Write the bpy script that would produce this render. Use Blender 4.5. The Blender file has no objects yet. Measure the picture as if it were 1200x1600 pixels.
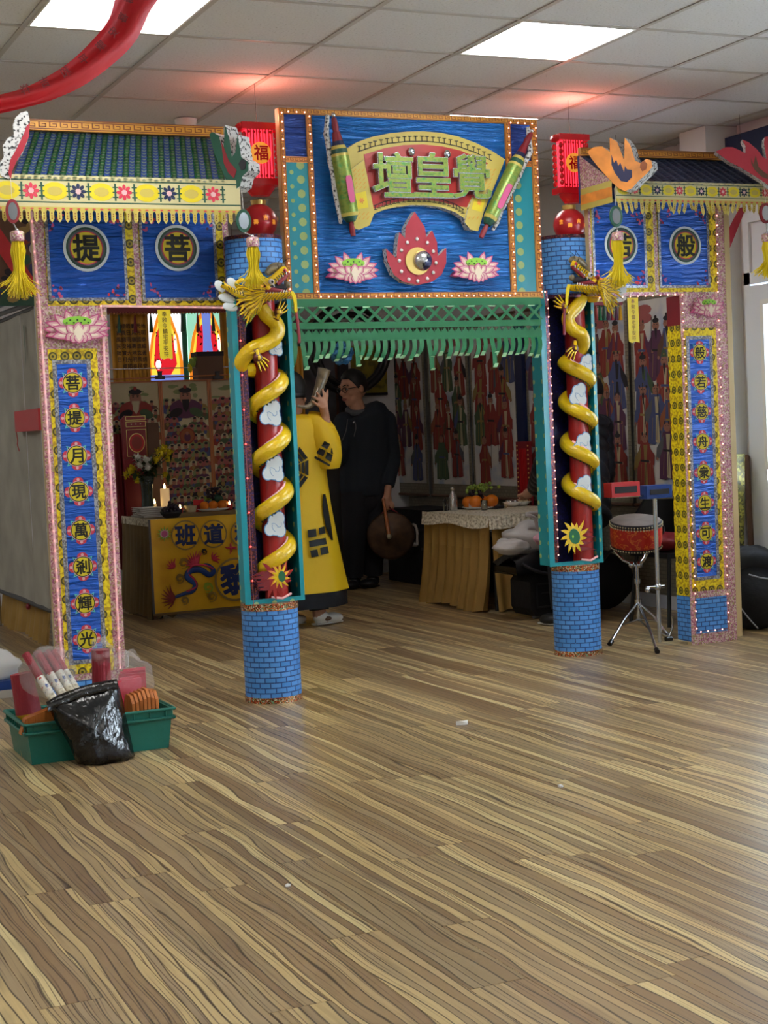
import bpy, bmesh, math, random
from mathutils import Vector as V, Matrix
from math import sin, cos, pi, radians, sqrt, atan2
random.seed(7)
SC = bpy.context.scene
COL = SC.collection
# ------------------------------------------------------------------ camera
FPX = 2450.0
CAMH = 1.27
PITCH = math.atan(132 / FPX); ROLL = math.atan(.045); YAW = radians(24.5)
_fh = V((sin(YAW), cos(YAW), 0)); CF = _fh * cos(PITCH) + V((0, 0, -sin(PITCH)))
_r0 = V((cos(YAW), -sin(YAW), 0)); _u0 = _r0.cross(CF)
CR = _r0 * cos(ROLL) - _u0 * sin(ROLL); CU = CR.cross(CF)
CO = V((0, 0, CAMH))
cam = bpy.data.cameras.new('camera'); cam.sensor_fit = 'VERTICAL'; cam.sensor_height = 36; cam.lens = FPX / 1600 * 36
cam.clip_start = .05; cam.clip_end = 200
camo = bpy.data.objects.new('camera', cam); COL.objects.link(camo)
M4 = Matrix((CR, CU, -CF)).transposed().to_4x4(); M4.translation = CO
camo.matrix_world = M4; SC.camera = camo
# ------------------------------------------------------------------ light, exposure
SC.view_settings.view_transform = 'Standard'; SC.view_settings.look = 'None'
SC.view_settings.exposure = -0.02; SC.view_settings.gamma = 1.0; SC.view_settings.use_curve_mapping = False
PANEL = 17.0          # strength of the ceiling light panels
DAY = 160.0           # daylight through the glazed door and the windows, watts
w = bpy.data.worlds.new('world'); SC.world = w; w.use_nodes = True
w.node_tree.nodes['Background'].inputs[0].default_value = (.62, .76, 1, 1)
w.node_tree.nodes['Background'].inputs[1].default_value = 1.6
def area(name, loc, rot, sx, sy, power, color):
    l = bpy.data.lights.new(name, 'AREA'); l.shape = 'RECTANGLE'; l.size = sx; l.size_y = sy
    l.energy = power; l.color = color
    o = bpy.data.objects.new(name, l); COL.objects.link(o); o.location = loc; o.rotation_euler = rot; return o
area('door_daylight', (6.25, 7.1, 1.25), (0, radians(90), 0), 1.9, .9, DAY, (.72, .84, 1))
for i, yy in enumerate((4.6, 2.2, -.2)):
    area('window_daylight', (6.25, yy, 1.6), (0, radians(90), 0), 1.3, 1.7, DAY * 1.5, (.8, .89, 1))

def ray(px, py): return CF + CR * ((px - 600) / FPX) - CU * ((py - 800) / FPX)
def pY(px, py, y): d = ray(px, py); return CO + d * (y / d.y)
def pX(px, py, x): d = ray(px, py); return CO + d * (x / d.x)
def pZ(px, py, z): d = ray(px, py); return CO + d * ((z - CAMH) / d.z)
def pN(px, py, P, n): d = ray(px, py); return CO + d * ((P - CO).dot(n) / d.dot(n))
def y2(px, py, y): p = pY(px, py, y); return (p.x, p.z)

# ------------------------------------------------------------------ materials
MC = {}
def lin(h):
    if isinstance(h, str):
        h = h.lstrip('#'); c = [int(h[i:i + 2], 16) / 255 for i in (0, 2, 4)]
        return tuple(x / 12.92 if x <= .04045 else ((x + .055) / 1.055) ** 2.4 for x in c) + (1,)
    return tuple(h)[:3] + (1,)
def mat(name, col='808080', rough=.6, metal=0, emit=0, ecol=None, alpha=1, trans=0, bump=None, var=None, coat=0):
    """principled material; bump=(scale, strength[, stretch]); var=(scale, amount) mottles the colour"""
    if name in MC: return MC[name]
    m = bpy.data.materials.new(name); m.use_nodes = True; nt = m.node_tree; b = nt.nodes['Principled BSDF']
    b.inputs['Base Color'].default_value = lin(col); b.inputs['Roughness'].default_value = rough
    b.inputs['Metallic'].default_value = metal; b.inputs['Alpha'].default_value = alpha
    b.inputs['Transmission Weight'].default_value = trans; b.inputs['Coat Weight'].default_value = coat
    if emit:
        b.inputs['Emission Color'].default_value = lin(ecol or col); b.inputs['Emission Strength'].default_value = emit
    if bump or var:
        tc = N(nt, 'ShaderNodeTexCoord')
    if bump:
        mp = N(nt, 'ShaderNodeMapping', i0=tc.outputs['UV']); mp.inputs['Scale'].default_value = bump[2] if len(bump) > 2 else (1, 1, 1)
        no = N(nt, 'ShaderNodeTexNoise', Vector=mp.outputs[0], Scale=bump[0], Detail=4.0)
        bu = N(nt, 'ShaderNodeBump', Strength=bump[1], Distance=.02, Height=no.outputs[0])
        nt.links.new(bu.outputs[0], b.inputs['Normal'])
    if var:
        no = N(nt, 'ShaderNodeTexNoise', Vector=tc.outputs['UV'], Scale=var[0], Detail=3.0)
        mr = N(nt, 'ShaderNodeMapRange', i0=no.outputs[0], i1=.3, i2=.7, i3=1 - var[1], i4=1 + var[1])
        hs = N(nt, 'ShaderNodeHueSaturation', Value=mr.outputs[0], Color=lin(col))
        nt.links.new(hs.outputs[0], b.inputs['Base Color'])
    MC[name] = m; return m
def N(nt, typ, op=None, **kw):
    n = nt.nodes.new(typ)
    if op: n.operation = op
    for k, v in kw.items():
        s = n.inputs[int(k[1:])] if k[0] == 'i' and k[1:].isdigit() else n.inputs[k.replace('_', ' ')]
        if isinstance(v, bpy.types.NodeSocket): nt.links.new(v, s)
        else:
            if isinstance(v, (tuple, list)) and hasattr(s.default_value, '__len__'): v = tuple(v)[:len(s.default_value)]
            s.default_value = v
    return n
def ramp(nt, fac, stops, const=False):
    n = nt.nodes.new('ShaderNodeValToRGB'); cr = n.color_ramp
    if const: cr.interpolation = 'CONSTANT'
    while len(cr.elements) < len(stops): cr.elements.new(.5)
    for e, (p, c) in zip(cr.elements, stops): e.position = p; e.color = lin(c)
    nt.links.new(fac, n.inputs[0]); return n.outputs[0]
def base(name, rough=.6, metal=0):
    m = bpy.data.materials.new(name); m.use_nodes = True; nt = m.node_tree; b = nt.nodes['Principled BSDF']
    b.inputs['Roughness'].default_value = rough; b.inputs['Metallic'].default_value = metal
    MC[name] = m; tc = N(nt, 'ShaderNodeTexCoord'); return m, nt, b, tc.outputs['UV']
def mixc(nt, f, a, b):
    n = nt.nodes.new('ShaderNodeMix'); n.data_type = 'RGBA'
    for v, s in ((f, n.inputs[0]), (a, n.inputs[6]), (b, n.inputs[7])):
        if isinstance(v, bpy.types.NodeSocket): nt.links.new(v, s)
        elif isinstance(v, (int, float)): s.default_value = v
        else: s.default_value = lin(v)
    return n.outputs[2]
def dotmask(nt, uv, px, pz, r, off=(0, 0)):
    a = N(nt, 'ShaderNodeVectorMath', 'ADD', i0=uv, i1=(off[0], off[1], 0)).outputs[0]
    a = N(nt, 'ShaderNodeVectorMath', 'MULTIPLY', i0=a, i1=(1 / px, 1 / pz, 0)).outputs[0]
    a = N(nt, 'ShaderNodeVectorMath', 'FRACTION', i0=a).outputs[0]
    a = N(nt, 'ShaderNodeVectorMath', 'SUBTRACT', i0=a, i1=(.5, .5, 0)).outputs[0]
    a = N(nt, 'ShaderNodeVectorMath', 'MULTIPLY', i0=a, i1=(px, pz, 0)).outputs[0]
    l = N(nt, 'ShaderNodeVectorMath', 'LENGTH', i0=a).outputs['Value']
    return N(nt, 'ShaderNodeMath', 'LESS_THAN', i0=l, i1=r).outputs[0]
def link(nt, s, b, k='Base Color'): nt.links.new(s, b.inputs[k])

# floor laminate: wavy bands and thin dark veins, each plank its own stretch of print
m, nt, b, uv = base('floor_laminate', .34)
gi = N(nt, 'ShaderNodeObjectInfo')
off = N(nt, 'ShaderNodeVectorMath', 'MULTIPLY', i0=N(nt, 'ShaderNodeCombineXYZ', X=gi.outputs['Random'], Y=gi.outputs['Random']).outputs[0], i1=(37., 91., 0)).outputs[0]
p = N(nt, 'ShaderNodeVectorMath', 'ADD', i0=uv, i1=off).outputs[0]
def mth(op, x, y=None, z=None):
    kw = {'i0': x}
    if y is not None: kw['i1'] = y
    if z is not None: kw['i2'] = z
    return N(nt, 'ShaderNodeMath', op, **kw).outputs[0]
def vn(sc, scale=1., det=1.5): return N(nt, 'ShaderNodeTexNoise', Vector=N(nt, 'ShaderNodeVectorMath', 'MULTIPLY', i0=p, i1=sc).outputs[0], Scale=scale, Detail=det).outputs[0]
sx = N(nt, 'ShaderNodeSeparateXYZ', i0=p)
wob = mth('MULTIPLY_ADD', vn((5., 1.6, 1)), .060, sx.outputs[0])          # meandering grain direction
t1 = mth('MULTIPLY_ADD', vn((14., 1.1, 1)), 1.9, mth('MULTIPLY', wob, 34.))
cell = mth('FLOOR', t1); fr1 = mth('FRACT', t1)
wn = N(nt, 'ShaderNodeTexWhiteNoise'); wn.noise_dimensions = '1D'; nt.links.new(cell, wn.inputs['W'])
c1 = ramp(nt, wn.outputs[0], [(0, 'a08a66'), (.14, 'cbb27e'), (.28, '8a7050'), (.40, 'b59c70'), (.52, 'dcc892'), (.64, '967c58'), (.78, 'd0b680'), (.90, 'a38e6c')], True)
vein = mth('MULTIPLY_ADD', vn((9., .8, 1)), 3.0, mth('MULTIPLY', wob, 62.))
d2 = mth('ABSOLUTE', mth('SUBTRACT', mth('FRACT', vein), .5))
grain = vn((230., 3., 1), 1., 3.)
c2 = mixc(nt, mth('MULTIPLY', grain, .42), c1, '7c6446')
c2 = mixc(nt, N(nt, 'ShaderNodeMapRange', i0=vn((30., 2.2, 1), 1., 2.), i1=.55, i2=.75, i3=0., i4=.55).outputs[0], c2, '6e5a44')
m2 = mth('MULTIPLY', N(nt, 'ShaderNodeMapRange', i0=d2, i1=.04, i2=.11, i3=.85, i4=0.).outputs[0], N(nt, 'ShaderNodeMapRange', i0=vn((7., 1.2, 1)), i1=.42, i2=.55, i3=0., i4=1.).outputs[0])
c3 = mixc(nt, m2, c2, '5a4636')
e1 = mth('MINIMUM', fr1, mth('SUBTRACT', 1.0, fr1))
c3 = mixc(nt, N(nt, 'ShaderNodeMapRange', i0=e1, i1=.03, i2=.10, i3=.92, i4=0.).outputs[0], c3, '3c3026')
hv = N(nt, 'ShaderNodeMapRange', i0=gi.outputs['Random'], i1=0., i2=1., i3=.86, i4=1.12).outputs[0]
c4 = N(nt, 'ShaderNodeHueSaturation', Value=hv, Saturation=1.0, Color=c3).outputs[0]
link(nt, c4, b)
# ceiling tile: pale grey mineral fibre with pits
m, nt, b, uv = base('ceiling_tile', .9)
vo = N(nt, 'ShaderNodeTexNoise', Vector=uv, Scale=95., Detail=3., Roughness=.65)
pit = ramp(nt, vo.outputs[0], [(.30, 'a09e9b'), (.37, 'd6d7d8'), (.6, 'dedfe1')]); link(nt, pit, b)
link(nt, N(nt, 'ShaderNodeBump', Strength=.35, Distance=.003, Height=vo.outputs[0]).outputs[0], b, 'Normal')
# blue satin, creased; crease shade painted into the colour, darker in the hollows
def satin(name, col, hi, rough=.3, sc=(3, 22, 1)):
    m, nt, b, uv = base(name, rough, .25)
    v = N(nt, 'ShaderNodeVectorMath', 'MULTIPLY', i0=uv, i1=sc).outputs[0]
    n = N(nt, 'ShaderNodeTexNoise', Vector=v, Scale=2.2, Detail=5., Distortion=.8)
    link(nt, N(nt, 'ShaderNodeBump', Strength=.9, Distance=.03, Height=n.outputs[0]).outputs[0], b, 'Normal')
    link(nt, mixc(nt, n.outputs[0], col, hi), b)
satin('blue_satin', '0a3f9e', '1767d2'); satin('blue_satin_dark', '0b2f74', '123f96')
satin('board_blue_satin', '073c88', '1f86dc', .24, (4, 30, 1))
# printed blue brick paper
def brickmat(name, mortar, c1, c2, bw, bh):
    m, nt, b, uv = base(name, .45)
    br = nt.nodes.new('ShaderNodeTexBrick'); nt.links.new(uv, br.inputs['Vector'])
    br.inputs['Color1'].default_value = lin(c1); br.inputs['Color2'].default_value = lin(c2); br.inputs['Mortar'].default_value = lin(mortar)
    br.inputs['Scale'].default_value = 1; br.inputs['Brick Width'].default_value = bw; br.inputs['Row Height'].default_value = bh
    br.inputs['Mortar Size'].default_value = .0032; br.inputs['Mortar Smooth'].default_value = .3
    n = N(nt, 'ShaderNodeTexNoise', Vector=uv, Scale=110., Detail=1.)
    k = ramp(nt, n.outputs[0], [(.47, '000000'), (.5, 'ffffff'), (.53, '000000')])
    inv = N(nt, 'ShaderNodeMath', 'MULTIPLY', i0=k, i1=.45).outputs[0]
    link(nt, mixc(nt, inv, br.outputs[0], c2 if name[0] != 'x' else c1), b)
brickmat('brick_paper', '123a7c', '3f86d0', '5b9be0', .052, .0245)
brickmat('scroll_border', '6b6456', '8d8672', '7b7564', .05, .025)
# spotted papers
m, nt, b, uv = base('turquoise_spots', .3)
k1 = dotmask(nt, uv, .2, .068, .02, (.028, 0)); k2 = dotmask(nt, uv, .2, .068, .0105, (.075, .034))
nz = N(nt, 'ShaderNodeTexNoise', Vector=uv, Scale=300.)
gold = mixc(nt, nz.outputs[0], '5f8f4a', 'b0b070')
link(nt, mixc(nt, k1, mixc(nt, k2, '0a7f8c', gold), gold), b)
m, nt, b, uv = base('turquoise_strip', .3)
k1 = dotmask(nt, uv, .09, .072, .0125)
link(nt, mixc(nt, k1, '0a8f9c', '9fb87a'), b)
m, nt, b, uv = base('yellow_brocade', .45)
k1 = dotmask(nt, uv, .055, .085, .021); k2 = dotmask(nt, uv, .055, .085, .0135); k3 = dotmask(nt, uv, .055, .085, .006)
nz = N(nt, 'ShaderNodeTexNoise', Vector=uv, Scale=60., Detail=2.)
y_ = ramp(nt, nz.outputs[0], [(.40, 'b8930c'), (.5, 'e2c60c'), (.6, 'f0d818')])
link(nt, mixc(nt, k3, mixc(nt, k2, mixc(nt, k1, y_, '4a4616'), 'a89220'), '3c3a14'), b)
def mottled(name, stops, scale, rough=.4, metal=0, bump=.3, vor=False, const=False):
    m, nt, b, uv = base(name, rough, metal)
    if vor:
        n = N(nt, 'ShaderNodeTexVoronoi', Vector=uv, Scale=float(scale)); f = N(nt, 'ShaderNodeSeparateColor', i0=n.outputs['Color']).outputs[0]
    else:
        n = N(nt, 'ShaderNodeTexNoise', Vector=uv, Scale=float(scale), Detail=2.); f = n.outputs[0]
    link(nt, ramp(nt, f, stops, const), b)
    if bump: link(nt, N(nt, 'ShaderNodeBump', Strength=bump, Distance=.003, Height=f).outputs[0], b, 'Normal')
mottled('pink_trim', [(0, 'a0607e'), (.2, 'cfa0a8'), (.5, 'a89a68'), (.65, 'd8c8b8'), (.85, 'b47888')], 150, .35, .2, .2, True, True)
mottled('silver_trim', [(0, '6a6c78'), (.3, '92949e'), (.6, 'b8bac0'), (.85, '847884')], 130, .3, .5, .3, True, True)
mottled('glitter_trim', [(0, '8a3a20'), (.2, 'c98848'), (.4, 'e8d8c0'), (.55, '5a3f2c'), (.7, 'd25a3a'), (.85, '7aa07a'), (1, 'f4e6d0')], 190, .25, .6, .5, True, True)
mottled('dark_glitter', [(0, '3a1a24'), (.5, '7a3a2c'), (.75, '3b2050'), (1, 'c86a4a')], 170, .3, .5, .5, True, True)
mottled('navy_glitter', [(0, '0b0c33'), (.6, '12144a'), (.93, '1b1c5c'), (1, '6a4a9a')], 120, .35, .2, .3, True, True)
mottled('speckled_foam', [(.0, '2a2a2c'), (.40, '3a3a3c'), (.47, 'cfd0d0'), (1, 'e2e2e0')], 70, .8, 0, .3)
mottled('silk_pink_green', [(.35, '1b4fae'), (.5, '1b4fae'), (.55, 'b03a8a'), (.6, '1b4fae')], 40, .35, .2, .2)
mottled('gold_cloth', [(.3, '8c6a2c'), (.7, 'a98641')], 3, .7, 0, .15)
mottled('tan_cloth', [(.3, '6b5836'), (.7, '80683e')], 3, .75, 0, .15)
mottled('ivory_lace', [(.35, 'a39a84'), (.5, 'd8d0ba'), (.65, 'efe8d6')], 60, .9, 0, .8)
mottled('banner_satin', [(.3, 'cf9a12'), (.6, 'e6b41c'), (.8, 'f0c430')], 5, .35, .15, .4)
mottled('curtain_satin', [(.3, 'a87412'), (.7, 'd49a20')], 6, .4, .1, .4)
mottled('plaque_leaf', [(.3, '4f7a34'), (.5, '84923c'), (.7, '4a8a44')], 40, .35, .3, .4)
mottled('grey_sheet', [(.3, '8f8c80'), (.7, 'a5a196')], 4, .8, 0, .2)
mottled('paper_cloudy', [(.3, '9dabc4'), (.48, 'cccbc8'), (.7, 'd6d2ca')], 5, .8, 0, .05)
mottled('paper_aged', [(.3, 'adaf84'), (.5, 'c8bd9a'), (.7, 'b8ae7e')], 6, .8, 0, .05)
mottled('drum_red', [(.45, 'b01c14'), (.52, 'b01c14'), (.56, 'd0702c'), (.62, 'b8241a')], 30, .3, .1, .1)
mottled('gong_bronze', [(.3, '3c2c20'), (.7, '5c4430')], 12, .5, .5, .4)
mottled('horn_brown', [(.3, '4a4030'), (.6, '8f8468'), (.8, 'b4aa8a')], 14, .3, 0, .2)
mat('black', '0b0b0d', .5); mat('black_plastic', '101114', .35, bump=(6, .3)); mat('ink', '0a0d0a', .6)
mat('char_blue', '142a66', .6); mat('ink_brown', '3a2410', .6)
mat('bin_bag', '0a0a0c', .18, bump=(16, 1.0, (1, .5, 1))); mat('white', 'e8e8e6', .5); mat('wall_paint', 'dcdee0', .8, var=(3, .05))
mat('upvc', 'dfe3ea', .35); mat('grid_bar', 'b9b6b2', .5); mat('light_diffuser', 'ffffff', .5, emit=PANEL, ecol=(1, .985, .95))
mat('orange', 'e07a10', .45); mat('grape_green', '7f9a3c', .4); mat('grape_dark', '241a2c', .35); mat('leaf', '24401c', .6); mat('mum_white', 'e4e4dc', .8); mat('mum_yellow', 'd6c414', .8)
mat('yellow', 'e9cf18', .4); mat('dragon_yellow', 'e6c016', .22, bump=(60, .25), coat=.5); mat('dragon_brown', '5a2410', .4); mat('dragon_green', '4f7a3a', .4)
mat('pole_red', 'a01f1a', .35); mat('red', 'b3141a', .45); mat('dark_red', '7c1420', .5); mat('flame_red', 'a62234', .5)
mat('green_paper', '14683c', .6); mat('green_paper_light', 'a8dcae', .6); mat('dark_green', '174a38', .5); mat('finial_orange', 'e08a30', .4, var=(9, .3)); mat('navy', '12164c', .4)
mat('gold', 'd9b86a', .3, .7); mat('fret_brown', '7a3f12', .5); mat('fret_gold', 'c98a2c', .4, .2); mat('cream', 'c6bc8c', .55); mat('cream_yellow', 'bca94e', .5)
mat('silver', 'c8cacc', .25, .85); mat('mirror', 'd8e2ee', .08, 1); mat('chrome', 'c4c6ca', .15, 1); mat('dark_metal', '3a3c40', .4, .7)
mat('cloud_white', 'e4eef4', .5); mat('cloud_blue', '5f9cd0', .5); mat('petal_pink', 'c05080', .5); mat('petal_light', 'dcaeb0', .5); mat('petal_cream', 'f0e2cc', .5); mat('seed_green', '8cc83c', .5)
mat('skin', 'b98a6e', .55); mat('skin_dark', '9c7058', .55); mat('hair', '0d0c0d', .5); mat('lips', '8a5048', .5); mat('eye_white', 'd8d4cc', .3)
mat('hoodie', '1a2530', .85, bump=(14, .5)); mat('hood_grey', '52565a', .85); mat('puffer', '10151f', .45, bump=(9, .3)); mat('trousers', '14171f', .85, bump=(14, .4)); mat('robe_yellow', 'e8c010', .6, bump=(5, .5))
mat('shoe_white', 'd8d8d4', .5); mat('shoe_black', '111216', .5); mat('tassel_yellow', 'f2d816', .5); mat('wood_frame', 'a8622c', .4); mat('pine', 'c4ad80', .6)
mat('lantern_red', '9a0810', .25, emit=.10, ecol=(1, .02, .03)); mat('lantern_glow', 'e01018', .5, emit=2.0, ecol=(1, .03, .06)); mat('lantern_gold', 'e09a28', .4, emit=.45, ecol=(1, .4, .05))
mat('lantern_cloth', 'a01420', .3, emit=.04, ecol=(1, .05, .04)); mat('bulb', 'ffd8c8', .4, emit=4., ecol=(1, .42, .32)); mat('bulb_red', 'ff3020', .4, emit=8., ecol=(1, .06, .05)); mat('rope_clear', 'e8c4cc', .15, alpha=.75, emit=.12, ecol=(1, .6, .6))
mat('candle', 'e6cfa0', .5, emit=.35, ecol=(1, .6, .25)); mat('flame', 'ffdf90', .5, emit=14, ecol=(1, .7, .3)); mat('glass_green', '5a6a60', .05, trans=.75); mat('glass_clear', 'e6ecec', .03, trans=1)
mat('crate_green', '0c6658', .45, bump=(20, .1)); mat('film', 'e6e6e8', .1, alpha=.17, bump=(30, .9)); mat('incense_red', '8c1426', .5, bump=(80, .5, (1, .05, 1))); mat('incense_gold', 'c79a1c', .3, .5); mat('orange_wood', 'b4641c', .5, bump=(40, .6, (1, .1, 1)))
mat('bag_white', 'd0cccc', .35, alpha=.8, bump=(10, .9)); mat('bag_pink', 'd09aa8', .5, bump=(8, .8)); mat('fabric_black', '0d0f16', .8, bump=(25, .3)); mat('piping', '8f9094', .5); mat('blue_block', '163a80', .4); mat('drum_skin', '6b5f58', .7, var=(8, .2))
mat('pom_blue', '2f6f9c', .7, bump=(40, .8)); mat('lit_red', 'f02030', .5, emit=.8); mat('lit_yellow', 'ffe84a', .5, emit=.9); mat('lit_orange', 'ff9020', .5, emit=.8); mat('lit_blue', '7a90e8', .5, emit=.8); mat('lit_mint', 'a8f0d0', .5, emit=.8); mat('lit_sky', 'ffffff', .5, emit=1.1)
mat('roof_blue', '1c3a7c', .4); mat('roof_green', '175a2c', .4); mat('roof_rim', '8c9474', .5); mat('slate_blue', '35466a', .4); mat('slate_dark', '24344e', .4); mat('slate_rim', '7684a0', .5); mat('dark_blue', '0d1c46', .5); mat('aqua_print', '5fc4c8', .5); mat('print_red', 'c83048', .5); mat('print_yellow', 'd6c218', .45)
for k, c in dict(f_red='8a3530', f_green='465a40', f_blue='48527c', f_purple='5a3450', f_brown='634838', f_gold='8f7844', f_white='b0aaa2', f_skin='9a6a58', f_orange='935638', f_grey='5a5c62', f_dark='26242a', f_pink='a05a5a', f_cream='b5a988').items(): mat(k, c, .8)

# ------------------------------------------------------------------ mesh builder
WO = {}
FYc = {}
def FY(y, n=-1): return (V((0, y, 0)), V((1, 0, 0)), V((0, 0, 1)), V((0, -1, 0)))   # (x, z) on a plane facing the camera
def FX(x): return (V((x, 0, 0)), V((0, -1, 0)), V((0, 0, 1)), V((-1, 0, 0)))         # (-y, z) on a plane facing -x
GC = {}
def glyphmesh(ch, off):
    k = (ch, off)
    if k not in GC:
        c = bpy.data.curves.new('g', 'FONT'); c.body = ch; c.offset = off; c.resolution_u = 2
        o = bpy.data.objects.new('g', c); COL.objects.link(o); bpy.context.view_layer.update()
        me = bpy.data.meshes.new_from_object(o.evaluated_get(bpy.context.evaluated_depsgraph_get()))
        bpy.data.objects.remove(o)
        vs = [v.co.copy() for v in me.vertices]; fs = [tuple(p.vertices) for p in me.polygons]
        bm = bmesh.new(); bm.from_mesh(me); bmesh.ops.remove_doubles(bm, verts=bm.verts, dist=1e-5); bm.normal_update(); bm.verts.index_update()
        vs = [v.co.copy() for v in bm.verts]; fs = [tuple(v.index for v in f.verts) for f in bm.faces]
        be = [tuple(v.index for v in (e.link_loops[0].vert, e.link_loops[0].link_loop_next.vert)) for e in bm.edges if len(e.link_faces) == 1]
        bm.free()
        x0 = min(v.x for v in vs); x1 = max(v.x for v in vs); y0 = min(v.y for v in vs); y1 = max(v.y for v in vs)
        s = 1 / max(x1 - x0, y1 - y0)
        GC[k] = ([((v.x - (x0 + x1) / 2) * s, (v.y - (y0 + y1) / 2) * s) for v in vs], fs, be); bpy.data.meshes.remove(me)
    return GC[k]
class MB:
    def __init__(s): s.v = []; s.f = []; s.m = []; s.uv = []; s.s = []; s.mats = []
    def mi(s, m):
        if m not in s.mats: s.mats.append(m)
        return s.mats.index(m)
    def face(s, pts, m, uv=None, sm=False):
        i = len(s.v); s.v += [V(p) for p in pts]; s.f.append(tuple(range(i, i + len(pts)))); s.m.append(s.mi(m)); s.s.append(sm); s.uv.append(uv)
    def grid(s, rows, m, closed=False, uvs=None, sm=True, mf=None):
        i = len(s.v); n = len(rows[0])
        for r in rows: s.v += [V(p) for p in r]
        k = s.mi(m)
        for a in range(len(rows) - 1):
            for b in range(n if closed else n - 1):
                c = (b + 1) % n
                s.f.append((i + a * n + b, i + a * n + c, i + (a + 1) * n + c, i + (a + 1) * n + b)); s.m.append(s.mi(mf(a, b)) if mf else k); s.s.append(sm)
                s.uv.append(None if not uvs else [uvs(a, b), uvs(a, b + 1), uvs(a + 1, b + 1), uvs(a + 1, b)])
    def box(s, lo, hi, m, rz=0, piv=None, skip=''):
        (x0, y0, z0), (x1, y1, z1) = lo, hi
        c = [V(p) for p in ((x0, y0, z0), (x1, y0, z0), (x1, y1, z0), (x0, y1, z0), (x0, y0, z1), (x1, y0, z1), (x1, y1, z1), (x0, y1, z1))]
        if rz:
            pv = V(piv) if piv else (V(lo) + V(hi)) / 2; R = Matrix.Rotation(rz, 3, 'Z'); c = [R @ (p - pv) + pv for p in c]
        for q in ((3, 2, 1, 0), (4, 5, 6, 7), (0, 1, 5, 4), (1, 2, 6, 5), (2, 3, 7, 6), (3, 0, 4, 7)): s.face([c[j] for j in q], m)
    def poly(s, pts, fr, m, e=0, t=0, ms=None):
        O, ux, uy, n = fr; T = [O + ux * a + uy * b + n * e for a, b in pts]
        s.face(T, m)
        if t:
            B = [p - n * t for p in T]; s.face(B[::-1], ms or m)
            for i in range(len(T)): j = (i + 1) % len(T); s.face([T[i], B[i], B[j], T[j]], ms or m)
    def rect(s, x0, x1, z0, z1, fr, m, e=0, t=0, ms=None): s.poly([(x0, z0), (x1, z0), (x1, z1), (x0, z1)], fr, m, e, t, ms)
    def border(s, x0, x1, z0, z1, w, fr, m, e=0, t=0):
        s.rect(x0, x1, z0, z0 + w, fr, m, e, t); s.rect(x0, x1, z1 - w, z1, fr, m, e, t); s.rect(x0, x0 + w, z0 + w, z1 - w, fr, m, e, t); s.rect(x1 - w, x1, z0 + w, z1 - w, fr, m, e, t)
    def ell(s, cx, cz, rx, rz, fr, m, e=0, t=0, n=20, rot=0, ms=None):
        P = []
        for i in range(n):
            a = 2 * pi * i / n; u, v = rx * cos(a), rz * sin(a); P.append((cx + u * cos(rot) - v * sin(rot), cz + u * sin(rot) + v * cos(rot)))
        s.poly(P, fr, m, e, t, ms)
    def tube(s, path, r, m, n=8, cap=True, flat=None, mf=None):
        path = [V(p) for p in path]; k = len(path); rs = r if isinstance(r, (list, tuple)) else [r] * k
        rows = []; L = 0; Ls = []; prev = None
        for i, p in enumerate(path):
            t = (path[min(i + 1, k - 1)] - path[max(i - 1, 0)]).normalized()
            if prev is None:
                a = V((0, 0, 1)) if abs(t.z) < .9 else V((1, 0, 0)); nx = t.cross(a).normalized()
            else: nx = (prev - t * prev.dot(t)).normalized()
            prev = nx; ny = t.cross(nx)
            if i: L += (p - path[i - 1]).length
            Ls.append(L)
            row = [p + (nx * cos(2 * pi * j / n) + ny * sin(2 * pi * j / n)) * rs[i] for j in range(n)]
            if flat: fd, ff = flat; row = [p + (q - p) - fd * (q - p).dot(fd) * (1 - ff) for q in row]
            rows.append(row)
        rm = sum(rs) / k
        s.grid([r_[::-1] for r_ in rows], m, True, lambda a, b: (2 * pi * rm * b / n, Ls[a]), mf=mf)
        if cap: s.face(rows[0], m if not mf else mf(0, 0)); s.face(rows[-1][::-1], m if not mf else mf(k - 2, 0))
    def lathe(s, prof, c, m, n=20, sx=1, sy=1, cap=True, mf=None, a0=0, a1=2 * pi):
        c = V(c); cl = abs(a1 - a0 - 2 * pi) < 1e-6; nn = n if cl else n + 1
        rows = [[c + V((r * cos(a0 + (a1 - a0) * j / n) * sx, r * sin(a0 + (a1 - a0) * j / n) * sy, z)) for j in range(nn)] for r, z in prof]
        R0 = max(r for r, z in prof)
        s.grid(rows, m, cl, lambda a, b: ((a1 - a0) * b / n * R0, prof[a][1]), mf=mf)
        if cap:
            if prof[0][0] > 1e-4: s.face(rows[0][::-1], m if not mf else mf(0, 0))
            if prof[-1][0] > 1e-4: s.face(rows[-1], m if not mf else mf(len(prof) - 2, 0))
    def ball(s, c, r, m, n=12, k=8, R=None, mf=None):
        c = V(c); r = V(r) if hasattr(r, '__len__') else V((r, r, r)); rows = []
        for i in range(k + 1):
            ph = pi * i / k - pi / 2; ph = max(min(ph, pi / 2 - 1e-3), -pi / 2 + 1e-3)
            row = []
            for j in range(n):
                q = V((r.x * cos(ph) * cos(2 * pi * j / n), r.y * cos(ph) * sin(2 * pi * j / n), r.z * sin(ph)))
                row.append(c + (R @ q if R else q))
            rows.append(row)
        s.grid(rows, m, True, mf=mf); s.face(rows[0][::-1], m if not mf else mf(0, 0)); s.face(rows[-1], m if not mf else mf(k - 1, 0))
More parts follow.
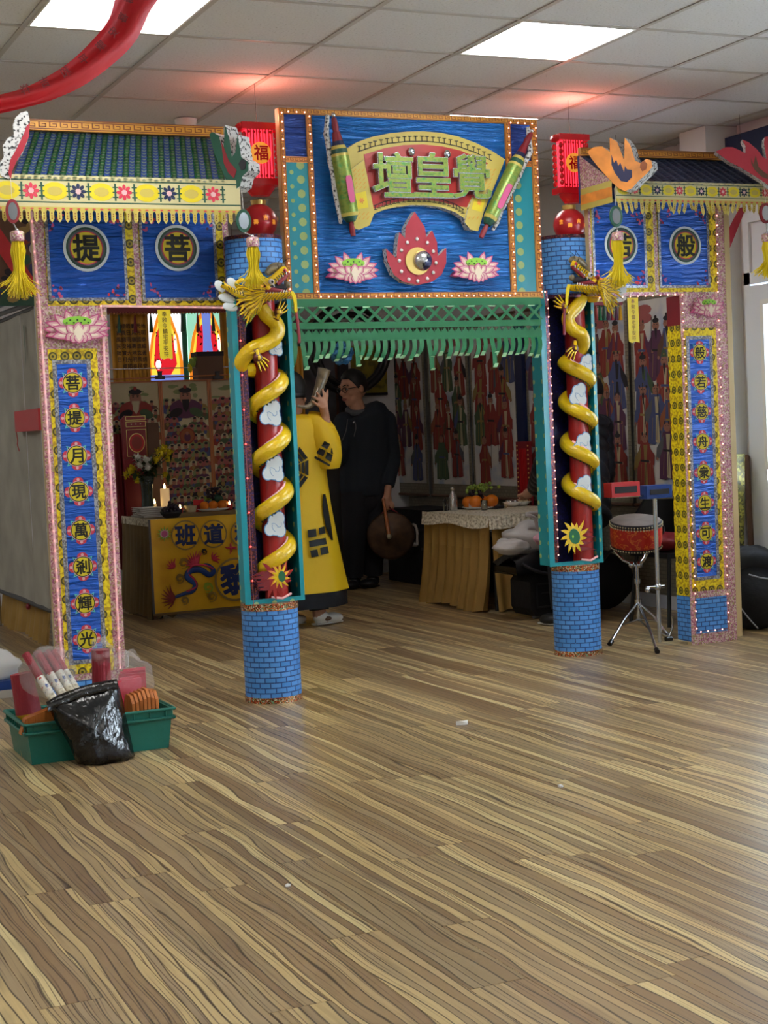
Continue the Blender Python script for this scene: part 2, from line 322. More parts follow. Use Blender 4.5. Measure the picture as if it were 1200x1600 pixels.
    def glyph(s, ch, cx, cz, size, fr, m, e=0, t=0, bold=.012, ms=None, sx=1):
        """a character; strokes thickened by a small bar along every outline edge"""
        vs, fs, be = glyphmesh(ch, 0); O, ux, uy, n = fr; i = len(s.v)
        P2 = [(cx + a * size * sx, cz + b * size) for a, b in vs]
        s.v += [O + ux * a + uy * b + n * e for a, b in P2]; k = s.mi(m)
        for f in fs: s.f.append(tuple(i + q for q in f)); s.m.append(k); s.s.append(False); s.uv.append(None)
        w = bold * size * .85
        if w < .0004 and not t: return
        for j, (a, b) in enumerate(be):
            p, q = V(P2[a]), V(P2[b]); d = q - p
            if d.length < 1e-6: continue
            d = d.normalized(); nn = V((-d.y, d.x)); d = d * w * .7; nn = nn * w; ee = e + (j % 37) * .000012 + .00002
            s.poly([tuple(p - d + nn), tuple(p - d - nn), tuple(q + d - nn), tuple(q + d + nn)][::-1 if False else 1], fr, m, ee, t, ms)
    def build(s, name, parent=None, loc=None, label=None, cat=None, group=None, kind=None, mods=None):
        if not s.v: return None
        if parent is not None: o0 = WO[parent.name]
        elif loc is not None: o0 = V(loc)
        else:
            xs = [p.x for p in s.v]; ys = [p.y for p in s.v]; o0 = V(((min(xs) + max(xs)) / 2, (min(ys) + max(ys)) / 2, min(p.z for p in s.v)))
        me = bpy.data.meshes.new(name); me.from_pydata([p - o0 for p in s.v], [], s.f)
        for m in s.mats: me.materials.append(MC[m])
        me.polygons.foreach_set('material_index', s.m); me.polygons.foreach_set('use_smooth', s.s)
        ul = me.uv_layers.new(name='UVMap').data
        for p, u in zip(me.polygons, s.uv):
            if u:
                for li, q in zip(p.loop_indices, u): ul[li].uv = q
            else:
                nn = p.normal; ax = max(range(3), key=lambda q: abs(nn[q]))
                for li, vi in zip(p.loop_indices, p.vertices):
                    c = s.v[vi]; ul[li].uv = ((c.y, c.z), (c.x, c.z), (c.x, c.y))[ax]
        me.update(); o = bpy.data.objects.new(name, me); COL.objects.link(o)
        if parent is not None: o.parent = parent
        else: o.location = o0
        WO[o.name] = o0; tag(o, label, cat, group, kind)
        return o
def tag(o, label=None, cat=None, group=None, kind=None):
    if label: o['label'] = label
    if cat: o['category'] = cat
    if group: o['group'] = group
    if kind: o['kind'] = kind
    return o
def thing(name, label, cat, loc, group=None):
    o = bpy.data.objects.new(name, None); o.empty_display_size = .1; COL.objects.link(o); o.location = loc; WO[o.name] = V(loc); return tag(o, label, cat, group)
def one(name, label, cat, mb, group=None, loc=None): return mb.build(name, None, loc, label, cat, group)
def dup(root, d, label, group=None):
    r = root.copy(); COL.objects.link(r); r.location = root.location + V(d); r['label'] = label; WO[r.name] = V(r.location)
    if group: r['group'] = group
    for ch in [c for c in root.children]:
        c = ch.copy(); COL.objects.link(c); c.parent = r
        for g in ch.children:
            e = g.copy(); COL.objects.link(e); e.parent = c
    return r
def lerp(a, b, t): return a + (b - a) * t
def vl(a, b, t): return V(a) + (V(b) - V(a)) * t
def spl(pts, k=6):
    """Catmull-Rom through points"""
    P = [V(p) for p in pts]; out = []
    for i in range(len(P) - 1):
        p0 = P[max(i - 1, 0)]; p1 = P[i]; p2 = P[i + 1]; p3 = P[min(i + 2, len(P) - 1)]
        for j in range(k):
            t = j / k; out.append(.5 * ((2 * p1) + (-p0 + p2) * t + (2 * p0 - 5 * p1 + 4 * p2 - p3) * t * t + (-p0 + 3 * p1 - 3 * p2 + p3) * t ** 3))
    out.append(P[-1]); return out
def leds(path, parent, sp=.045, rope=True, m='bulb', r=.0042, name='light_string'):
    a = MB(); path = [V(p) for p in path]
    if rope: a.tube(path, .006, 'rope_clear', 6)
    else: a.tube(path, .0015, 'f_pink', 4)
    acc = 0
    for p, q in zip(path, path[1:]):
        L = (q - p).length; t = sp - acc
        while t < L: a.ball(p + (q - p) * (t / L), r, m, 6, 4); t += sp
        acc = (L - (t - sp))
    return a.build(name, parent, kind='stuff')
def fret(mb, fr, a0, a1, b0, b1, vert=False, m='fret_brown', e=.001):
    """meander border printed along a strip; vert = runs along the second axis"""
    h = (b1 - b0) if not vert else (a1 - a0); L = (a1 - a0) if not vert else (b1 - b0)
    n = max(1, round(L / (h * 1.25))); u = L / n; w = h * .12
    R = [(0, 1, .84, .96), (0, 1, .04, .16), (.08, .2, .28, .84), (.08, .8, .28, .38), (.7, .8, .28, .7), (.38, .8, .6, .7)]
    for k in range(n):
        for (p0, p1, q0, q1) in R:
            x0, x1, z0, z1 = k * u + p0 * u, k * u + p1 * u, q0 * h, q1 * h
            if vert: mb.rect(a0 + z0, a0 + z1, b0 + x0, b0 + x1, fr, m, e)
            else: mb.rect(a0 + x0, a0 + x1, b0 + z0, b0 + z1, fr, m, e)
def crop(ox, oy, s): return lambda pts, y: [y2(ox + a / s, oy + b / s, y) for a, b in pts]
# ================================================================== ROOM
XW, XE, YS, YN, ZC = -3.3, 5.95, -3.2, 12.5, 2.97
def proj(p):
    q = V(p) - CO; w_ = q.dot(CF)
    if w_ < .1: return (-9999, -9999)
    return (600 + FPX * q.dot(CR) / w_, 800 - FPX * q.dot(CU) / w_)
a = MB(); a.box((XW, YS, -.12), (XE + .2, YN, -.008), 'dark_red'); a.mats = ['f_brown']; fl = a.build('floor', loc=(0, 0, 0), kind='structure')
rest = MB(); PW, PL = .1475, 1.21; n_pl = 0
pm = {}
rnd = random.Random(3)
nx = int((XE - XW) / PW) + 1
for i in range(nx):
    x0 = XW + i * PW; x1 = min(x0 + PW, XE); y = YS - rnd.random() * PL
    while y < YN:
        y0, y1 = max(y, YS), min(y + PL, YN); y += PL
        if y1 - y0 < .02: continue
        vis = False
        for fx in (x0, x1):
            for fy in (0, .33, .66, 1):
                u_, v_ = proj((fx, lerp(y0, y1, fy), 0))
                if -30 < u_ < 1230 and 850 < v_ < 1630: vis = True
        g = .0007
        if vis and n_pl < 300 and x0 > .4:
            n_pl += 1; k = (round(x1 - x0, 4), round(y1 - y0, 3))
            if k not in pm:
                q = MB(); q.box((g, g, -.0079), (k[0] - g, k[1] - g, 0), 'floor_laminate'); o = q.build('plank', fl, loc=None); pm[k] = o.data; bpy.data.objects.remove(o)
                pm[k].name = 'plank'
            o = bpy.data.objects.new('plank', pm[k]); COL.objects.link(o); o.parent = fl; o.location = (x0, y0, 0)
        else: rest.box((x0 + g, y0 + g, -.0079), (x1 - g, y1 - g, 0), 'floor_laminate')
rest.build('plank_field', fl, kind='stuff')
# suspended ceiling
a = MB(); a.box((XW, YS, ZC + .03), (XE + .2, YN + .2, ZC + .15), 'wall_paint'); ce = a.build('ceiling', loc=(0, 0, ZC), kind='structure')
gx = [XW, -2.86, -2.25, -1.64, -1.03, -.42, .2, .82, 1.44, 2.07, 2.74, 3.42, 4.02, 4.62, 5.2, 5.8, XE]
gy = [YS] + [5.87 - .61 * k for k in range(14, 0, -1)] + [5.87, 6.49, 7.10, 7.73, 8.34, 8.95, 9.56, 10.17, 10.78, 11.39, 12.0, YN]
LIGHTS = {(2.74, 5.87): 0, (1.44, 5.87): 0, (4.02, 7.10): 0}
LP = [(3.42, 5.87), (1.44, 5.87), (4.02, 7.73), (3.42, 2.82), (.82, 2.82), (-1.64, 2.82), (-1.64, 5.87), (.82, -.23), (3.42, -.23), (-1.64, -.23), (-1.64, 8.95), (-.42, 10.78)]  # last two are unseen panels added to lighten the left cloth screen
gy.sort(); rest = MB(); bars = MB()
for i in range(len(gx) - 1):
    for j in range(len(gy) - 1):
        x0, x1, y0, y1 = gx[i] + .011, gx[i + 1] - .011, gy[j] + .011, gy[j + 1] - .011
        if any(abs(gx[i] - lx) < .02 and abs(gy[j] - ly) < .05 for lx, ly in LP): continue
        if x1 - x0 < .03 or y1 - y0 < .03: continue
        u_, v_ = proj(((x0 + x1) / 2, (y0 + y1) / 2, ZC))
        if gx[i] >= .8 and gy[j] > 4.9 and -120 < u_ < 1320:
            q = MB(); q.box((x0, y0, ZC + .004), (x1, y1, ZC + .02), 'ceiling_tile'); q.build('ceiling_tile', ce)
        else: rest.box((x0, y0, ZC + .004), (x1, y1, ZC + .02), 'ceiling_tile')
rest.build('ceiling_tile_field', ce, kind='stuff')
for x in gx[1:-1]: bars.box((x - .012, YS, ZC - .001), (x + .012, YN, ZC + .012), 'grid_bar')
for y in gy[1:-1]: bars.box((XW, y - .012, ZC - .0005), (XE, y + .012, ZC + .0125), 'grid_bar')
bars.build('ceiling_grid', ce)
ll = {0: 'bright square light panel right of the red ribbon, in the tiled ceiling', 1: 'bright square light panel crossed by the red ribbon at upper left', 2: 'thin bright sliver of light panel just above the central signboard'}
for k, (x, y) in enumerate(LP):
    X1 = min([g for g in gx if g > x + .1]); Y1 = min([g for g in gy if g > y + .1])
    t = thing('ceiling_light', ll.get(k, 'unseen square light panel in the ceiling outside the picture'), 'ceiling light', ((x + X1) / 2, (y + Y1) / 2, ZC), 'light panels in the ceiling' if k < 3 else 'light panels outside the picture')
    q = MB(); q.rect(x + .02, X1 - .02, -(Y1 - .02), -(y + .02), (V((0, 0, ZC + .002)), V((1, 0, 0)), V((0, -1, 0)), V((0, 0, -1))), 'light_diffuser', 0, .004); q.build('diffuser', t)
    q = MB(); fr = (V((0, 0, ZC + .001)), V((1, 0, 0)), V((0, -1, 0)), V((0, 0, -1))); q.border(x + .012, X1 - .012, -(Y1 - .012), -(y + .012), .01, fr, 'white', .003, .008); q.build('frame', t)
# walls
def wall(name, lo, hi, m='wall_paint'):
    q = MB(); q.box(lo, hi, m); return q.build(name, kind='structure')
wall('wall_back', (XW, YN, 0), (XE + .2, YN + .15, ZC + .1)); wall('wall_left', (XW - .15, YS, 0), (XW, YN, ZC + .1)); wall('wall_front', (XW, YS - .15, 0), (XE, YS, ZC + .1))
q = MB()
holes = [(-.9, .5, .9, 2.4), (1.5, 2.9, .9, 2.4), (3.9, 5.3, .9, 2.4), (6.72, 7.66, 0, 2.44)]
yy = YS
for (y0, y1, z0, z1) in holes:
    q.box((XE, yy, 0), (XE + .15, y0, ZC + .1), 'wall_paint')
    if z0: q.box((XE, y0, 0), (XE + .15, y1, z0), 'wall_paint')
    q.box((XE, y0, z1), (XE + .15, y1, ZC + .1), 'wall_paint'); yy = y1
q.box((XE, yy, 0), (XE + .15, YN, ZC + .1), 'wall_paint'); q.build('wall_right', kind='structure')
for k, (y0, y1, z0, z1) in enumerate(holes[:3]):
    t = MB(); fr = FX(XE + .04); t.border(-y1, -y0, z0, z1, .06, fr, 'upvc', 0, .06); t.rect(-(y0 + y1) / 2 - .03, -(y0 + y1) / 2 + .03, z0, z1, fr, 'upvc', 0, .06); wn = t.build('window_%d' % (k + 1), kind='structure')
    t = MB(); t.rect(-y1 + .06, -y0 - .06, z0 + .06, z1 - .06, FX(XE + .07), 'glass_clear', 0, .004); t.build('pane', wn)
# door on the right
t = MB(); fr = FX(XE - .01); y0, y1 = 6.72, 7.66
t.border(-y1, -y0, 0.0, 2.44, .055, fr, 'upvc', .02, .1); t.rect(-y1, -y0, 2.02, 2.09, fr, 'upvc', .02, .1); t.rect(-y1 + .05, -y0 - .05, 2.09, 2.39, fr, 'upvc', 0, .03)
dr = t.build('door_1', kind='structure')
t = MB(); t.border(-y1 + .06, -y0 - .06, .02, 2.01, .11, fr, 'upvc', .025, .06); t.rect(-y1 + .06, -y0 - .06, .02, .86, fr, 'upvc', .02, .05); t.border(-y1 + .2, -y0 - .2, .16, .78, .03, fr, 'upvc', .035, .02)
t.border(-y1 + .16, -y0 - .16, .92, 1.92, .03, fr, 'white', .035, .02); t.build('door_leaf', dr)
t = MB(); t.rect(-y1 + .18, -y0 - .18, .95, 1.9, fr, 'glass_clear', .01, .01); t.build('pane', dr)
t = MB(); t.tube([(XE - .05, 6.86, 1.0), (XE - .08, 6.86, 1.0), (XE - .08, 6.98, 1.0)], .011, 'chrome', 8); t.box((XE - .05, 6.84, .92), (XE - .04, 6.88, 1.1), 'chrome'); t.build('door_handle', dr)
# ground and pale wall outside the door
t = MB(); t.box((XE + .15, -6, -.15), (14, 16, -.03), 'f_cream'); t.build('trim_1', kind='structure')
# boxed pipe, pale pier and duct on the right wall
t = MB(); t.box((5.72, 7.72, 0), (XE, 7.98, ZC), 'wall_paint'); t.build('trim_2', kind='structure')
t = MB(); t.box((5.86, 7.05, 2.72), (XE, 8.6, 2.9), 'dark_blue'); t.build('trim_3', kind='structure')
t = MB(); t.box((5.90, 7.98, 0), (XE, YN, .09), 'upvc'); t.build('baseboard_right', kind='structure')
t = MB(); t.box((XW, YN - .02, 0), (5.9, YN, .09), 'upvc'); t.build('baseboard_back', kind='structure')
# smoke detector
P = pZ(290, 186, ZC); t = MB(); t.lathe([(.0, -.05), (.04, -.05), (.055, -.035), (.06, -.002)][::1], P, 'white', 20, cap=False); one('smoke_detector', 'white round smoke detector on the ceiling above the left roof', 'smoke detector', t)
# paper scraps on the floor
for (px, py, s_, lb) in [(723, 1132, .03, 'larger white scrap of paper on the floor, centre right'), (877, 1230, .014, 'small white scrap on the floor below the right pillar'), (450, 1385, .01, 'tiny white scrap near the lower left of the floor')]:
    P = pZ(px, py, 0); t = MB(); R_ = random.Random(px)
    pts = [(P.x + s_ * cos(k * pi / 4) * R_.uniform(.5, 1.1), -(P.y + s_ * .8 * sin(k * pi / 4) * R_.uniform(.5, 1.1))) for k in range(8)][::-1]
    top = [V((x, -y, .003 + R_.uniform(0, s_ * .5))) for x, y in pts]; c = sum(top, V()) / 8 + V((0, 0, .004))
    for k in range(8): t.face([c, top[k], top[(k + 1) % 8]], 'white')
    t.face([V((p.x, p.y, .0005)) for p in top][::-1], 'white')
    for k in range(8): j = (k + 1) % 8; t.face([top[k], V((top[k].x, top[k].y, .0005)), V((top[j].x, top[j].y, .0005)), top[j]], 'white')
    one('paper_scrap', lb, 'paper', t)
# red ribbon slung under the ceiling
t = MB(); Yr = 5.0
mid = spl([pY(x, y, Yr) for x, y in [(250, -60), (212, -5), (192, 45), (160, 82), (115, 118), (60, 145), (10, 160), (-40, 170)]], 5)
rows = []; n_ = len(mid)
for i, p in enumerate(mid):
    tt = (mid[min(i + 1, n_ - 1)] - mid[max(i - 1, 0)]).normalized(); nn = tt.cross(V((0, 1, 0))).normalized(); u_ = i / (n_ - 1); wd = lerp(.070, .030, min(1, u_ * 1.3))
    rows.append([p + nn * wd * s_ + V((0, 1, 0)) * (.018 * cos(s_ * 4 + u_ * 5)) for s_ in (-1, -.75, -.5, -.2, .1, .4, .7, 1)])
mat('ribbon_red', 'c01620', .5, bump=(5, .25)); mat('print_dark_red', '6e0c14', .5)
t.grid(rows, 'ribbon_red'); rb = thing('red_ribbon', 'long red cloth ribbon sagging under the ceiling at upper left', 'ribbon', pY(192, 45, Yr)); t.build('ribbon', rb)
t = MB()
for i in range(3, n_ - 6, 3):
    fr = (mid[i] + V((0, -.03, 0)), (mid[i + 1] - mid[i]).normalized(), (mid[i + 1] - mid[i]).normalized().cross(V((0, 1, 0))).normalized() * -1, V((0, -1, 0)))
    t = MB(); t.glyph('福祿壽喜安康平和吉祥'[i // 3 % 10], 0, .02, .03, fr, 'print_dark_red', 0, 0, .02); t.build('printed_character', rb)

# ================================================================== GATE
G = 7.10; F0 = FY(G)
def lotus(name, parent, cx, cz, w, h, fr, t_=.03, e=0, ped=False):
    q = MB(); s_ = w / 2
    def petal(bx, bz, ang, L, W, lay, seedc=('petal_pink', 'petal_light')):
        d = (sin(ang), cos(ang)); n_ = (d[1], -d[0]); kh = h / w * 1.55
        prof = [(0, .35), (.25, .8), (.5, 1), (.75, .7), (.92, .25), (1, 0)]
        def out(k, L2): return [(bx + (d[0] * u * L2 + n_[0] * v * W * k), bz + (d[1] * u * L2 + n_[1] * v * W * k) * kh) for u, v in prof] + [(bx + (d[0] * u * L2 - n_[0] * v * W * k), bz + (d[1] * u * L2 - n_[1] * v * W * k) * kh) for u, v in prof[-2::-1]]
        q.poly(out(1, L)[::-1], fr, 'petal_pink', e + lay, t_ if lay < .002 else .0015); q.poly(out(.82, L * .9)[::-1], fr, 'petal_light', e + lay + .0005); q.poly(out(.5, L * .72)[::-1], fr, 'petal_cream', e + lay + .001)
    ly = .001
    for ang in (-1.9, 1.9, -1.55, 1.55, -1.2, 1.2, -.75, .75, -.35, .35): petal(cx + sin(ang) * s_ * .25, cz - h * .02, ang, s_ * .78, s_ * .16, ly); ly += .0012
    q.ell(cx, cz + h * .2, s_ * .44, h * .15, fr, 'seed_green', e + ly + .001, .012)
    for k in range(7): q.ell(cx + (k - 3) * s_ * .11, cz + h * .2 + (k % 2 - .5) * h * .08, s_ * .035, h * .025, fr, 'leaf', e + ly + .0015, n=8)
    ly += .002
    for ang in (-1.75, 1.75, -1.2, 1.2, 2.3, -2.3, -.7, .7, 2.75, -2.75, 0, pi): petal(cx + sin(ang) * s_ * .12, cz - h * .14, ang, s_ * (.72 if abs(ang) in (1.75, 1.2) else .42), s_ * .17, ly); ly += .0012
    q.ell(cx, cz - h * .12, s_ * .15, h * .14, fr, 'petal_cream', e + ly + .001)
    return q.build(name, parent)
def disc(q, cx, cz, r, ch, fr, e=0):
    for k in range(4):
        a_ = k * pi / 2; q.ell(cx + r * 1.02 * cos(a_), cz + r * 1.02 * sin(a_), r * (.36 if k % 2 == 0 else .5), r * (.5 if k % 2 == 0 else .36), fr, 'print_red', e + .0005)
        q.ell(cx + r * 1.16 * cos(a_), cz + r * 1.16 * sin(a_), r * .15, r * .15, fr, 'petal_light', e + .001, n=8)
        b_ = a_ + pi / 4; P = [(cx + r * (u * cos(b_) - v * sin(b_)), cz + r * (u * sin(b_) + v * cos(b_))) for u, v in ((.9, -.25), (1.38, 0), (.9, .25))]
        q.poly(P, fr, 'aqua_print', e + .0006); P = [(cx + r * (u * cos(b_) - v * sin(b_)), cz + r * (u * sin(b_) + v * cos(b_))) for u, v in ((.9, -.13), (1.2, 0), (.9, .13))]; q.poly(P, fr, 'dark_blue', e + .0011)
    q.ell(cx, cz, r * 1.04, r * 1.04, fr, 'petal_light', e + .0016); q.ell(cx, cz, r * .98, r * .98, fr, 'ink', e + .0020); q.ell(cx, cz, r * .90, r * .90, fr, 'print_yellow', e + .0025); q.glyph(ch, cx, cz, r * 1.35, fr, 'ink', e + .003, 0, .03)
def bigdisc(parent, cx, cz, r, ch, fr, e):
    q = MB()
    for k, (f, m_) in enumerate([(1, 'cloud_white'), (.88, 'dark_green'), (.80, 'f_grey'), (.72, 'print_red'), (.67, 'print_yellow')]): q.ell(cx, cz, r * f, r * f, fr, m_, e + .004 + k * .0005, .004 if k == 0 else 0, 32)
    q.glyph(ch, cx, cz, r * 1.12, fr, 'ink', e + .0070, 0, .035); return q.build('name_disc', parent)
def X(px, py, y=G): return pY(px, py, y).x
def Z(px, py, y=G): return pY(px, py, y).z

def wing(side):
    L = side == 'left'
    t = thing('gate_wing', 'left wing of the paper gateway, blue strip with characters and yellow brocade post' if L else 'right wing of the paper gateway, narrower in view, beside the glazed door', 'gate', ((1.73 if L else 5.2), G, 0))
    if L: xa, xp, xb, zt, zo = X(52, 400), X(168, 520), X(358, 400), 2.36, Z(250, 479)
    else: xa, xp, xb, zt, zo = X(1132, 400), X(1064, 520), X(921, 400), 2.40, Z(1000, 462)
    lo, hi = min(xa, xp), max(xa, xp); hl, hh = min(xa, xb), max(xa, xb)
    q = MB(); q.box((lo, G, 0), (hi, G + .035, zo), 'pine'); q.box((hl, G, zo), (hh, G + .035, zt), 'pine'); q.build('frame_board', t, )
    if not L: q = MB(); q.box((hi, G - .004, .02), (hi + .035, G + .04, zt), 'pine'); q.build('pine_upright', t)
    # post face: pink trim ground, yellow brocade, silver border, blue strip
    q = MB(); q.rect(lo, hi, 0.0 if L else 0, zo, F0, 'pink_trim', .002, .003)
    if L: bx0, bx1, bz0, bz1 = X(83, 600), X(143, 600), Z(120, 1038), Z(120, 562)
    else: bx0, bx1, bz0, bz1 = X(1077, 700), X(1117, 700), Z(1100, 906), Z(1090, 525)
    yx0, yx1 = (X(77, 600), X(154, 600)) if L else (X(1073.5, 700), X(1124, 700)); yz0, yz1 = (Z(130, 1052), Z(110, 545)) if L else (Z(1110, 922), Z(1090, 512))
    q.rect(yx0, yx1, yz0, yz1, F0, 'yellow_brocade', .004, .002)
    q.build('brocade_panel', t)
    q = MB(); w_ = (bx1 - bx0) * .11; q.border(bx0, bx1, bz0, bz1, w_, F0, 'silver_trim', .0065, .002); q.rect(bx0 + w_, bx1 - w_, bz0 + w_, bz1 - w_, F0, 'blue_satin', .006, .001); q.build('blue_strip', t)
    q = MB(); cx = (bx0 + bx1) / 2; pts = [(115, 598), (118, 653), (122, 712), (124, 768), (128, 828), (132, 885), (134, 942), (137, 998)] if L else [(1089, 551), (1091, 597), (1093, 643), (1094.5, 690), (1096, 738), (1098, 786), (1100, 833), (1102, 877)]
    for (px, py), ch in zip(pts, '菩提月現萬剎輝光' if L else '般若慈舟衆生可渡'):
        d_ = MB(); disc(d_, cx, Z(px, py), (bx1 - bx0) * .27, ch, F0, .0065); d_.build('name_disc', t)
    # brick foot
    q = MB(); fz = Z(1110, 927) if not L else Z(130, 1056); x0_, x1_ = (X(1086, 950), X(1135, 950)) if not L else (X(80, 1060), X(170, 1060))
    q.rect(x0_, x1_, .06, fz - .02, F0, 'brick_paper', .005, .002); q.build('brick_foot', t)
    if not L:
        q = MB(); q.box((lo - .004, G + .001, .02), (lo - .001, G + .12, .27), 'brick_paper'); q.box((lo - .004, G + .001, .27), (lo - .001, G + .12, zo - .16), 'yellow_brocade'); q.box((lo - .004, G + .001, zo - .16), (lo - .001, G + .12, zo), 'dark_red'); q.build('side_face', t)
    if L: lotus('lotus', t, X(118, 514), Z(118, 514), .3, .155, F0, .025, .03)
    else: lotus('lotus', t, X(1101, 481), Z(1101, 481), .21, .125, F0, .025, .03)
    # header
    q = MB(); q.rect(hl, hh, zo, zt, F0, 'pink_trim', .002, .003); q.build('header_trim', t)
    S = [((72, 197), (330, 470), '提', (134, 388)), ((219, 338), (330, 470), '菩', (276, 388))] if L else [((925, 1009), (326, 450), '若', (969, 383)), ((1028, 1107), (324, 450), '般', (1069, 384))]
    for (x_, z_, ch, c_) in S:
        m_ = sum(z_) / 2; x0_, x1_ = X(x_[0], m_), X(x_[1], m_); z0_, z1_ = Z(sum(x_) / 2, z_[1]), Z(sum(x_) / 2, z_[0]) + .05
        q = MB(); q.rect(x0_ - .004, x1_ + (.035 if L else .05), z0_ - .022, z1_, F0, 'yellow_brocade', .0035, .001); q.border(x0_, x1_, z0_, z1_, .014, F0, 'silver_trim', .008, .002); q.rect(x0_ + .014, x1_ - .014, z0_ + .014, z1_ - .014, F0, 'blue_satin', .007, .002)
        R_ = random.Random(int(x0_ * 100))
        for sx_, sz_ in ((0, 0), (1, 0), (0, 1), (1, 1)):
            for k in range(16):
                u_, v_ = R_.uniform(0, .075), R_.uniform(0, .075)
                if u_ + v_ > .085: continue
                q.ell(x0_ + .018 + u_ if not sx_ else x1_ - .018 - u_, z0_ + .018 + v_ if not sz_ else z1_ - .07 - v_, R_.uniform(.005, .012), R_.uniform(.004, .008), F0, R_.choice(['petal_pink', 'f_purple', 'petal_pink', 'print_red']), .0075 + k * .00005, 0, 7, R_.uniform(0, 3))
        q.build('blue_banner', t); bigdisc(t, X(*c_), Z(*c_), .107 if L else .103, ch, F0, .008)
    # light strings along the edges
    e = G - .012
    if L:
        leds([pY(48, 330, e), pY(62, 480, e), pY(97, 1035, e)], t); leds([pY(362, 481, e), pY(158, 478, e), pY(160, 500, e), pY(188, 1045, e)], t); 
    else:
        leds([pY(1120, 322, e), pY(1122, 470, e), pY(1139, 985, e)], t, .052, False); leds([pY(925, 466, e), pY(1066, 460, e), pY(1089, 988, e), pY(1139, 982, e)], t, .048, False)
    return t
WL = wing('left'); WR = wing('right')

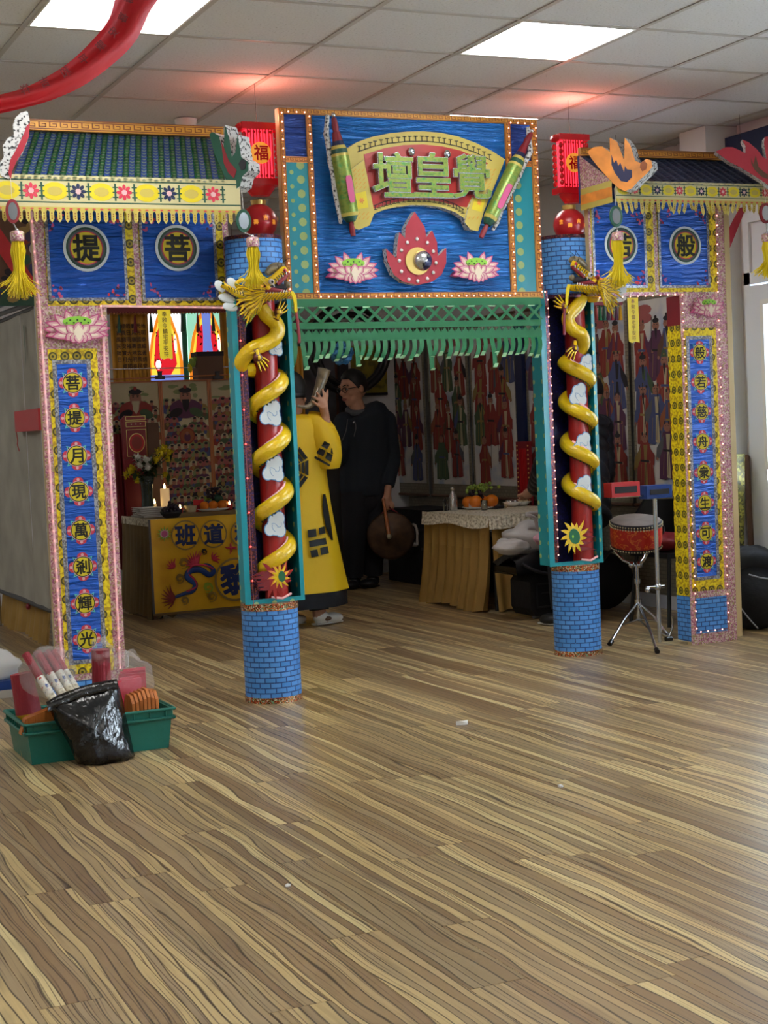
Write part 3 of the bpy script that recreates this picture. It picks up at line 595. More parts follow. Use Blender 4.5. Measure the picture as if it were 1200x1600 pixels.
def roof(side):
    L = side == 'left'
    ye = 6.82; yr = 7.12
    if L: A, B, C, D = pY(45, 200, yr), pY(338, 218, yr), pY(20, 272, ye), pY(352, 290, ye)
    else: A, B, C, D = pY(917, 243, yr), pY(1124, 238, yr), pY(950, 294, ye), pY(1215, 284, ye)
    if not L: A = pY(905, 243, yr); B = V((B.x + .1, yr, A.z)); C.x = A.x + .02
    A.z = B.z = (A.z + B.z) / 2; C.z = D.z = (C.z + D.z) / 2
    t = thing('roof', 'left toy-like paper roof of blue and green tiles with yellow flower frieze' if L else 'right paper roof with dark blue tiles, partly behind the orange flame', 'roof', ((A.x + B.x) / 2, yr, C.z), )
    q = MB(); th = V((0, 0, -.02)); q.face([C, D, B, A], 'roof_blue'); q.face([A + th, B + th, D + th, C + th], 'dark_blue')
    q.box((A.x, yr, zt0 := C.z - .06), (B.x, yr + .02, A.z), 'roof_blue'); q.face([C, A, (A.x, yr, C.z)], 'pink_trim'); q.face([(A.x - .001, ye, C.z - .1), (A.x - .001, ye, C.z + .012), (A.x - .001, yr, C.z + .012), (A.x - .001, yr, C.z - .1)], 'cream_yellow'); q.face([(A.x - .002, ye, C.z - .07), (A.x - .002, ye, C.z - .02), (A.x - .002, yr, C.z - .02), (A.x - .002, yr, C.z - .07)], 'finial_orange'); q.face([D, (B.x, yr, D.z), B], 'pink_trim'); q.build('roof_deck', t)
    q = MB(); nc = 34 if L else 36; nr = 16; nrm = (D - C).cross(A - C).normalized()
    for c in range(nc):
        for r in range(nr):
            u0, u1 = c / nc, (c + 1) / nc; v0, v1 = r / nr, (r + 1) / nr
            P = lambda u, v: vl(vl(C, D, u), vl(A, B, u), v)
            um = (u0 + u1) / 2; mt = ('roof_green' if c % 2 else 'roof_blue') if L else ('slate_dark' if c % 2 else 'slate_blue')
            o1 = nrm * (.010 if c % 2 else .006); dv = .35 / nr
            q.face([P(u0, v0 + dv) + nrm * .002, P(um - .3 / nc, v0) + o1, P(um, v0 - dv * .6) + o1 * 1.1, P(um + .3 / nc, v0) + o1, P(u1, v0 + dv) + nrm * .002, P(u1, v1 + dv), P(u0, v1 + dv)], mt)
            q.face([P(u0, v0 + dv) + nrm * .0018, P(um - .3 / nc, v0 - dv * .7) + o1 * .95, P(um, v0 - dv * 1.5) + o1, P(um + .3 / nc, v0 - dv * .7) + o1 * .95, P(u1, v0 + dv) + nrm * .0018], 'roof_rim' if L else 'slate_rim')
    q.build('roof_tiles', t, kind='stuff')
    # ridge
    q = MB(); rz0, rz1 = A.z - .006, A.z + (.042 if L else .034); q.box((A.x - .02, yr - .05, rz0), (B.x + .02, yr - .02, rz1), 'fret_gold'); fr = FY(yr - .05); fret(q, fr, A.x - .02, B.x + .02, rz0 + .003, rz1 - .006); q.rect(A.x - .02, B.x + .02, rz1 - .005, rz1, fr, 'fret_brown', .0015); q.build('ridge', t)
    # frieze
    yf = ye - .004; fr = FY(yf); x0_, x1_ = (pY(-14, 300, yf).x, pY(376, 320, yf).x) if L else (C.x, pY(1230, 300, yf).x)
    zt_ = C.z + .012; zb_ = (pY(190, 325, yf).z if L else pY(1070, 312, yf).z)
    q = MB(); q.rect(x0_, x1_, zb_, zt_, fr, 'cream', 0, .006); h = zt_ - zb_; zc = (zt_ + zb_) / 2
    q.rect(x0_, x1_, zb_ + h * .13, zb_ + h * .17, fr, 'dark_green', .001); q.rect(x0_, x1_, zt_ - h * .17, zt_ - h * .13, fr, 'dark_green', .001)
    k = 0; x = x0_ + h * .5
    while x < x1_ - h * .4:
        if k % 2 == 0:
            q.ell(x, zc, h * .42, h * .29, fr, 'print_yellow', .0012, n=14); q.ell(x, zc, h * .25, h * .15, fr, 'cream_yellow', .0016, n=10); st = h * .62
        else:
            m_ = 'print_red' if k % 4 == 1 else 'dark_blue'
            for a_ in range(8): q.ell(x + h * .17 * cos(a_ * pi / 4), zc + h * .17 * sin(a_ * pi / 4), h * .095, h * .06, fr, m_, .0012 + a_ * .00004, n=8, rot=a_ * pi / 4)
            q.ell(x, zc, h * .09, h * .09, fr, 'petal_light', .002, n=10)
            st = h * .62
        x2 = x + h * .36 + (h * .1 if k % 2 == 0 else 0)
        if k % 2 == 1: x2 = x + h * .34
        for s_ in (-1, 0, 1): q.rect(x2 - h * .09, x2 + h * .09, zc + s_ * h * .16 - h * .02, zc + s_ * h * .16 + h * .02, fr, 'dark_green', .0013)
        q.rect(x2 - h * .03, x2 + h * .03, zc - h * .28, zc + h * .28, fr, 'dark_green', .0014)
        x += st + (h * .14 if k % 2 == 0 else h * .14); k += 1
    q.build('flower_frieze', t)
    q = MB(); fh = .068 if L else .062; n_ = int((x1_ - x0_) / .0335); dx = (x1_ - x0_) / n_
    q.rect(x0_, x1_, zb_ - .014, zb_, fr, 'cream_yellow', .001, .003); R_ = random.Random(5)
    for k in range(n_):
        cx = x0_ + (k + .5) * dx; w_ = dx * .30; ln_ = fh * (1 if L else R_.uniform(.9, 1.35)); sw = 0 if L else R_.uniform(-.012, .012)
        q.poly([(cx - w_ + sw, zb_ - ln_ * .78), (cx + sw, zb_ - ln_), (cx + w_ + sw, zb_ - ln_ * .78), (cx + w_ * .9, zb_ - .022), (cx + dx * .5, zb_ - .013), (cx - dx * .5, zb_ - .013), (cx - w_ * .9, zb_ - .022)], fr, 'cream_yellow', .001, .002)
        for j in range(3): q.ell(cx + sw * j / 3, zb_ - .028 - j * .011, .0032, .0038, fr, 'fret_brown', .0016, n=6)
        q.ell(cx + dx * .5, zb_ - .008, dx * .25, .003, fr, 'print_red', .0016, n=8)
    q.build('paper_fringe', t)
    return t
RL = roof('left'); RR = roof('right')
# flame-shaped finials at the roof ends
def finial(name, label, pts, P0, n, depth, m, inner=None, im='dark_red', par=None):
    n = V(n).normalized(); ux = V((-n.y, n.x, 0)); 
    if ux.dot(CR) < 0: ux = -ux
    fr = (P0, ux, V((0, 0, 1)), n); q2 = lambda px, py: ((pN(px, py, P0, n) - P0).dot(ux), (pN(px, py, P0, n) - P0).z)
    t = thing(name, label, 'roof ornament', (P0.x, P0.y, P0.z), 'flame finials on the gate roofs'); q = MB(); q.poly([q2(*p) for p in pts], fr, m, 0, depth, 'speckled_foam'); q.build('flame_body', t)
    if inner:
        for k, (ip, mm) in enumerate(inner): q = MB(); q.poly([q2(*p) for p in ip], fr, mm, .002 + .001 * k, .001); q.build('painted_flame', t)
    return t
c1 = lambda pts: [(a / 2.667, 150 + b / 2.667) for a, b in pts]
finial('roof_finial', 'dark green flame finial with speckled white edge at the left roof\'s right end', c1([(872, 160), (885, 150), (912, 165), (930, 235), (938, 120), (958, 190), (966, 255), (980, 235), (990, 160), (1006, 255), (1035, 275), (1036, 310), (1010, 335), (1000, 375), (975, 395), (950, 370), (925, 310), (890, 230)]),
       pY(352, 260, 6.86), (-.8, -.6, 0), .095, 'dark_green', [([(345.5, 219), (352, 236), (358, 252), (370, 266), (366, 279), (357, 270), (350, 255)], 'dark_red'), ([(378, 248), (385, 252), (384, 264), (377, 266), (373, 256)], 'f_dark')])
c3 = lambda pts: [(820 + a / 3.158, 150 + b / 3.158) for a, b in pts]
finial('roof_finial', 'orange yellow flame finial with blue heart beside the right red lantern', c3([(308, 275), (340, 252), (380, 248), (420, 275), (418, 205), (455, 225), (490, 315), (492, 205), (520, 240), (545, 320), (570, 330), (600, 310), (625, 318), (630, 350), (600, 385), (560, 420), (530, 455), (495, 470), (462, 455), (430, 425), (370, 360), (330, 310)]),
       pY(955, 260, 6.82), (-.8, -.6, 0), .085, 'finial_orange', [(c3([(428, 290), (440, 330), (452, 315), (462, 345), (472, 330), (490, 375), (495, 345), (505, 362), (528, 365), (530, 400), (505, 425), (475, 420), (445, 380), (428, 340)]), 'navy'), (c3([(572, 330), (590, 318), (605, 335), (600, 362), (580, 372), (568, 352)]), 'f_orange')])
c3b = lambda pts: [(1100 + a / 5.33, 160 + b / 5.33) for a, b in pts]
finial('roof_finial', 'dark red flame finial at the far right roof end above the door', c3b([(95, 410), (180, 372), (240, 372), (300, 400), (345, 425), (345, 365), (318, 310), (370, 330), (440, 390), (490, 455), (520, 470), (500, 340), (505, 290), (600, 260), (640, 420), (640, 760), (560, 710), (480, 650), (400, 600), (300, 540), (210, 495), (150, 450)]),
       pY(1185, 255, 6.72), (-.5, -.85, 0), .09, 'flame_red', [(c3b([(390, 460), (410, 520), (430, 440), (455, 540), (500, 580), (530, 600), (533, 640), (480, 620), (420, 560), (395, 510)]), 'f_brown')])
finial('roof_finial', 'speckled white flame finial with dark red side at the left roof\'s outer end', [(43, 173), (32, 176), (24, 184), (20, 196), (22, 210), (12, 216), (4, 228), (6, 245), (-4, 262), (2, 275), (14, 280), (18, 262), (24, 250), (34, 238), (44, 214), (47, 190)],
       pY(25, 225, 6.80), (-.2, -1, 0), .08, 'speckled_foam', [([(47, 192), (45, 214), (36, 236), (26, 252), (19, 268), (17, 282), (13, 270), (16, 250), (26, 232), (36, 212), (42, 196)], 'flame_red')])

# ------------------------------------------------------------------ central signboard
t = thing('signboard', 'large blue central signboard with scroll plaque over the gateway', 'signboard', ((X(430, 300) + X(840, 300)) / 2, G, Z(640, 470)))
q2 = crop(400, 150, 2.5)
bx0, bx1 = X(441, 320), X(842, 320); bz0, bz1 = Z(640, 468), Z(640, 178)
q = MB(); q.rect(bx0, bx1, bz0, bz1, F0, 'pine', 0, .04); q.build('backing_board', t)
def band(a_, b_, y=320): return X(a_, y), X(b_, y)
iz0, iz1 = Z(640, 457), Z(640, 187)
q = MB(); l0, l1 = band(483, 492); r0, r1 = band(792, 801); q.rect(l1, r0, iz0, iz1, F0, 'board_blue_satin', .002, .001); q.build('blue_cloth', t)
for (a_, b_) in ((448, 484), (801, 833)):
    x0_, x1_ = band(a_, b_); zc_ = Z(465, 245) if a_ < 600 else Z(817, 252); q = MB(); q.rect(x0_, x1_, iz0, zc_ - .028, F0, 'turquoise_spots', .006, .004); q.rect(x0_, x1_, zc_ - .028, zc_, F0, 'finial_orange', .008, .004); fret(q, F0, x0_, x1_, zc_ - .025, zc_ - .004, e=.009); q.rect(x0_, x1_, zc_, iz1, F0, 'blue_satin_dark', .003, .001); q.build('spotted_column', t)
q = MB()
for (a_, b_, ) in ((bx0, band(449, 449)[0]), (l0, l1), (r0, r1), (band(832, 832)[0], bx1)): q.rect(a_, b_, bz0, bz1, F0, 'fret_gold', .010, .008); fret(q, F0, a_, b_, bz0, bz1, True, e=.011)
for (a_, b_) in ((bz0, iz0), (iz1, bz1)): q.rect(bx0, bx1, a_, b_, F0, 'fret_gold', .0112, .008); fret(q, F0, bx0, bx1, a_, b_, e=.0122)
q.build('meander_frame', t)
e = G - .02; xm = lambda a_, b_: (a_ + b_) / 2
leds([V((bx0 + .012, e, bz0 + .01)), V((bx0 + .012, e, bz1 - .02)), V((xm(l0, l1), e, bz1 - .02)), V((xm(l0, l1), e, bz0 + .015)), V((xm(r0, r1), e, bz0 + .015)), V((xm(r0, r1), e, bz1 - .025)), V((bx1 - .012, e, bz1 - .025)), V((bx1 - .012, e, bz0 + .01))], t, .042, False)
# scroll plaque
cq = crop(480, 180, 3.333); yp = G - .05; fp = FY(yp)
top = [(200, 178), (260, 140), (340, 112), (430, 94), (520, 85), (610, 84), (700, 92), (790, 112), (880, 145), (960, 185), (1030, 230)]; bot = [(815, 535), (770, 505), (700, 480), (620, 468), (540, 468), (460, 478), (400, 492), (345, 515)]
pl = MB(); pl.poly(cq(top + [(985, 345), (880, 600), (840, 590)] + bot + [(330, 560), (255, 595), (225, 340)], yp)[::-1], fp, 'cream_yellow', 0, .05, 'speckled_foam'); pl.build('plaque_body', t)
q = MB(); q.poly(cq([(295, 205), (400, 172), (500, 156), (600, 152), (700, 162), (800, 185), (900, 228), (940, 250), (900, 330), (830, 480), (770, 470), (690, 450), (610, 440), (530, 442), (450, 455), (345, 488), (310, 330)], yp)[::-1], fp, 'pole_red', .002, .002); q.build('red_field', t)
q = MB()
def arcline(P, w_, m_, e_):
    P = [V((x, 0, z)) for x, z in P]; 
    for p, r_ in zip(P, P[1:]):
        d_ = (r_ - p).normalized(); n_ = V((-d_.z, 0, d_.x)) * w_; q.poly([((p - n_).x, (p - n_).z), ((r_ - n_).x, (r_ - n_).z), ((r_ + n_).x, (r_ + n_).z), ((p + n_).x, (p + n_).z)], fp, m_, e_)
T2 = [(x, y + 52) for x, y in top[1:-1]]; arcline(cq(T2, yp), .0022, 'ink', .0025); arcline(cq([(x, y - 42) for x, y in bot], yp), .0022, 'ink', .0025)
for base_, dz in ((T2, -26), ([(x, y - 42) for x, y in bot], 22)):
    for (p, r_) in zip(base_, base_[1:]):
        for u_ in (.15, .5, .85):
            x_, y_ = lerp(p[0], r_[0], u_), lerp(p[1], r_[1], u_); (ax, az), = cq([(x_, y_)], yp); (cx_, cz_), = cq([(x_, y_ + dz)], yp)
            q.rect(ax - .002, ax + .002, min(az, cz_), max(az, cz_), fp, 'ink', .003); q.rect(ax - .011, ax + .011, cz_ - .002, cz_ + .002, fp, 'ink', .0032)
q.build('key_border', t, kind='stuff')
# curled inner ends
for k, P in enumerate([[(215, 290), (290, 235), (310, 330), (345, 510), (320, 575), (265, 598), (240, 590), (232, 450)], [(930, 255), (990, 320), (930, 450), (885, 605), (845, 598), (815, 560), (835, 480), (880, 380)]]):
    q = MB(); q.poly(cq(P, yp)[::-1], fp, 'cream_yellow', .012, .012, 'speckled_foam'); cx = sum(p[0] for p in P) / 8; cy = sum(p[1] for p in P) / 8
    pp = cq([(cx - 36, cy - 35), (cx + 22, cy - 50), (cx + 36, cy + 35), (cx - 20, cy + 45)] if k == 0 else [(cx - 14, cy - 45), (cx + 40, cy - 35), (cx + 12, cy + 50), (cx - 40, cy + 35)], yp)[::-1]; q.poly(pp, fp, 'print_yellow', .014)
    (ex, ez), = cq([(cx, cy)], yp)
    for a_ in range(6): q.ell(ex + .008 * cos(a_), ez + .008 * sin(a_), .008, .004, fp, 'finial_orange', .0145 + a_ * .0001, n=7, rot=a_)
    R_ = random.Random(k)
    for j in range(12):
        tt = j / 12; y_ = lerp(290, 560, tt); xx = (lerp(262, 290, tt) if k == 0 else lerp(945, 850, tt))
        if abs(y_ - cy) < 60: continue
        for u_ in (-22, 0, 22): (dx_, dz_), = cq([(xx + u_, y_)], yp); q.poly([(dx_ - .008, dz_ - .007), (dx_ - .005, dz_ - .008), (dx_ + .009, dz_ + .006), (dx_ + .006, dz_ + .008)], fp, 'fret_gold', .0143)
    q.build('curled_end', t)
# green outer rolls
for k, (A_, B_, rA, rB) in enumerate([((138, 95), (215, 560), .032, .045), ((1118, 165), (922, 575), .030, .038)]):
    PA = V((cq([A_], yp)[0][0], yp - .03, cq([A_], yp)[0][1])); PB = V((cq([B_], yp)[0][0], yp - .03, cq([B_], yp)[0][1])); dd = PB - PA
    rolls = [(0, .6, 'dark_red'), (.10, .8, 'dark_blue'), (.15, .95, 'cream_yellow'), (.19, 1.15, 'dark_green'), (.24, 1.2, 'cream_yellow'), (.27, 1.25, 'seed'), (.9, 1.0, 'cream_yellow'), (.94, .9, 'dark_green'), (1, .5, 'dark_green')]
    path = [PA + dd * a_[0] for a_ in rolls]; rr_ = [lerp(rA, rB, a_[0]) * a_[1] for a_ in rolls]; names = [a_[2] if a_[2] != 'seed' else 'plaque_leaf' for a_ in rolls]
    q = MB(); q.tube(path, rr_, 'plaque_leaf', 14, mf=lambda a_, b_: names[a_]); q.tube([PA - dd * .16, PA - dd * .06, PA], [.012, .017, .014], 'dark_red', 10); q.ball(PA - dd * .19, .012, 'silver', 10, 6); q.tube([PB, PB + dd * .09, PB + dd * .16], [.01, .014, .012], 'dark_red', 10); rp = q.build('scroll_roll', t)
    q = MB(); d_ = dd.normalized(); n_ = V((d_.z, 0, -d_.x)); r_ = rB * 1.12; q.poly([(0, 0)] and [((PA + dd * u_ + n_ * v_).x, (PA + dd * u_ + n_ * v_).z) for u_, v_ in ((.5, -.016), (.53, -.02), (.76, -.02), (.8, -.014), (.8, .006), (.76, .012), (.53, .012), (.5, .006))], FY(yp - .03 - r_), 'petal_pink', 0, .004); q.build('pink_patch', t)
    q = MB(); edge = [PA - dd * .2 + n_ * .03] + [PA + dd * u_ + n_ * .046 * (-1 if (n_.x > 0) == (k == 0) else 1) + V((0, .02, 0)) + n_ * random.uniform(-.005, .005) for u_ in (0, .15, .3, .45, .6, .75, .9, 1)]; q.tube(edge, [.010] + [.014] * 7 + [.008], 'speckled_foam', 6); q.build('foam_edge', t)
for ch, c_ in zip('壇皇覺', ((435, 315), (640, 318), (840, 325))):
    (cx_, cz_), = cq([c_], yp); q = MB(); q.glyph(ch, cx_, cz_, .215, fp, 'silver', .034, .03, .03, 'silver'); q.glyph(ch, cx_, cz_, .212, fp, 'plaque_leaf', .038, .002, .018, 'silver'); q.build('raised_character', t)
for c_ in ((537, 192), (723, 205)):
    (cx_, cz_), = cq([c_], yp); q = MB(); q.ball((cx_, yp - .012, cz_), (.022, .014, .022), 'mirror', 8, 5); q.build('mirror_stud', t)
# flaming jewel
q = MB(); q.poly(cq([(560, 502), (612, 582), (620, 635), (650, 600), (676, 660), (680, 735), (724, 692), (724, 770), (700, 830), (650, 868), (575, 884), (500, 868), (450, 830), (418, 760), (410, 695), (465, 745), (470, 670), (480, 610), (510, 640), (512, 585), (535, 540)], yp)[::-1], fp, 'flame_red', .0, .045, 'speckled_foam'); q.build('flame_plate', t)
(cx_, cz_), = cq([(575, 760)], yp); q = MB(); q.ell(cx_, cz_, .068, .068, fp, 'gold', .006, .006, 28); q.build('gold_ring', t)
(cx2, cz2), = cq([(597, 758)], yp); q = MB()
def yy_m(a_, b_):
    # a = latitude ring on a hemisphere turned to the viewer
    ph = a_ / 8 * pi / 2; an = 2 * pi * b_ / 24; u_, v_ = sin(ph) * cos(an), sin(ph) * sin(an); bulge = .35 * sin(v_ * pi)
    return 'navy' if u_ > bulge * .9 else 'silver'
rows = [[V((cx2 + .05 * sin(a_ / 8 * pi / 2) * cos(2 * pi * b_ / 24), yp - .006 - .04 * cos(a_ / 8 * pi / 2), cz2 + .05 * sin(a_ / 8 * pi / 2) * sin(2 * pi * b_ / 24))) for b_ in range(24)] for a_ in range(9)]
q.grid(rows, 'silver', True, mf=yy_m); q.ball((cx2 + .018, yp - .042, cz2 + .018), .009, 'f_grey', 8, 6); q.ball((cx2 - .01, yp - .044, cz2 - .022), .009, 'dark_metal', 8, 6); q.build('jewel_dome', t)
q = MB()
for p in [(520, 664), (570, 645), (624, 665), (655, 710), (669, 770), (655, 820), (624, 852), (574, 864), (528, 855), (489, 814), (478, 758), (489, 704)]: (dx_, dz_), = cq([p], yp); q.ball((dx_, yp - .004, dz_), (.0095, .006, .0095), 'white', 8, 5)
q.build('pearl_dots', t, kind='stuff')
for p in ((237, 805), (878, 800)): (dx_, dz_), = cq([p], yp); lotus('lotus', t, dx_, dz_, .27, .155, fp, .04, 0)

# ------------------------------------------------------------------ green paper valance
yv = G - .03; fv = FY(yv); vx0, vx1 = X(452, 500, yv), X(846, 500, yv); z0 = Z(640, 466, yv)
t = thing('paper_valance', 'green cut-paper valance of lattice and fringe hanging under the signboard', 'valance', ((vx0 + vx1) / 2, yv, z0 - .25))
zs = [Z(640, k, yv) for k in (466, 478, 502, 512, 520, 530)]
q = MB(); q.rect(vx0, vx1, zs[1], zs[0], fv, 'green_paper', 0, .002); q.rect(vx0, vx1, zs[3], zs[2], fv, 'green_paper', 0, .002)
q.rect(vx0, vx1, zs[5] - .004, zs[4], fv, 'green_paper', 0, .002); n_ = 17; dx = (vx1 - vx0) / n_; hh = zs[1] - zs[2]
for k in range(n_):
    for s_ in (0, 1):
        xa, xb = vx0 + k * dx, vx0 + (k + 1) * dx; 
        if s_: xa, xb = xb, xa
        w_ = .010 if xa < xb else -.010; w_ = .011
        q.poly([(xa - w_, zs[2]), (xa + w_, zs[2]), (xb + w_, zs[1]), (xb - w_, zs[1])], fv, 'green_paper', .001 + .001 * s_, .001)
q.build('lattice_band', t)
q = MB(); m_ = 36; dx = (vx1 - vx0) / m_
for k in range(m_): xa = vx0 + k * dx; q.poly([(xa, zs[4]), (xa + dx * .5, zs[3]), (xa + dx, zs[4])], fv, 'green_paper', .0005, .001); q.poly([(xa, zs[4]), (xa + dx * .2, zs[4]), (xa, zs[3])][::1], fv, 'green_paper', .0003, .001)
for k in range(12): xa = vx0 + (k + .5) * (vx1 - vx0) / 12; q.rect(xa - .02, xa + .02, zs[1] - .006, zs[1] - .001, fv, 'green_paper_light', .003)
q.build('tooth_band', t, kind='stuff')
R_ = random.Random(11); n_ = 35; dx = (vx1 - vx0) / n_
for k in range(n_):
    xa = vx0 + (k + .5) * dx; q = MB(); ln_ = R_.uniform(.085, .11) * (1.45 if k in (0, 1, 8, 18, 27) else 1); bend = R_.uniform(.01, .03) * (-1 if k in (1, 8, 18, 27) else 1); w_ = dx * .31; rows = []
    for j in range(6):
        u_ = j / 5; cx_ = xa + bend * (-u_ * u_) * 1.0 - .014 * u_; zz = zs[5] - ln_ * u_; yy_ = yv - .004 - .03 * sin(u_ * 2.4) - .0
        rows.append([V((cx_ - w_, yy_, zz)), V((cx_ + w_, yy_, zz))])
    q.grid(rows, 'green_paper', sm=True)
    a_, b_ = rows[-1]; c_ = R_.uniform(.01, .022); q.face([a_, b_, b_ + V((.004, -.012, c_)), a_ + V((.006, -.014, c_))], 'green_paper_light')
    q.build('fringe_strip', t)
# ================================================================== DRAGON PILLARS
def pillar(side):
    L = side == 'left'
    cx, cy = (2.565, 6.99) if L else (4.43, 7.265); R = .134 if L else .128
    bh = pY(428, 945, cy - R).z if L else pY(903, 885, cy - R).z
    t = thing('dragon_pillar', 'left dragon pillar, yellow dragon climbing a red pole on a blue brick base' if L else 'right dragon pillar, beside the drum, its coils descending to the right', 'pillar', (cx, cy, 0))
    q = MB(); q.lathe([(R, .0), (R, bh)], (cx, cy, 0), 'brick_paper', 40); q.build('brick_base', t)
    q = MB(); q.lathe([(R + .003, 0.0), (R + .003, .028)], (cx, cy, 0), 'glitter_trim', 40); q.lathe([(R + .003, bh - .03), (R + .003, bh + .004)], (cx, cy, 0), 'glitter_trim', 40); q.build('glitter_band', t)
    # open-fronted niche
    yf = cy - .07; yb = cy + .08
    ztop = pY(410, 478, yf).z if L else pY(890, 462, yf).z
    xl = (pY(384, 700, yf).x if L else pY(862, 700, yf).x) ; xr = (pY(460, 700, yf).x if L else pY(932, 700, yf).x)
    z0 = bh + .004; z1 = ztop + .03
    q = MB(); q.box((xl, yb - .012, z0), (xr, yb, z1), 'navy_glitter'); q.build('back_panel', t)
    q = MB(); q.box((xl - .012, yf, z0), (xl, yb, z1), 'turquoise_strip')
    fr = FY(yf - .002)
    if L: q.rect(xl - .012, xl + .028, z0, z1, fr, 'dark_glitter', 0, .004); q.rect(xl - .040, xl - .012, z0, z1, fr, 'turquoise_strip', 0, .004)
    else: q.rect(xl - .040, xl - .008, z0, z1, fr, 'turquoise_strip', 0, .004); q.rect(xl - .008, xl + .012, z0, z1, fr, 'dark_glitter', 0, .003)
    q.build('side_panel', t)
    q = MB(); q.box((xr, yf, z0), (xr + .012, yb, z1), 'turquoise_strip'); q.rect(xr - .004, xr + .016, z0, z1, fr, 'turquoise_strip', 0, .004); q.build('side_panel', t)
    q = MB(); q.rect(xl - .02, xr + .016, z0, z0 + .02, fr, 'turquoise_strip', .001, .006); q.build('bottom_rail', t)
    if L: leds([V((xl - .002, yf - .008, z1 - .03 - .1 * k)) for k in range(15)], t, .16, False, 'bulb_red', .004)
    else: leds([V((xl - .035, yf - .03, z1 + .03)), V((xl + .0, yf - .02, z1 - .05)), V((xl + .004, yf - .02, z0 + .06))], t, .045, False)
    # pole
    px = (pY(422, 700, cy - .02).x if L else pY(906, 700, cy - .02).x); py = cy - .015; rp = .056
    q = MB(); q.lathe([(rp, bh + .005), (rp, z1)], (px, py, 0), 'pole_red', 24); q.build('red_pole', t)
    # dragon body
    Rh, rt = .071, .036; path = []; rad = []
    if L:
        zc = [pY(x, y, py - .06).z for x, y in ((414, 612), (419, 697), (423, 783), (428, 870))]; pitch = (zc[0] - zc[-1]) / 3; sgn = 1
        S = [(385, 572), (386, 556), (396, 545), (412, 538), (427, 530), (434, 516), (429, 503), (416, 492), (408, 478)]
    else:
        zc = [pY(x, y, py - .06).z for x, y in ((896, 584), (899, 646), (903, 712), (907, 778))]; pitch = (zc[0] - zc[-1]) / 3; sgn = -1
        S = [(918, 545), (917, 534), (908, 522), (896, 515), (889, 505), (888, 495), (896, 485), (905, 474), (910, 462)]
    th = -pi * .62 if True else 0; pts = []
    thN = 2 * pi * 3 + pi * .55; n_ = 92
    for i in range(n_ + 1):
        a_ = -pi * .55 + (thN + pi * .55) * i / n_
        pts.append(V((px + sgn * Rh * sin(a_), py - Rh * cos(a_), zc[-1] + pitch * a_ / (2 * pi))))
    k_ = len(pts); rad = [min(rt, .022 + .010 * i) for i in range(k_)]
    # the upper bends, in front of the pole
    up = [pY(x, y, py - .10) for x, y in S]; up[0].y = py - .03; up[1].y = py - .07
    # blend behind the pole, up to the first bend
    last = pts[-1]; mid_ = V((px - sgn * -.01, py + .02, (last.z + up[0].z) / 2)); 
    mid_ = V((px, py + Rh * .75, (last.z + up[0].z) / 2))
    up = spl([last, mid_, up[0]] + up[1:], 6)[1:]; pts += up; rad += [rt * 1.0] * (len(up) - 6) + [rt * .98, rt * .95, rt * .92, rt * .88, rt * .85, rt * .8]
    q = MB(); q.tube(pts, rad, 'dragon_yellow', 14)
    q.build('dragon_body', t)
    q = MB()
    for i in range(4, n_ - 2):
        p = pts[i]
        if p.y > py - .005: continue
        d_ = (pts[i + 1] - p).normalized(); o_ = V((p.x - px, p.y - py, 0)).normalized(); dn = d_.cross(o_); dn = -dn if dn.z > 0 else dn
        b0 = p + dn * rt * .93 + o_ * -.004
        q.face([b0 - d_ * .010, b0 + d_ * .010, b0 + dn * .012 + d_ * .004], 'dragon_green'); q.face([b0 - d_ * .010 + o_ * .004, b0 + dn * .012 + d_ * .004, b0 + d_ * .010 + o_ * .004], 'leaf')
    q.build('dragon_crest', t, kind='stuff')
    # light cord that follows the coils
    for z_ in zc:
        pa = [V((px + sgn * (Rh - .01) * sin(a_), py - (Rh - .005) * cos(a_) - .002, z_ + pitch * a_ / (2 * pi) + rt * 1.0)) for a_ in [-1.2 + .3 * k for k in range(9)]]
        leds(pa, t, .032, True, 'bulb', .0032, 'coil_light_cord')
    # clouds on the pole
    cs = [(432, 545, .6), (424, 648, 1), (428, 735, 1), (431, 822, 1)] if L else [(916, 568, .75), (904, 618, 1), (911, 695, 1), (912, 762, 1)]
    for x_, y_, s_ in cs:
        q = MB(); p = pY(x_, y_, py - rp - .006); fr2 = FY(py - rp - .006); R_ = random.Random(x_)
        E = [(0, 0, .042, .036), (-.03, -.012, .026, .024), (.018, .03, .026, .026), (.022, -.02, .024, .024), (-.01, .022, .026, .024)]
        for k, (a_, b_, c_, d_) in enumerate(E): q.ell(p.x + a_ * s_, p.z + b_ * s_ * 1.15, c_ * s_ + .004, d_ * s_ * 1.2 + .004, fr2, 'cloud_blue', .001 + .0001 * k, .003, 16)
        for k, (a_, b_, c_, d_) in enumerate(E): q.ell(p.x + a_ * s_, p.z + b_ * s_ * 1.15, c_ * s_, d_ * s_ * 1.2, fr2, 'cloud_white', .002 + .0001 * k, 0, 16)
        for k in range(3):
            a0_ = k * 2.1 + .4; q.tube([V((p.x + .02 * s_ * cos(a0_ + j * .4) + (k - 1) * .008, py - rp - .0085, p.z + (.012 + .003 * j) * s_ * sin(a0_ + j * .4) + (k - 1) * .008)) for j in range(6)], .0011, 'cloud_blue', 4)
        q.build('painted_cloud', t)
    # flame at the foot of the coils
    q = MB(); f_ = pY(428, 905, py - .085) if L else pY(897, 838, py - .085); fr2 = FY(py - .085); R_ = random.Random(2)
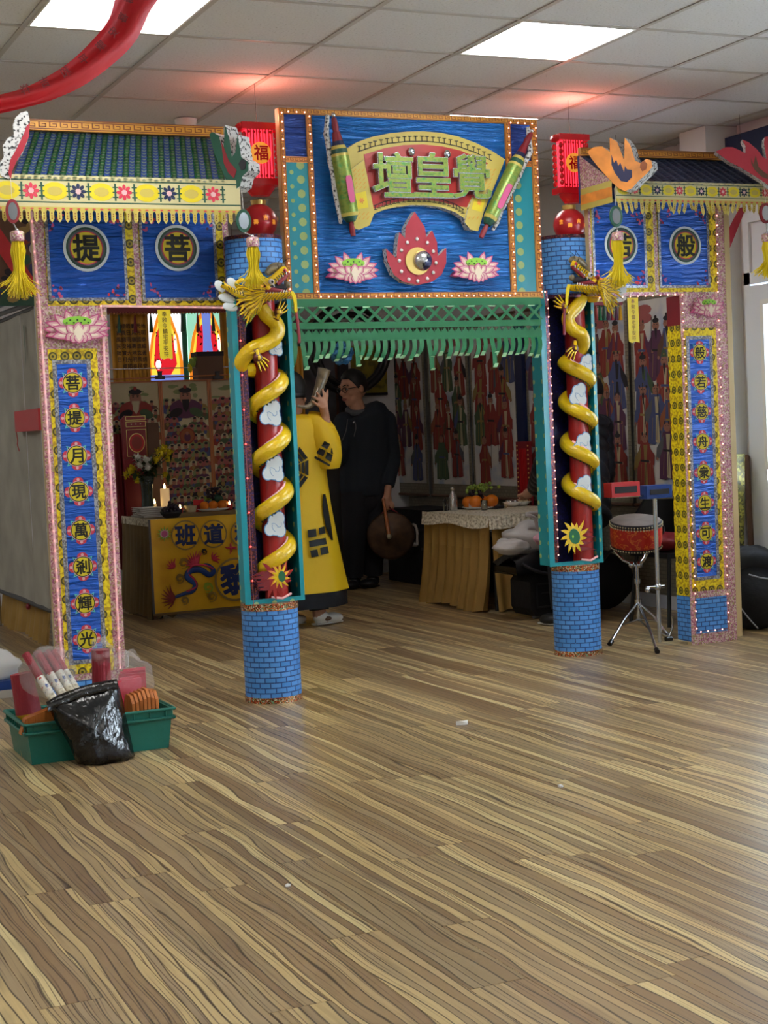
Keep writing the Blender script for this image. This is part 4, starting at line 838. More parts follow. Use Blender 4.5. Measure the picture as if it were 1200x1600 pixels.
    def tongues(n_, r0, r1, m_, e_, a0, a1, wob=.3):
        P = []
        for k in range(n_):
            a_ = lerp(a0, a1, k / n_); b_ = lerp(a0, a1, (k + .5) / n_); rr = r1 * R_.uniform(.75, 1.15)
            P += [(f_.x + r0 * cos(a_), f_.z + r0 * 1.15 * sin(a_)), (f_.x + lerp(r0, rr, .55) * cos(lerp(a_, b_, .8)), f_.z + 1.15 * lerp(r0, rr, .55) * sin(lerp(a_, b_, .8))), (f_.x + rr * cos(b_ + .12), f_.z + rr * 1.15 * sin(b_ + .12))]
        q.poly(P, fr2, m_, e_, .002)
    if L:
        f_ = f_ + V((.008, 0, 0))
        tongues(13, .045, .088, 'pole_red', 0, 0, 2 * pi)
        for k in range(5): 
            zz = f_.z + .03 - k * .018; q.poly([(f_.x - .03, zz + .012), (f_.x - .09, zz + .004 + .004 * (k % 2)), (f_.x - .125 + .012 * k, zz + .010 * (k % 3 - 1)), (f_.x - .085, zz - .006), (f_.x - .03, zz - .008)], fr2, 'dark_red', .001, .002)
        f_ = f_ + V((.018, 0, .01)); tongues(11, .026, .066, 'finial_orange', .004, 0, 2 * pi, .4); tongues(11, .022, .052, 'dragon_yellow', .006, 0, 2 * pi, .4); q.ell(f_.x + .012, f_.z, .018, .026, fr2, 'green_paper', .009, .003, 10)
    else:
        for k in range(4):
            zz = f_.z + .02 - k * .03; q.poly([(f_.x + .02, zz + .014), (f_.x + .09, zz + .004), (f_.x + .13 + .01 * (k % 2), zz + .010 * (k % 3 - 1)), (f_.x + .085, zz - .008), (f_.x + .02, zz - .010)], fr2, 'dark_red', .001, .002)
        tongues(13, .045, .085, 'dragon_yellow', .004, 0, 2 * pi, .4); q.ell(f_.x, f_.z, .032, .042, fr2, 'green_paper', .007, .003, 14, .3); q.ell(f_.x - .012, f_.z, .006, .009, fr2, 'seed_green', .009)
    q.build('fire_ornament', t)
    leds([V((px - .05, py - .06, bh + .03)), V((px, py - .075, bh + .022)), V((px + .05, py - .06, bh + .04))], t, .03, True, 'bulb', .003, 'foot_light_cord')
    # claws: four toes and a leg, outlined in brown
    def claw(x_, y_, ang, s_, flip=1):
        q = MB(); p = pY(x_, y_, py - .148); 
        def W(u, v, dy=0): 
            c_, s2 = cos(ang), sin(ang); return p + V(((u * c_ - v * s2 * flip) * s_, dy, (u * s2 + v * c_ * flip) * s_))
        for m_, rr, dy in (('dragon_brown', 1.45, .004), ('dragon_yellow', 1, -.004)):
            for v_, l_ in ((-.022, .05), (-.008, .062), (.007, .06), (.022, .045)):
                q.tube(spl([W(.0, v_ * .5, dy), W(l_ * .5, v_ * 1.0, dy), W(l_, v_ * 1.35 - .004, dy)], 3), [.006 * rr * s_ * (1 - .1 * k) for k in range(7)], m_, 7)
            q.ball(W(-.004, 0, dy), .016 * rr * s_, m_, 10, 6); q.tube([W(-.004, 0, dy), W(-.03, .018, dy), W(-.035, -.004, dy + .03)], [.012 * rr * s_, .010 * rr * s_, .008], m_, 8)
        q.build('dragon_claw', t)
    if L: claw(404, 560, -.85, 1.0); claw(436, 487, .75, .9, -1)
    else: claw(897, 545, -2.3, 1.0, -1); claw(880, 478, 2.6, 1.05)
    # ---------------- head
    hx = pY(405, 465, py - .16) if L else pY(932, 453, py - .16); K = .000357 if L else .000395; sg = 1 if L else -1; yh = hx.y
    def H(x, y, dy=0): return hx + V(((x - 560) * K * sg, dy, -(y - 560) * K))
    hd = MB(); hd.tube(spl([H(520, 700, .06), H(540, 600, .05), H(600, 540, .04), H(760, 520, .02), H(900, 530, .015), H(985, 505, .01)], 5), [.03, .034, .037, .039, .04, .04, .038, .036, .034, .032, .03, .028, .026, .024, .023, .022, .021, .02, .02, .019, .018, .017, .016, .014, .012, .008][:26], 'dragon_yellow', 12)
    hd.ball(H(560, 480, .04), (.07, .05, .06), 'dragon_yellow', 14, 8)
    hd.tube(spl([H(600, 440, .02), H(700, 390, 0), H(800, 320, -.005), H(900, 230, -.005), H(935, 205, 0)], 4), [.03, .032, .033, .032, .031, .03, .028, .027, .026, .025, .024, .023, .022, .022, .02, .02, .014], 'dragon_yellow', 12, flat=(V((0, 1, 0)), .8))
    head = hd.build('dragon_head', t)
    q = MB(); q.tube(spl([H(640, 470, -.01), H(760, 440, -.012), H(870, 430, -.01), H(930, 450, -.005)], 4), [.012, .016, .018, .02, .02, .02, .019, .018, .017, .016, .014, .012, .008], 'f_dark', 10); q.tube(spl([H(610, 480, -.03), H(700, 470, -.032), H(800, 480, -.03), H(890, 490, -.02)], 3), [.008, .010, .011, .011, .011, .01, .01, .009, .008, .006], 'dark_red', 8); q.build('mouth', head)
    q = MB(); R_ = random.Random(4)
    for k in range(9): x_ = 600 + k * 38; q.tube([H(x_, 525 - k * 3, -.032), H(x_ + 6, 500 - k * 4, -.036)], [.005, .001], 'mum_white', 6)
    for k in range(6): x_ = 690 + k * 45; b_ = 425 - k * 38; q.tube([H(x_, b_ + 10, -.026), H(x_ + 12, b_ + 48, -.03)], [.005, .001], 'mum_white', 6)
    q.build('teeth', head)
    q = MB(); q.ball(H(700, 368, -.034), .0135, 'eye_white', 12, 8); q.ball(H(703, 370, -.046), .006, 'ink', 8, 6); q.build('eye', head)
    q = MB()
    for k in range(6): q.tube([H(745 + k * 27, 330 - k * 22, -.033), H(765 + k * 27, 345 - k * 22, -.035), H(772 + k * 27, 368 - k * 22, -.030)], .0022, 'ink', 5)
    q.tube(spl([H(790, 400, -.026), H(850, 350, -.028), H(920, 290, -.02), H(945, 250, -.012)], 3), .010, 'dark_red', 7); q.ball(H(950, 400, -.01), .0165, 'horn_brown', 10, 7); q.tube(spl([H(690, 250, .012), H(780, 180, .016), H(880, 150, .016), H(940, 180, .01)], 3), [.012, .016, .02, .022, .022, .02, .018, .016, .014, .008], 'horn_brown', 9)
    q.ball(H(905, 225, -.026), (.009, .005, .011), 'print_red', 8, 6); q.build('snout_markings', head)
    q = MB(); 
    for k in range(8):
        a_ = k / 7; q.ball(H(470 + a_ * 180, 430 + 25 * sin(a_ * 7), -.028 - .006 * (k % 2)), (.014, .012, .012), ('finial_orange', 'dragon_yellow', 'dark_red')[k % 3], 9, 6)
    q.build('brow', head)
    # mane: curved locks, brown between and green at the tips
    q = MB()
    locks = []
    for lay in (0, 1):
        for k in range(13):
            a_ = lerp(-.22, 1.18, k / 12) + .05 * lay; sx_, sz_ = 550 - 40 * a_ + 40 * lay, 470 + 150 * (k / 12); ln = lerp(345, 310, k / 12) * (1 + .08 * (k % 3)) * (1 - .38 * lay); ex_, ez_ = sx_ - ln * cos(a_), sz_ + ln * sin(a_)
            locks.append(((sx_, sz_), (ex_, ez_), (24 if k % 2 else -12) * (1 - .3 * lay)))
    for k in range(9):
        sx_ = 620 + k * 42; locks.append(((sx_, 520 - k * 2), (sx_ - 100 + k * 6, 640 - k * 7), 8))
    for k, (s_, e_, bw) in enumerate(locks):
        P = []
        for j in range(9):
            u_ = j / 8; w_ = sin(u_ * 7.5) * bw * (.5 + .5 * u_); P.append(H(lerp(s_[0], e_[0], u_), lerp(s_[1], e_[1], u_) + w_, -.035 + .02 * u_ - .004 * (k % 2) - (.010 if 13 <= k < 26 else 0)))
        q.tube(P, [.0085, .009, .009, .0088, .0082, .007, .0055, .0035, .001], 'dragon_yellow', 7, mf=lambda a_, b_: 'dragon_green' if a_ >= 7 else 'dragon_yellow')
        for o_ in (-1, 1):
            P2_ = [p + V((0, -.0066, o_ * .0046)) for p in P[:7]]; q.tube(P2_, [.0016, .0016, .0016, .0016, .0014, .0012, .0008], 'dragon_brown' if k % 2 else 'dark_green', 4)
    q.build('mane', head)
    # horns and back fins
    q = MB(); q.tube(spl([H(350, 540, -.01), H(220, 500, -.02), H(120, 440, -.02), H(50, 390, -.015)], 4), [.018, .018, .018, .017, .016, .015, .014, .014, .013, .013, .014, .016, .015], 'dragon_yellow', 10)
    for k in range(6): q.tube([H(110 + k * 38, 425 + k * 15, -.036), H(125 + k * 38, 450 + k * 16, -.038), H(118 + k * 38, 475 + k * 14, -.036)], .002, 'ink', 5)
    q.ball(H(52, 390, -.028), .006, 'dark_green', 8, 5); q.build('dragon_horn', head)
    q = MB(); q.tube(spl([H(330, 480, .0), H(270, 420, -.006), H(255, 380, -.006), H(300, 350, -.006), H(350, 330, 0)], 3), .010, 'dragon_yellow', 8); q.build('dragon_horn', head)
    for (a_, b_) in (((150, 320), (260, 430)), ((20, 540), (230, 600)), ((70, 660), (260, 700)), ((-10, 350), (90, 480))):
        q = MB(); q.tube(spl([H(a_[0], a_[1], .012), H((a_[0] + b_[0]) / 2, (a_[1] + b_[1]) / 2 - 10, .008), H(b_[0], b_[1], .004)], 5), [.003, .011, .016, .019, .021, .0215, .021, .019, .016, .012, .007], 'cloud_white', 10, flat=(V((0, 1, 0)), .2)); q.build('fin', head)
    # beard ribbons and whiskers
    q = MB()
    for k in range(7): q.tube(spl([H(985 + k * 5, 490, -.01), H(1010 + k * 6, 560, -.014), H(1030 + k * 4, 660, -.012), H(1030 + k * 5, 750 + 8 * (k % 3), -.01)], 3), [.004] * 9 + [.001], 'tassel_yellow', 5)
    q.build('beard', head)
    q = MB(); q.tube(spl([H(1060, 730, 0), H(1075, 900, 0), H(1085, 1050, .0), H(1085, 1150, 0)], 3), .0085, 'dark_red', 6, flat=(V((0, 1, 0)), .3)); q.build('red_ribbon', head)
    q = MB()
    for s_ in (0, 1): q.tube(spl([H(850 + 40 * s_, 200, 0), H(830 + 60 * s_, 120, -.01), H(900 + 80 * s_, 40 + 20 * s_, -.02)], 4), .0014, 'ink', 5)
    q.build('whisker', head)
    # capital of printed brick
    zc0, zc1 = (pY(398, 450, cy).z, pY(398, 377, cy).z) if L else (pY(880, 462, cy).z, pY(880, 376, cy).z)
    xc = (pY(397, 412, cy).x if L else pY(882, 415, cy).x)
    q = MB(); q.lathe([(.135, zc0), (.135, zc1)], (xc, cy, 0), 'brick_paper', 32); q.lathe([(.138, zc1), (.138, zc1 + .018)], (xc, cy, 0), 'dark_glitter', 32); q.lathe([(.138, zc0 - .02), (.138, zc0)], (xc, cy, 0), 'dark_glitter', 32); q.build('brick_capital', t)
    q = MB(); q.box((xl, yb - .03, z1 - .01), (xr, yb, zc0), 'navy'); q.build('neck_board', t)
    return t
pillar('left'); pillar('right')

# ================================================================== LANTERNS, TASSELS, SLIPS
def lantern(cpx, top, bot, wpx, lab, y_):
    P0 = pY(cpx, top, y_); P1 = pY(cpx, bot, y_); w_ = wpx; x_ = P0.x; z1, z0 = P0.z, P1.z
    t = thing('square_lantern', lab, 'lantern', (x_, y_, z0)); h = w_ / 2; d_ = .05
    q = MB(); q.box((x_ - h * .72, y_ - d_ * .6, z0 + .05), (x_ + h * .72, y_ + d_ * .6, z1 - .03), 'lantern_glow'); q.build('glowing_core', t)
    q = MB()
    for zz in (z0 + .045, z1 - .028): q.box((x_ - h, y_ - d_, zz - .016), (x_ + h, y_ + d_, zz + .016), 'lantern_red')
    n_ = 7
    for s_ in (-1, 1):
        for k in range(n_):
            zc = lerp(z0 + .07, z1 - .055, (k + .5) / n_); q.ball((x_ + s_ * h * .86, y_ - d_ * .7, zc), (.012, .012, (z1 - z0 - .12) / n_ * .5), 'lantern_red', 8, 6); q.ball((x_ + s_ * h * .86, y_ + d_ * .7, zc), (.012, .012, (z1 - z0 - .12) / n_ * .5), 'lantern_red', 8, 6)
        q.ball((x_ + s_ * h * .95, y_, z1 - .03), (.02, .045, .022), 'lantern_red', 8, 6)
    q.build('scalloped_frame', t)
    q = MB()
    for k in range(9):
        xx = x_ + h * .66 * (k - 4) / 4; q.box((xx - .0025, y_ - d_ * .62 - .004, z0 + .06), (xx + .0025, y_ - d_ * .62, z1 - .04), 'lantern_red')
    for k in range(5): xx = x_ + h * .6 * (k - 2) / 2; q.ball((xx, y_ - d_ * .64, z1 - .055), (.008, .003, .008), 'lantern_red', 8, 4); q.ball((xx, y_ - d_ * .64, z0 + .075), (.008, .003, .008), 'lantern_red', 8, 4)
    q.build('vertical_ribs', t)
    q = MB(); fr = FY(y_ - d_ * .64 - .006); q.ell(x_, lerp(z0, z1, .54), h * .55, h * .55, fr, 'lantern_gold', .001, .006, 24); q.glyph('福', x_, lerp(z0, z1, .54), h * .75, fr, 'lantern_red', .003, 0, .03); q.build('fortune_disc', t)
    q = MB(); q.lathe([(h * .5, z0 - .02), (h * .8, z0 + .015), (h * .8, z0 + .03)], (x_, y_, 0), 'lantern_red', 14, sy=.6); q.build('bottom_cup', t)
    q = MB(); q.tube([(x_, y_, z1 - .015), (x_ - .003, y_, ZC)], .0012, 'ink', 4); q.build('hanging_wire', t)
    l = bpy.data.lights.new('lantern_lamp', 'POINT'); l.energy = 3.2; l.color = (1, .28, .18); l.shadow_soft_size = .04; o = bpy.data.objects.new('lantern_lamp', l); COL.objects.link(o); o.parent = t; o.location = (0, 0, z1 - z0 + .03)
    return t
yl = 7.26
lantern(401, 190, 300, .19, 'glowing red square lantern left of the signboard, gold fortune disc', yl)
lantern(890, 208, 312, .185, 'glowing red square lantern right of the signboard, beside the orange flame', yl)
for cpx, cpy, lab in ((405, 347, 'round red lantern with gold collar under the left square lantern'), (890, 352, 'round red lantern under the right square lantern')):
    P = pY(cpx, cpy, 7.22); t = thing('round_lantern', lab, 'lantern', P - V((0, 0, .09))); r = .088
    q = MB(); rows = []
    for i in range(11):
        ph = pi * (i / 10 * .86 + .07) - pi / 2; rows.append([P + V((r * cos(ph) * cos(2 * pi * j / 32) * (1 - .03 * (j % 2)), r * cos(ph) * sin(2 * pi * j / 32) * (1 - .03 * (j % 2)), r * sin(ph)))for j in range(32)])
    q.grid(rows, 'lantern_cloth', True); q.build('lantern_body', t)
    q = MB(); q.lathe([(.036, r * .93), (.038, r * .93 + .022)], P, 'gold', 18); q.build('gold_collar', t); q = MB(); q.lathe([(.034, -r * .93 - .012), (.034, -r * .93)], P, 'gold', 18); q.build('gold_collar', t)
    q = MB(); R_ = random.Random(1)
    for k in range(26): a_ = 2 * pi * k / 26; q.tube([P + V((.03 * cos(a_), .03 * sin(a_), -r - .01)), P + V((.034 * cos(a_) * R_.uniform(.8, 1.8), .034 * sin(a_), -r - R_.uniform(.04, .07)))], .0018, 'tassel_yellow', 4)
    q.build('fringe', t, kind='stuff')
    for k in range(5):
        q = MB(); a_ = radians(-150 + 30 * k); fr = (P + V((r * cos(a_) * 1.02, r * sin(a_) * 1.02, 0)), V((-sin(a_), cos(a_), 0)), V((0, 0, 1)), V((cos(a_), sin(a_), 0))); q.glyph('壽' if k % 2 else '吉', 0, .01 * (-1) ** k, .024, fr, 'lantern_gold', .002, 0, .02); q.build('gold_character', t)
    q = MB(); q.tube([P + V((0, 0, r)), P + V((0, 0, r + .028))], .001, 'ink', 4); q.build('hanging_wire', t)
def tassel(mx, my, rx, rz, hx, hy, bx, by, w_, lab, y_, ring='dark_red'):
    M = pY(mx, my, y_); C_ = pY(hx, hy, y_); B = pY(bx, by, y_)
    t = thing('tassel', lab, 'tassel', (C_.x, y_, B.z), 'yellow tassels hanging from the roofs'); fr = FY(y_)
    q = MB(); q.ell(M.x, M.z, rx, rz, fr, ring, 0, .008, 24); q.build('ring', t)
    q = MB(); q.ell(M.x, M.z, rx * .66, rz * .72, fr, 'mirror', .002, .003, 24); q.build('mirror', t)
    q = MB(); q.tube([M - V((0, 0, rz)), C_ + V((0, 0, .03))], .003, 'silver', 6); q.ball(C_ + V((0, 0, .028)), .008, 'silver', 8, 6); q.tube([M + V((0, 0, rz)), M + V((0, .01, rz + .09))], .001, 'white', 4); q.build('hook', t)
    q = MB(); q.lathe([(.026, -.02), (.030, -.012), (.030, .018), (.022, .024)], C_, 'pink_trim', 18); q.build('cap', t)
    q = MB(); R_ = random.Random(int(mx)); L_ = C_.z - B.z
    for k in range(150):
        a_ = R_.uniform(0, 2 * pi); rr = sqrt(R_.random()) * .026; l_ = L_ * R_.uniform(.85, 1.06); fl_ = R_.uniform(.3, 1.35) ** 1.5
        P = []
        for j in range(6):
            u_ = j / 5; bul = 1 + .35 * sin(min(u_ * 2.5, 1) * pi) - .1 + (fl_ * w_ / .026) * max(0, u_ - .6) ** 1.3 * 2.3
            P.append(V((C_.x + rr * cos(a_) * bul, y_ + rr * sin(a_) * bul * .8, C_.z - .018 - l_ * u_ + (max(0, u_ - .75) * .06 * fl_))))
        q.tube(P, .0021, 'tassel_yellow', 3, cap=False)
    q.build('yellow_strands', t, kind='stuff')
yt = 6.76
tassel(20, 330, .030, .052, 27, 370, 27, 458, .085, 'yellow tassel at the far left, under a dark red mirror ring', yt)
tassel(381, 345, .036, .052, 395, 379, 396, 445, .055, 'yellow tassel over the left dragon head, under a green mirror ring', 6.72, 'dark_green')
tassel(963, 338, .038, .054, 965, 370, 966, 442, .07, 'yellow tassel over the right dragon head, green mirror ring', yt + .02, 'dark_green')
tassel(1197, 333, .040, .054, 1199, 372, 1199, 428, .08, 'yellow tassel at the far right in front of the door, red mirror ring', yt - .05, 'dark_red')
for (x0_, x1_, z0_, z1_, y_, lab, ink) in ((248, 268, 484, 562, 7.06, 'yellow paper talisman slip hanging in the left opening', 'ink_brown'), (982, 999, 465, 536, 7.06, 'yellow paper talisman slip hanging in the right opening', 'print_dark_red')):
    a0, a1 = pY(x0_, 520, y_).x, pY(x1_, 520, y_).x; b0, b1 = pY(258 if x0_ < 500 else 990, z1_, y_).z, pY(258 if x0_ < 500 else 990, z0_, y_).z; fr = FY(y_)
    t = thing('talisman_slip', lab, 'paper slip', ((a0 + a1) / 2, y_, b0)); q = MB(); q.poly([(a0, b1), (a0, b0 + .01), (lerp(a0, a1, .3), b0), (lerp(a0, a1, .6), b0 + .008), (a1, b0 + .002), (a1, b1)], fr, 'yellow', 0, .001); q.build('paper', t)
    q = MB(); cx = (a0 + a1) / 2
    for k, ch in enumerate('奉敕令鎮宅平安符'): q.glyph(ch, cx, lerp(b1 - .02, b0 + .025, k / 7), .024, fr, ink, .001, 0, .01)
    q.build('brush_characters', t)
# ================================================================== BACK OF THE ROOM
def skirt(mb, p0, p1, z0, z1, n, amp, m, nrm, flare=.03, seed=0):
    """pleated hanging cloth between two points"""
    R_ = random.Random(seed); p0, p1, nrm = V(p0), V(p1), V(nrm); K = n * 6; ph = [R_.uniform(-.5, .5) for _ in range(n + 2)]; rows = []
    for j in range(7):
        u_ = j / 6; z_ = lerp(z1, z0, u_); row = []
        for i in range(K + 1):
            t_ = i / K; k = int(t_ * n); w_ = sin(2 * pi * t_ * n + ph[min(k, n)] * u_ * 1.2) * amp * (.35 + .65 * u_) * (1 + .4 * ph[min(k, n)])
            p = p0 + (p1 - p0) * t_ + nrm * (w_ + flare * u_ * u_); p.z = z_ + (.012 * sin(t_ * 9 + seed) * u_ if j == 6 else 0); row.append(p)
        rows.append(row)
    mb.grid(rows, m)
FUP = ['f_red', 'f_green', 'f_blue', 'f_purple', 'f_brown', 'f_gold', 'f_orange', 'f_grey', 'f_dark']
def figure(q, fr, cx, cz, h, R_, e):
    """a painted standing figure in robes, flat colour on the scroll"""
    A, B = R_.choice(FUP[:4] + ['f_red', 'f_red']), R_.choice(FUP); w_ = h * R_.uniform(.20, .27); l = R_.uniform(-.04, .04) * h; k = [0]
    def P(pts, m):
        k[0] += 1; q.poly([(cx + a * h, cz + b * h) for a, b in pts], fr, m, e + k[0] * .00008)
    def E(a, b, ra, rb, m, rot=0):
        k[0] += 1; q.ell(cx + a * h, cz + b * h, ra * h, rb * h, fr, m, e + k[0] * .00008, 0, 10, rot)
    W = w_ / h
    P([(-W, 0), (-W * .3, -.02), (0, .02), (W * .4, -.02), (W * 1.05, .01), (W * .9, .3), (W * .75, .6), (W * .45, .76), (-W * .45, .76), (-W * .8, .55), (-W * .95, .25)], A)
    P([(-W * .2, .02), (W * .25, 0), (W * .15, .45), (W * .3, .72), (-W * .15, .72), (-W * .1, .4)], 'f_cream' if R_.random() < .5 else B)
    s_ = R_.choice([-1, 1]); P([(s_ * W * .4, .70), (s_ * W * 1.2, .5), (s_ * W * 1.35, .30), (s_ * W * .9, .34), (s_ * W * .5, .5)], B)
    P([(-s_ * W * .4, .70), (-s_ * W * 1.05, .56), (-s_ * W * 1.0, .38), (-s_ * W * .3, .42)], A)
    E(s_ * W * 1.15, .32, .03, .03, 'f_skin'); E(-s_ * W * .5, .44, .03, .028, 'f_skin')
    for j in range(3): x_ = (-.6 + .5 * j) * W; P([(x_, .05), (x_ + .012, .05), (x_ + .05, .4), (x_ + .04, .4)], 'f_dark' if j % 2 else 'f_gold')
    P([(-W * .5, .44), (W * .45, .43), (W * .45, .465), (-W * .5, .475)], R_.choice(['f_gold', 'f_blue', 'f_dark']))
    E(0, .83, .095, .08, 'f_skin'); E(-.035, .85, .016, .006, 'f_dark'); E(.035, .85, .016, .006, 'f_dark'); E(0, .80, .015, .005, 'f_red')
    t_ = R_.random()
    if t_ < .4: E(0, .91, .09, .04, 'f_dark'); E(0, .965, .035, .025, 'f_dark')
    elif t_ < .7: P([(-.08, .89), (.08, .89), (.05, .98), (0, 1.02), (-.05, .98)], B); E(0, .93, .02, .02, 'f_gold')
    else: E(0, .88, .12, .0, 'f_gold'); E(-.055, .9, .02, .03, 'f_dark'); E(.055, .9, .02, .03, 'f_dark')
    if R_.random() < .55: P([(-.035, .79), (.035, .79), (.02, .68), (0, .60), (-.02, .68)], R_.choice(['f_dark', 'f_cream', 'f_dark']))
    if R_.random() < .45: P([(s_ * W * 1.15, .25), (s_ * W * 1.2, .25), (s_ * (W * 1.2 + .06), .95), (s_ * (W * 1.2 + .04), .95)], 'f_dark')
def hanging_scroll(label, pa, pb, seed, z0=.78, z1=2.02, x_=5.86):
    ya, yb = pX(pa, 650, x_).y, pX(pb, 650, x_).y; fr = FX(x_); a0, a1 = -ya, -yb
    t = thing('hanging_scroll', label, 'scroll painting', (x_, (ya + yb) / 2, z0 - .1), 'scroll paintings on the right wall'); q = MB()
    q.rect(a0 - .032, a1 + .032, z0 - .09, z1 + .06, fr, 'scroll_border', 0, .006); q.build('patterned_border', t)
    q = MB(); q.rect(a0, a1, z0, z1, fr, 'paper_cloudy', .002, .002); q.build('paper', t)
    q = MB(); q.tube([(x_, ya + .04, z1 + .07), (x_, yb - .04, z1 + .07)], .012, 'f_brown', 8); q.build('roller', t); q = MB(); q.tube([(x_ - .004, ya + .04, z0 - .10), (x_ - .004, yb - .04, z0 - .10)], .012, 'f_brown', 8); q.build('roller', t)
    q = MB(); R_ = random.Random(seed); W = a1 - a0; e = .0025; n_ = 0
    for r, (zz, hh) in enumerate(((z1 - .50, .42), (z0 + .50, .42), (z0 + .28, .42), (z0 + .03, .40))):
        for k in range(2 if r % 2 else 3):
            cx = a0 + W * ((k + .5) / (2 if r % 2 else 3) + R_.uniform(-.06, .06)); n_ += 1
            figure(q, fr, min(max(cx, a0 + .1), a1 - .1), zz + R_.uniform(-.03, .05), hh, R_, e + n_ * .0016 * .4)
    for k in range(2): q.ell(a0 + W * R_.uniform(.2, .8), z1 - R_.uniform(.05, .12), .09, .035, fr, 'f_pink', .0022 + .0001 * k, 0, 12)
    q.build('painted_figures', t, kind='stuff'); return t
hanging_scroll('scroll painting of robed figures nearest the standing man, farthest from the door', 612, 662, 5)
hanging_scroll('second scroll from the standing man, painting of warriors and attendants', 674, 730, 12)
hanging_scroll('third scroll from the standing man, bright red and green robes above the right altar', 740, 806, 23)
hanging_scroll('scroll painting mostly hidden behind the right dragon pillar', 828, 898, 31)
hanging_scroll('scroll painting just right of the right dragon pillar, under coloured tassels', 922, 980, 47)
hanging_scroll('rightmost scroll painting, beside the right gate post', 994, 1062, 58)
# dado under the scrolls and dark strip between them
q = MB(); q.rect(-12.4, -8.0, .09, .66, FX(5.90), 'scroll_border', 0, .01); one('wall_cloth', 'patterned grey brown cloth along the foot of the scroll wall', 'cloth', q)
q = MB(); ya, yb = pX(809, 650, 5.84).y, pX(820, 650, 5.84).y; q.box((5.83, yb, .9), (5.86, ya, 2.05), 'dark_blue'); one('dark_strip', 'dark blue vertical strip between the third and fourth scrolls', 'board', q)
ya, yb = pX(809, 730, 5.8).y, pX(830, 730, 5.8).y; z0, z1 = .62, pX(820, 690, 5.8).z
t = thing('studded_hanging', 'small red studded cloth panel hanging above the right altar', 'hanging', (5.8, (ya + yb) / 2, z0)); q = MB(); q.box((5.79, yb, z0), (5.81, ya, z1), 'dark_red'); q.build('cloth', t); q = MB(); R_ = random.Random(1)
for k in range(14): zz = lerp(z0 + .03, z1 - .03, k / 13); q.ball((5.788, ya - .02, zz), .007, 'gold', 6, 4); q.ball((5.788, yb + .02, zz), .007, 'gold', 6, 4)
for k in range(5): q.box((5.784, yb + .05 + k * .022, z0 + .04), (5.789, yb + .056 + k * .022, z1 - .05), 'red')
q.build('stud', t, kind='stuff')
# tassel fringe of coloured cloth behind the right pillar
P = pY(945, 490, 8.1); t = thing('tassel_fringe', 'short fringe of red, green and yellow tassels behind the right dragon head', 'fringe', (P.x, 8.1, P.z - .1))
a0, a1 = pY(922, 490, 8.1).x, pY(972, 490, 8.1).x; zt = pY(945, 472, 8.1).z; q = MB(); q.box((a0, 8.09, zt - .02), (a1, 8.12, zt + .05), 'dark_red'); q.box((a0, 8.085, zt), (a1, 8.09, zt + .012), 'cream_yellow'); q.box((a0, 8.085, zt + .026), (a1, 8.09, zt + .036), 'dark_green'); q.build('woven_band', t)
for k in range(8):
    xx = lerp(a0 + .012, a1 - .012, k / 7); mm = ('dark_red', 'f_red', 'green_paper', 'dark_green', 'f_purple', 'dark_red', 'f_purple', 'banner_satin')[k]; q = MB(); q.tube([(xx, 8.1, zt - .02), (xx, 8.1, zt - .04), (xx, 8.1, zt - .11)], [.005, .009, .013], mm, 8); q.build('coloured_tassel', t)
q = MB(); q.tube([(a0, 8.1, zt + .05), (a0, 8.1, ZC)], .0015, 'ink', 4); q.tube([(a1, 8.1, zt + .05), (a1, 8.1, ZC)], .0015, 'ink', 4); q.build('cord', t)

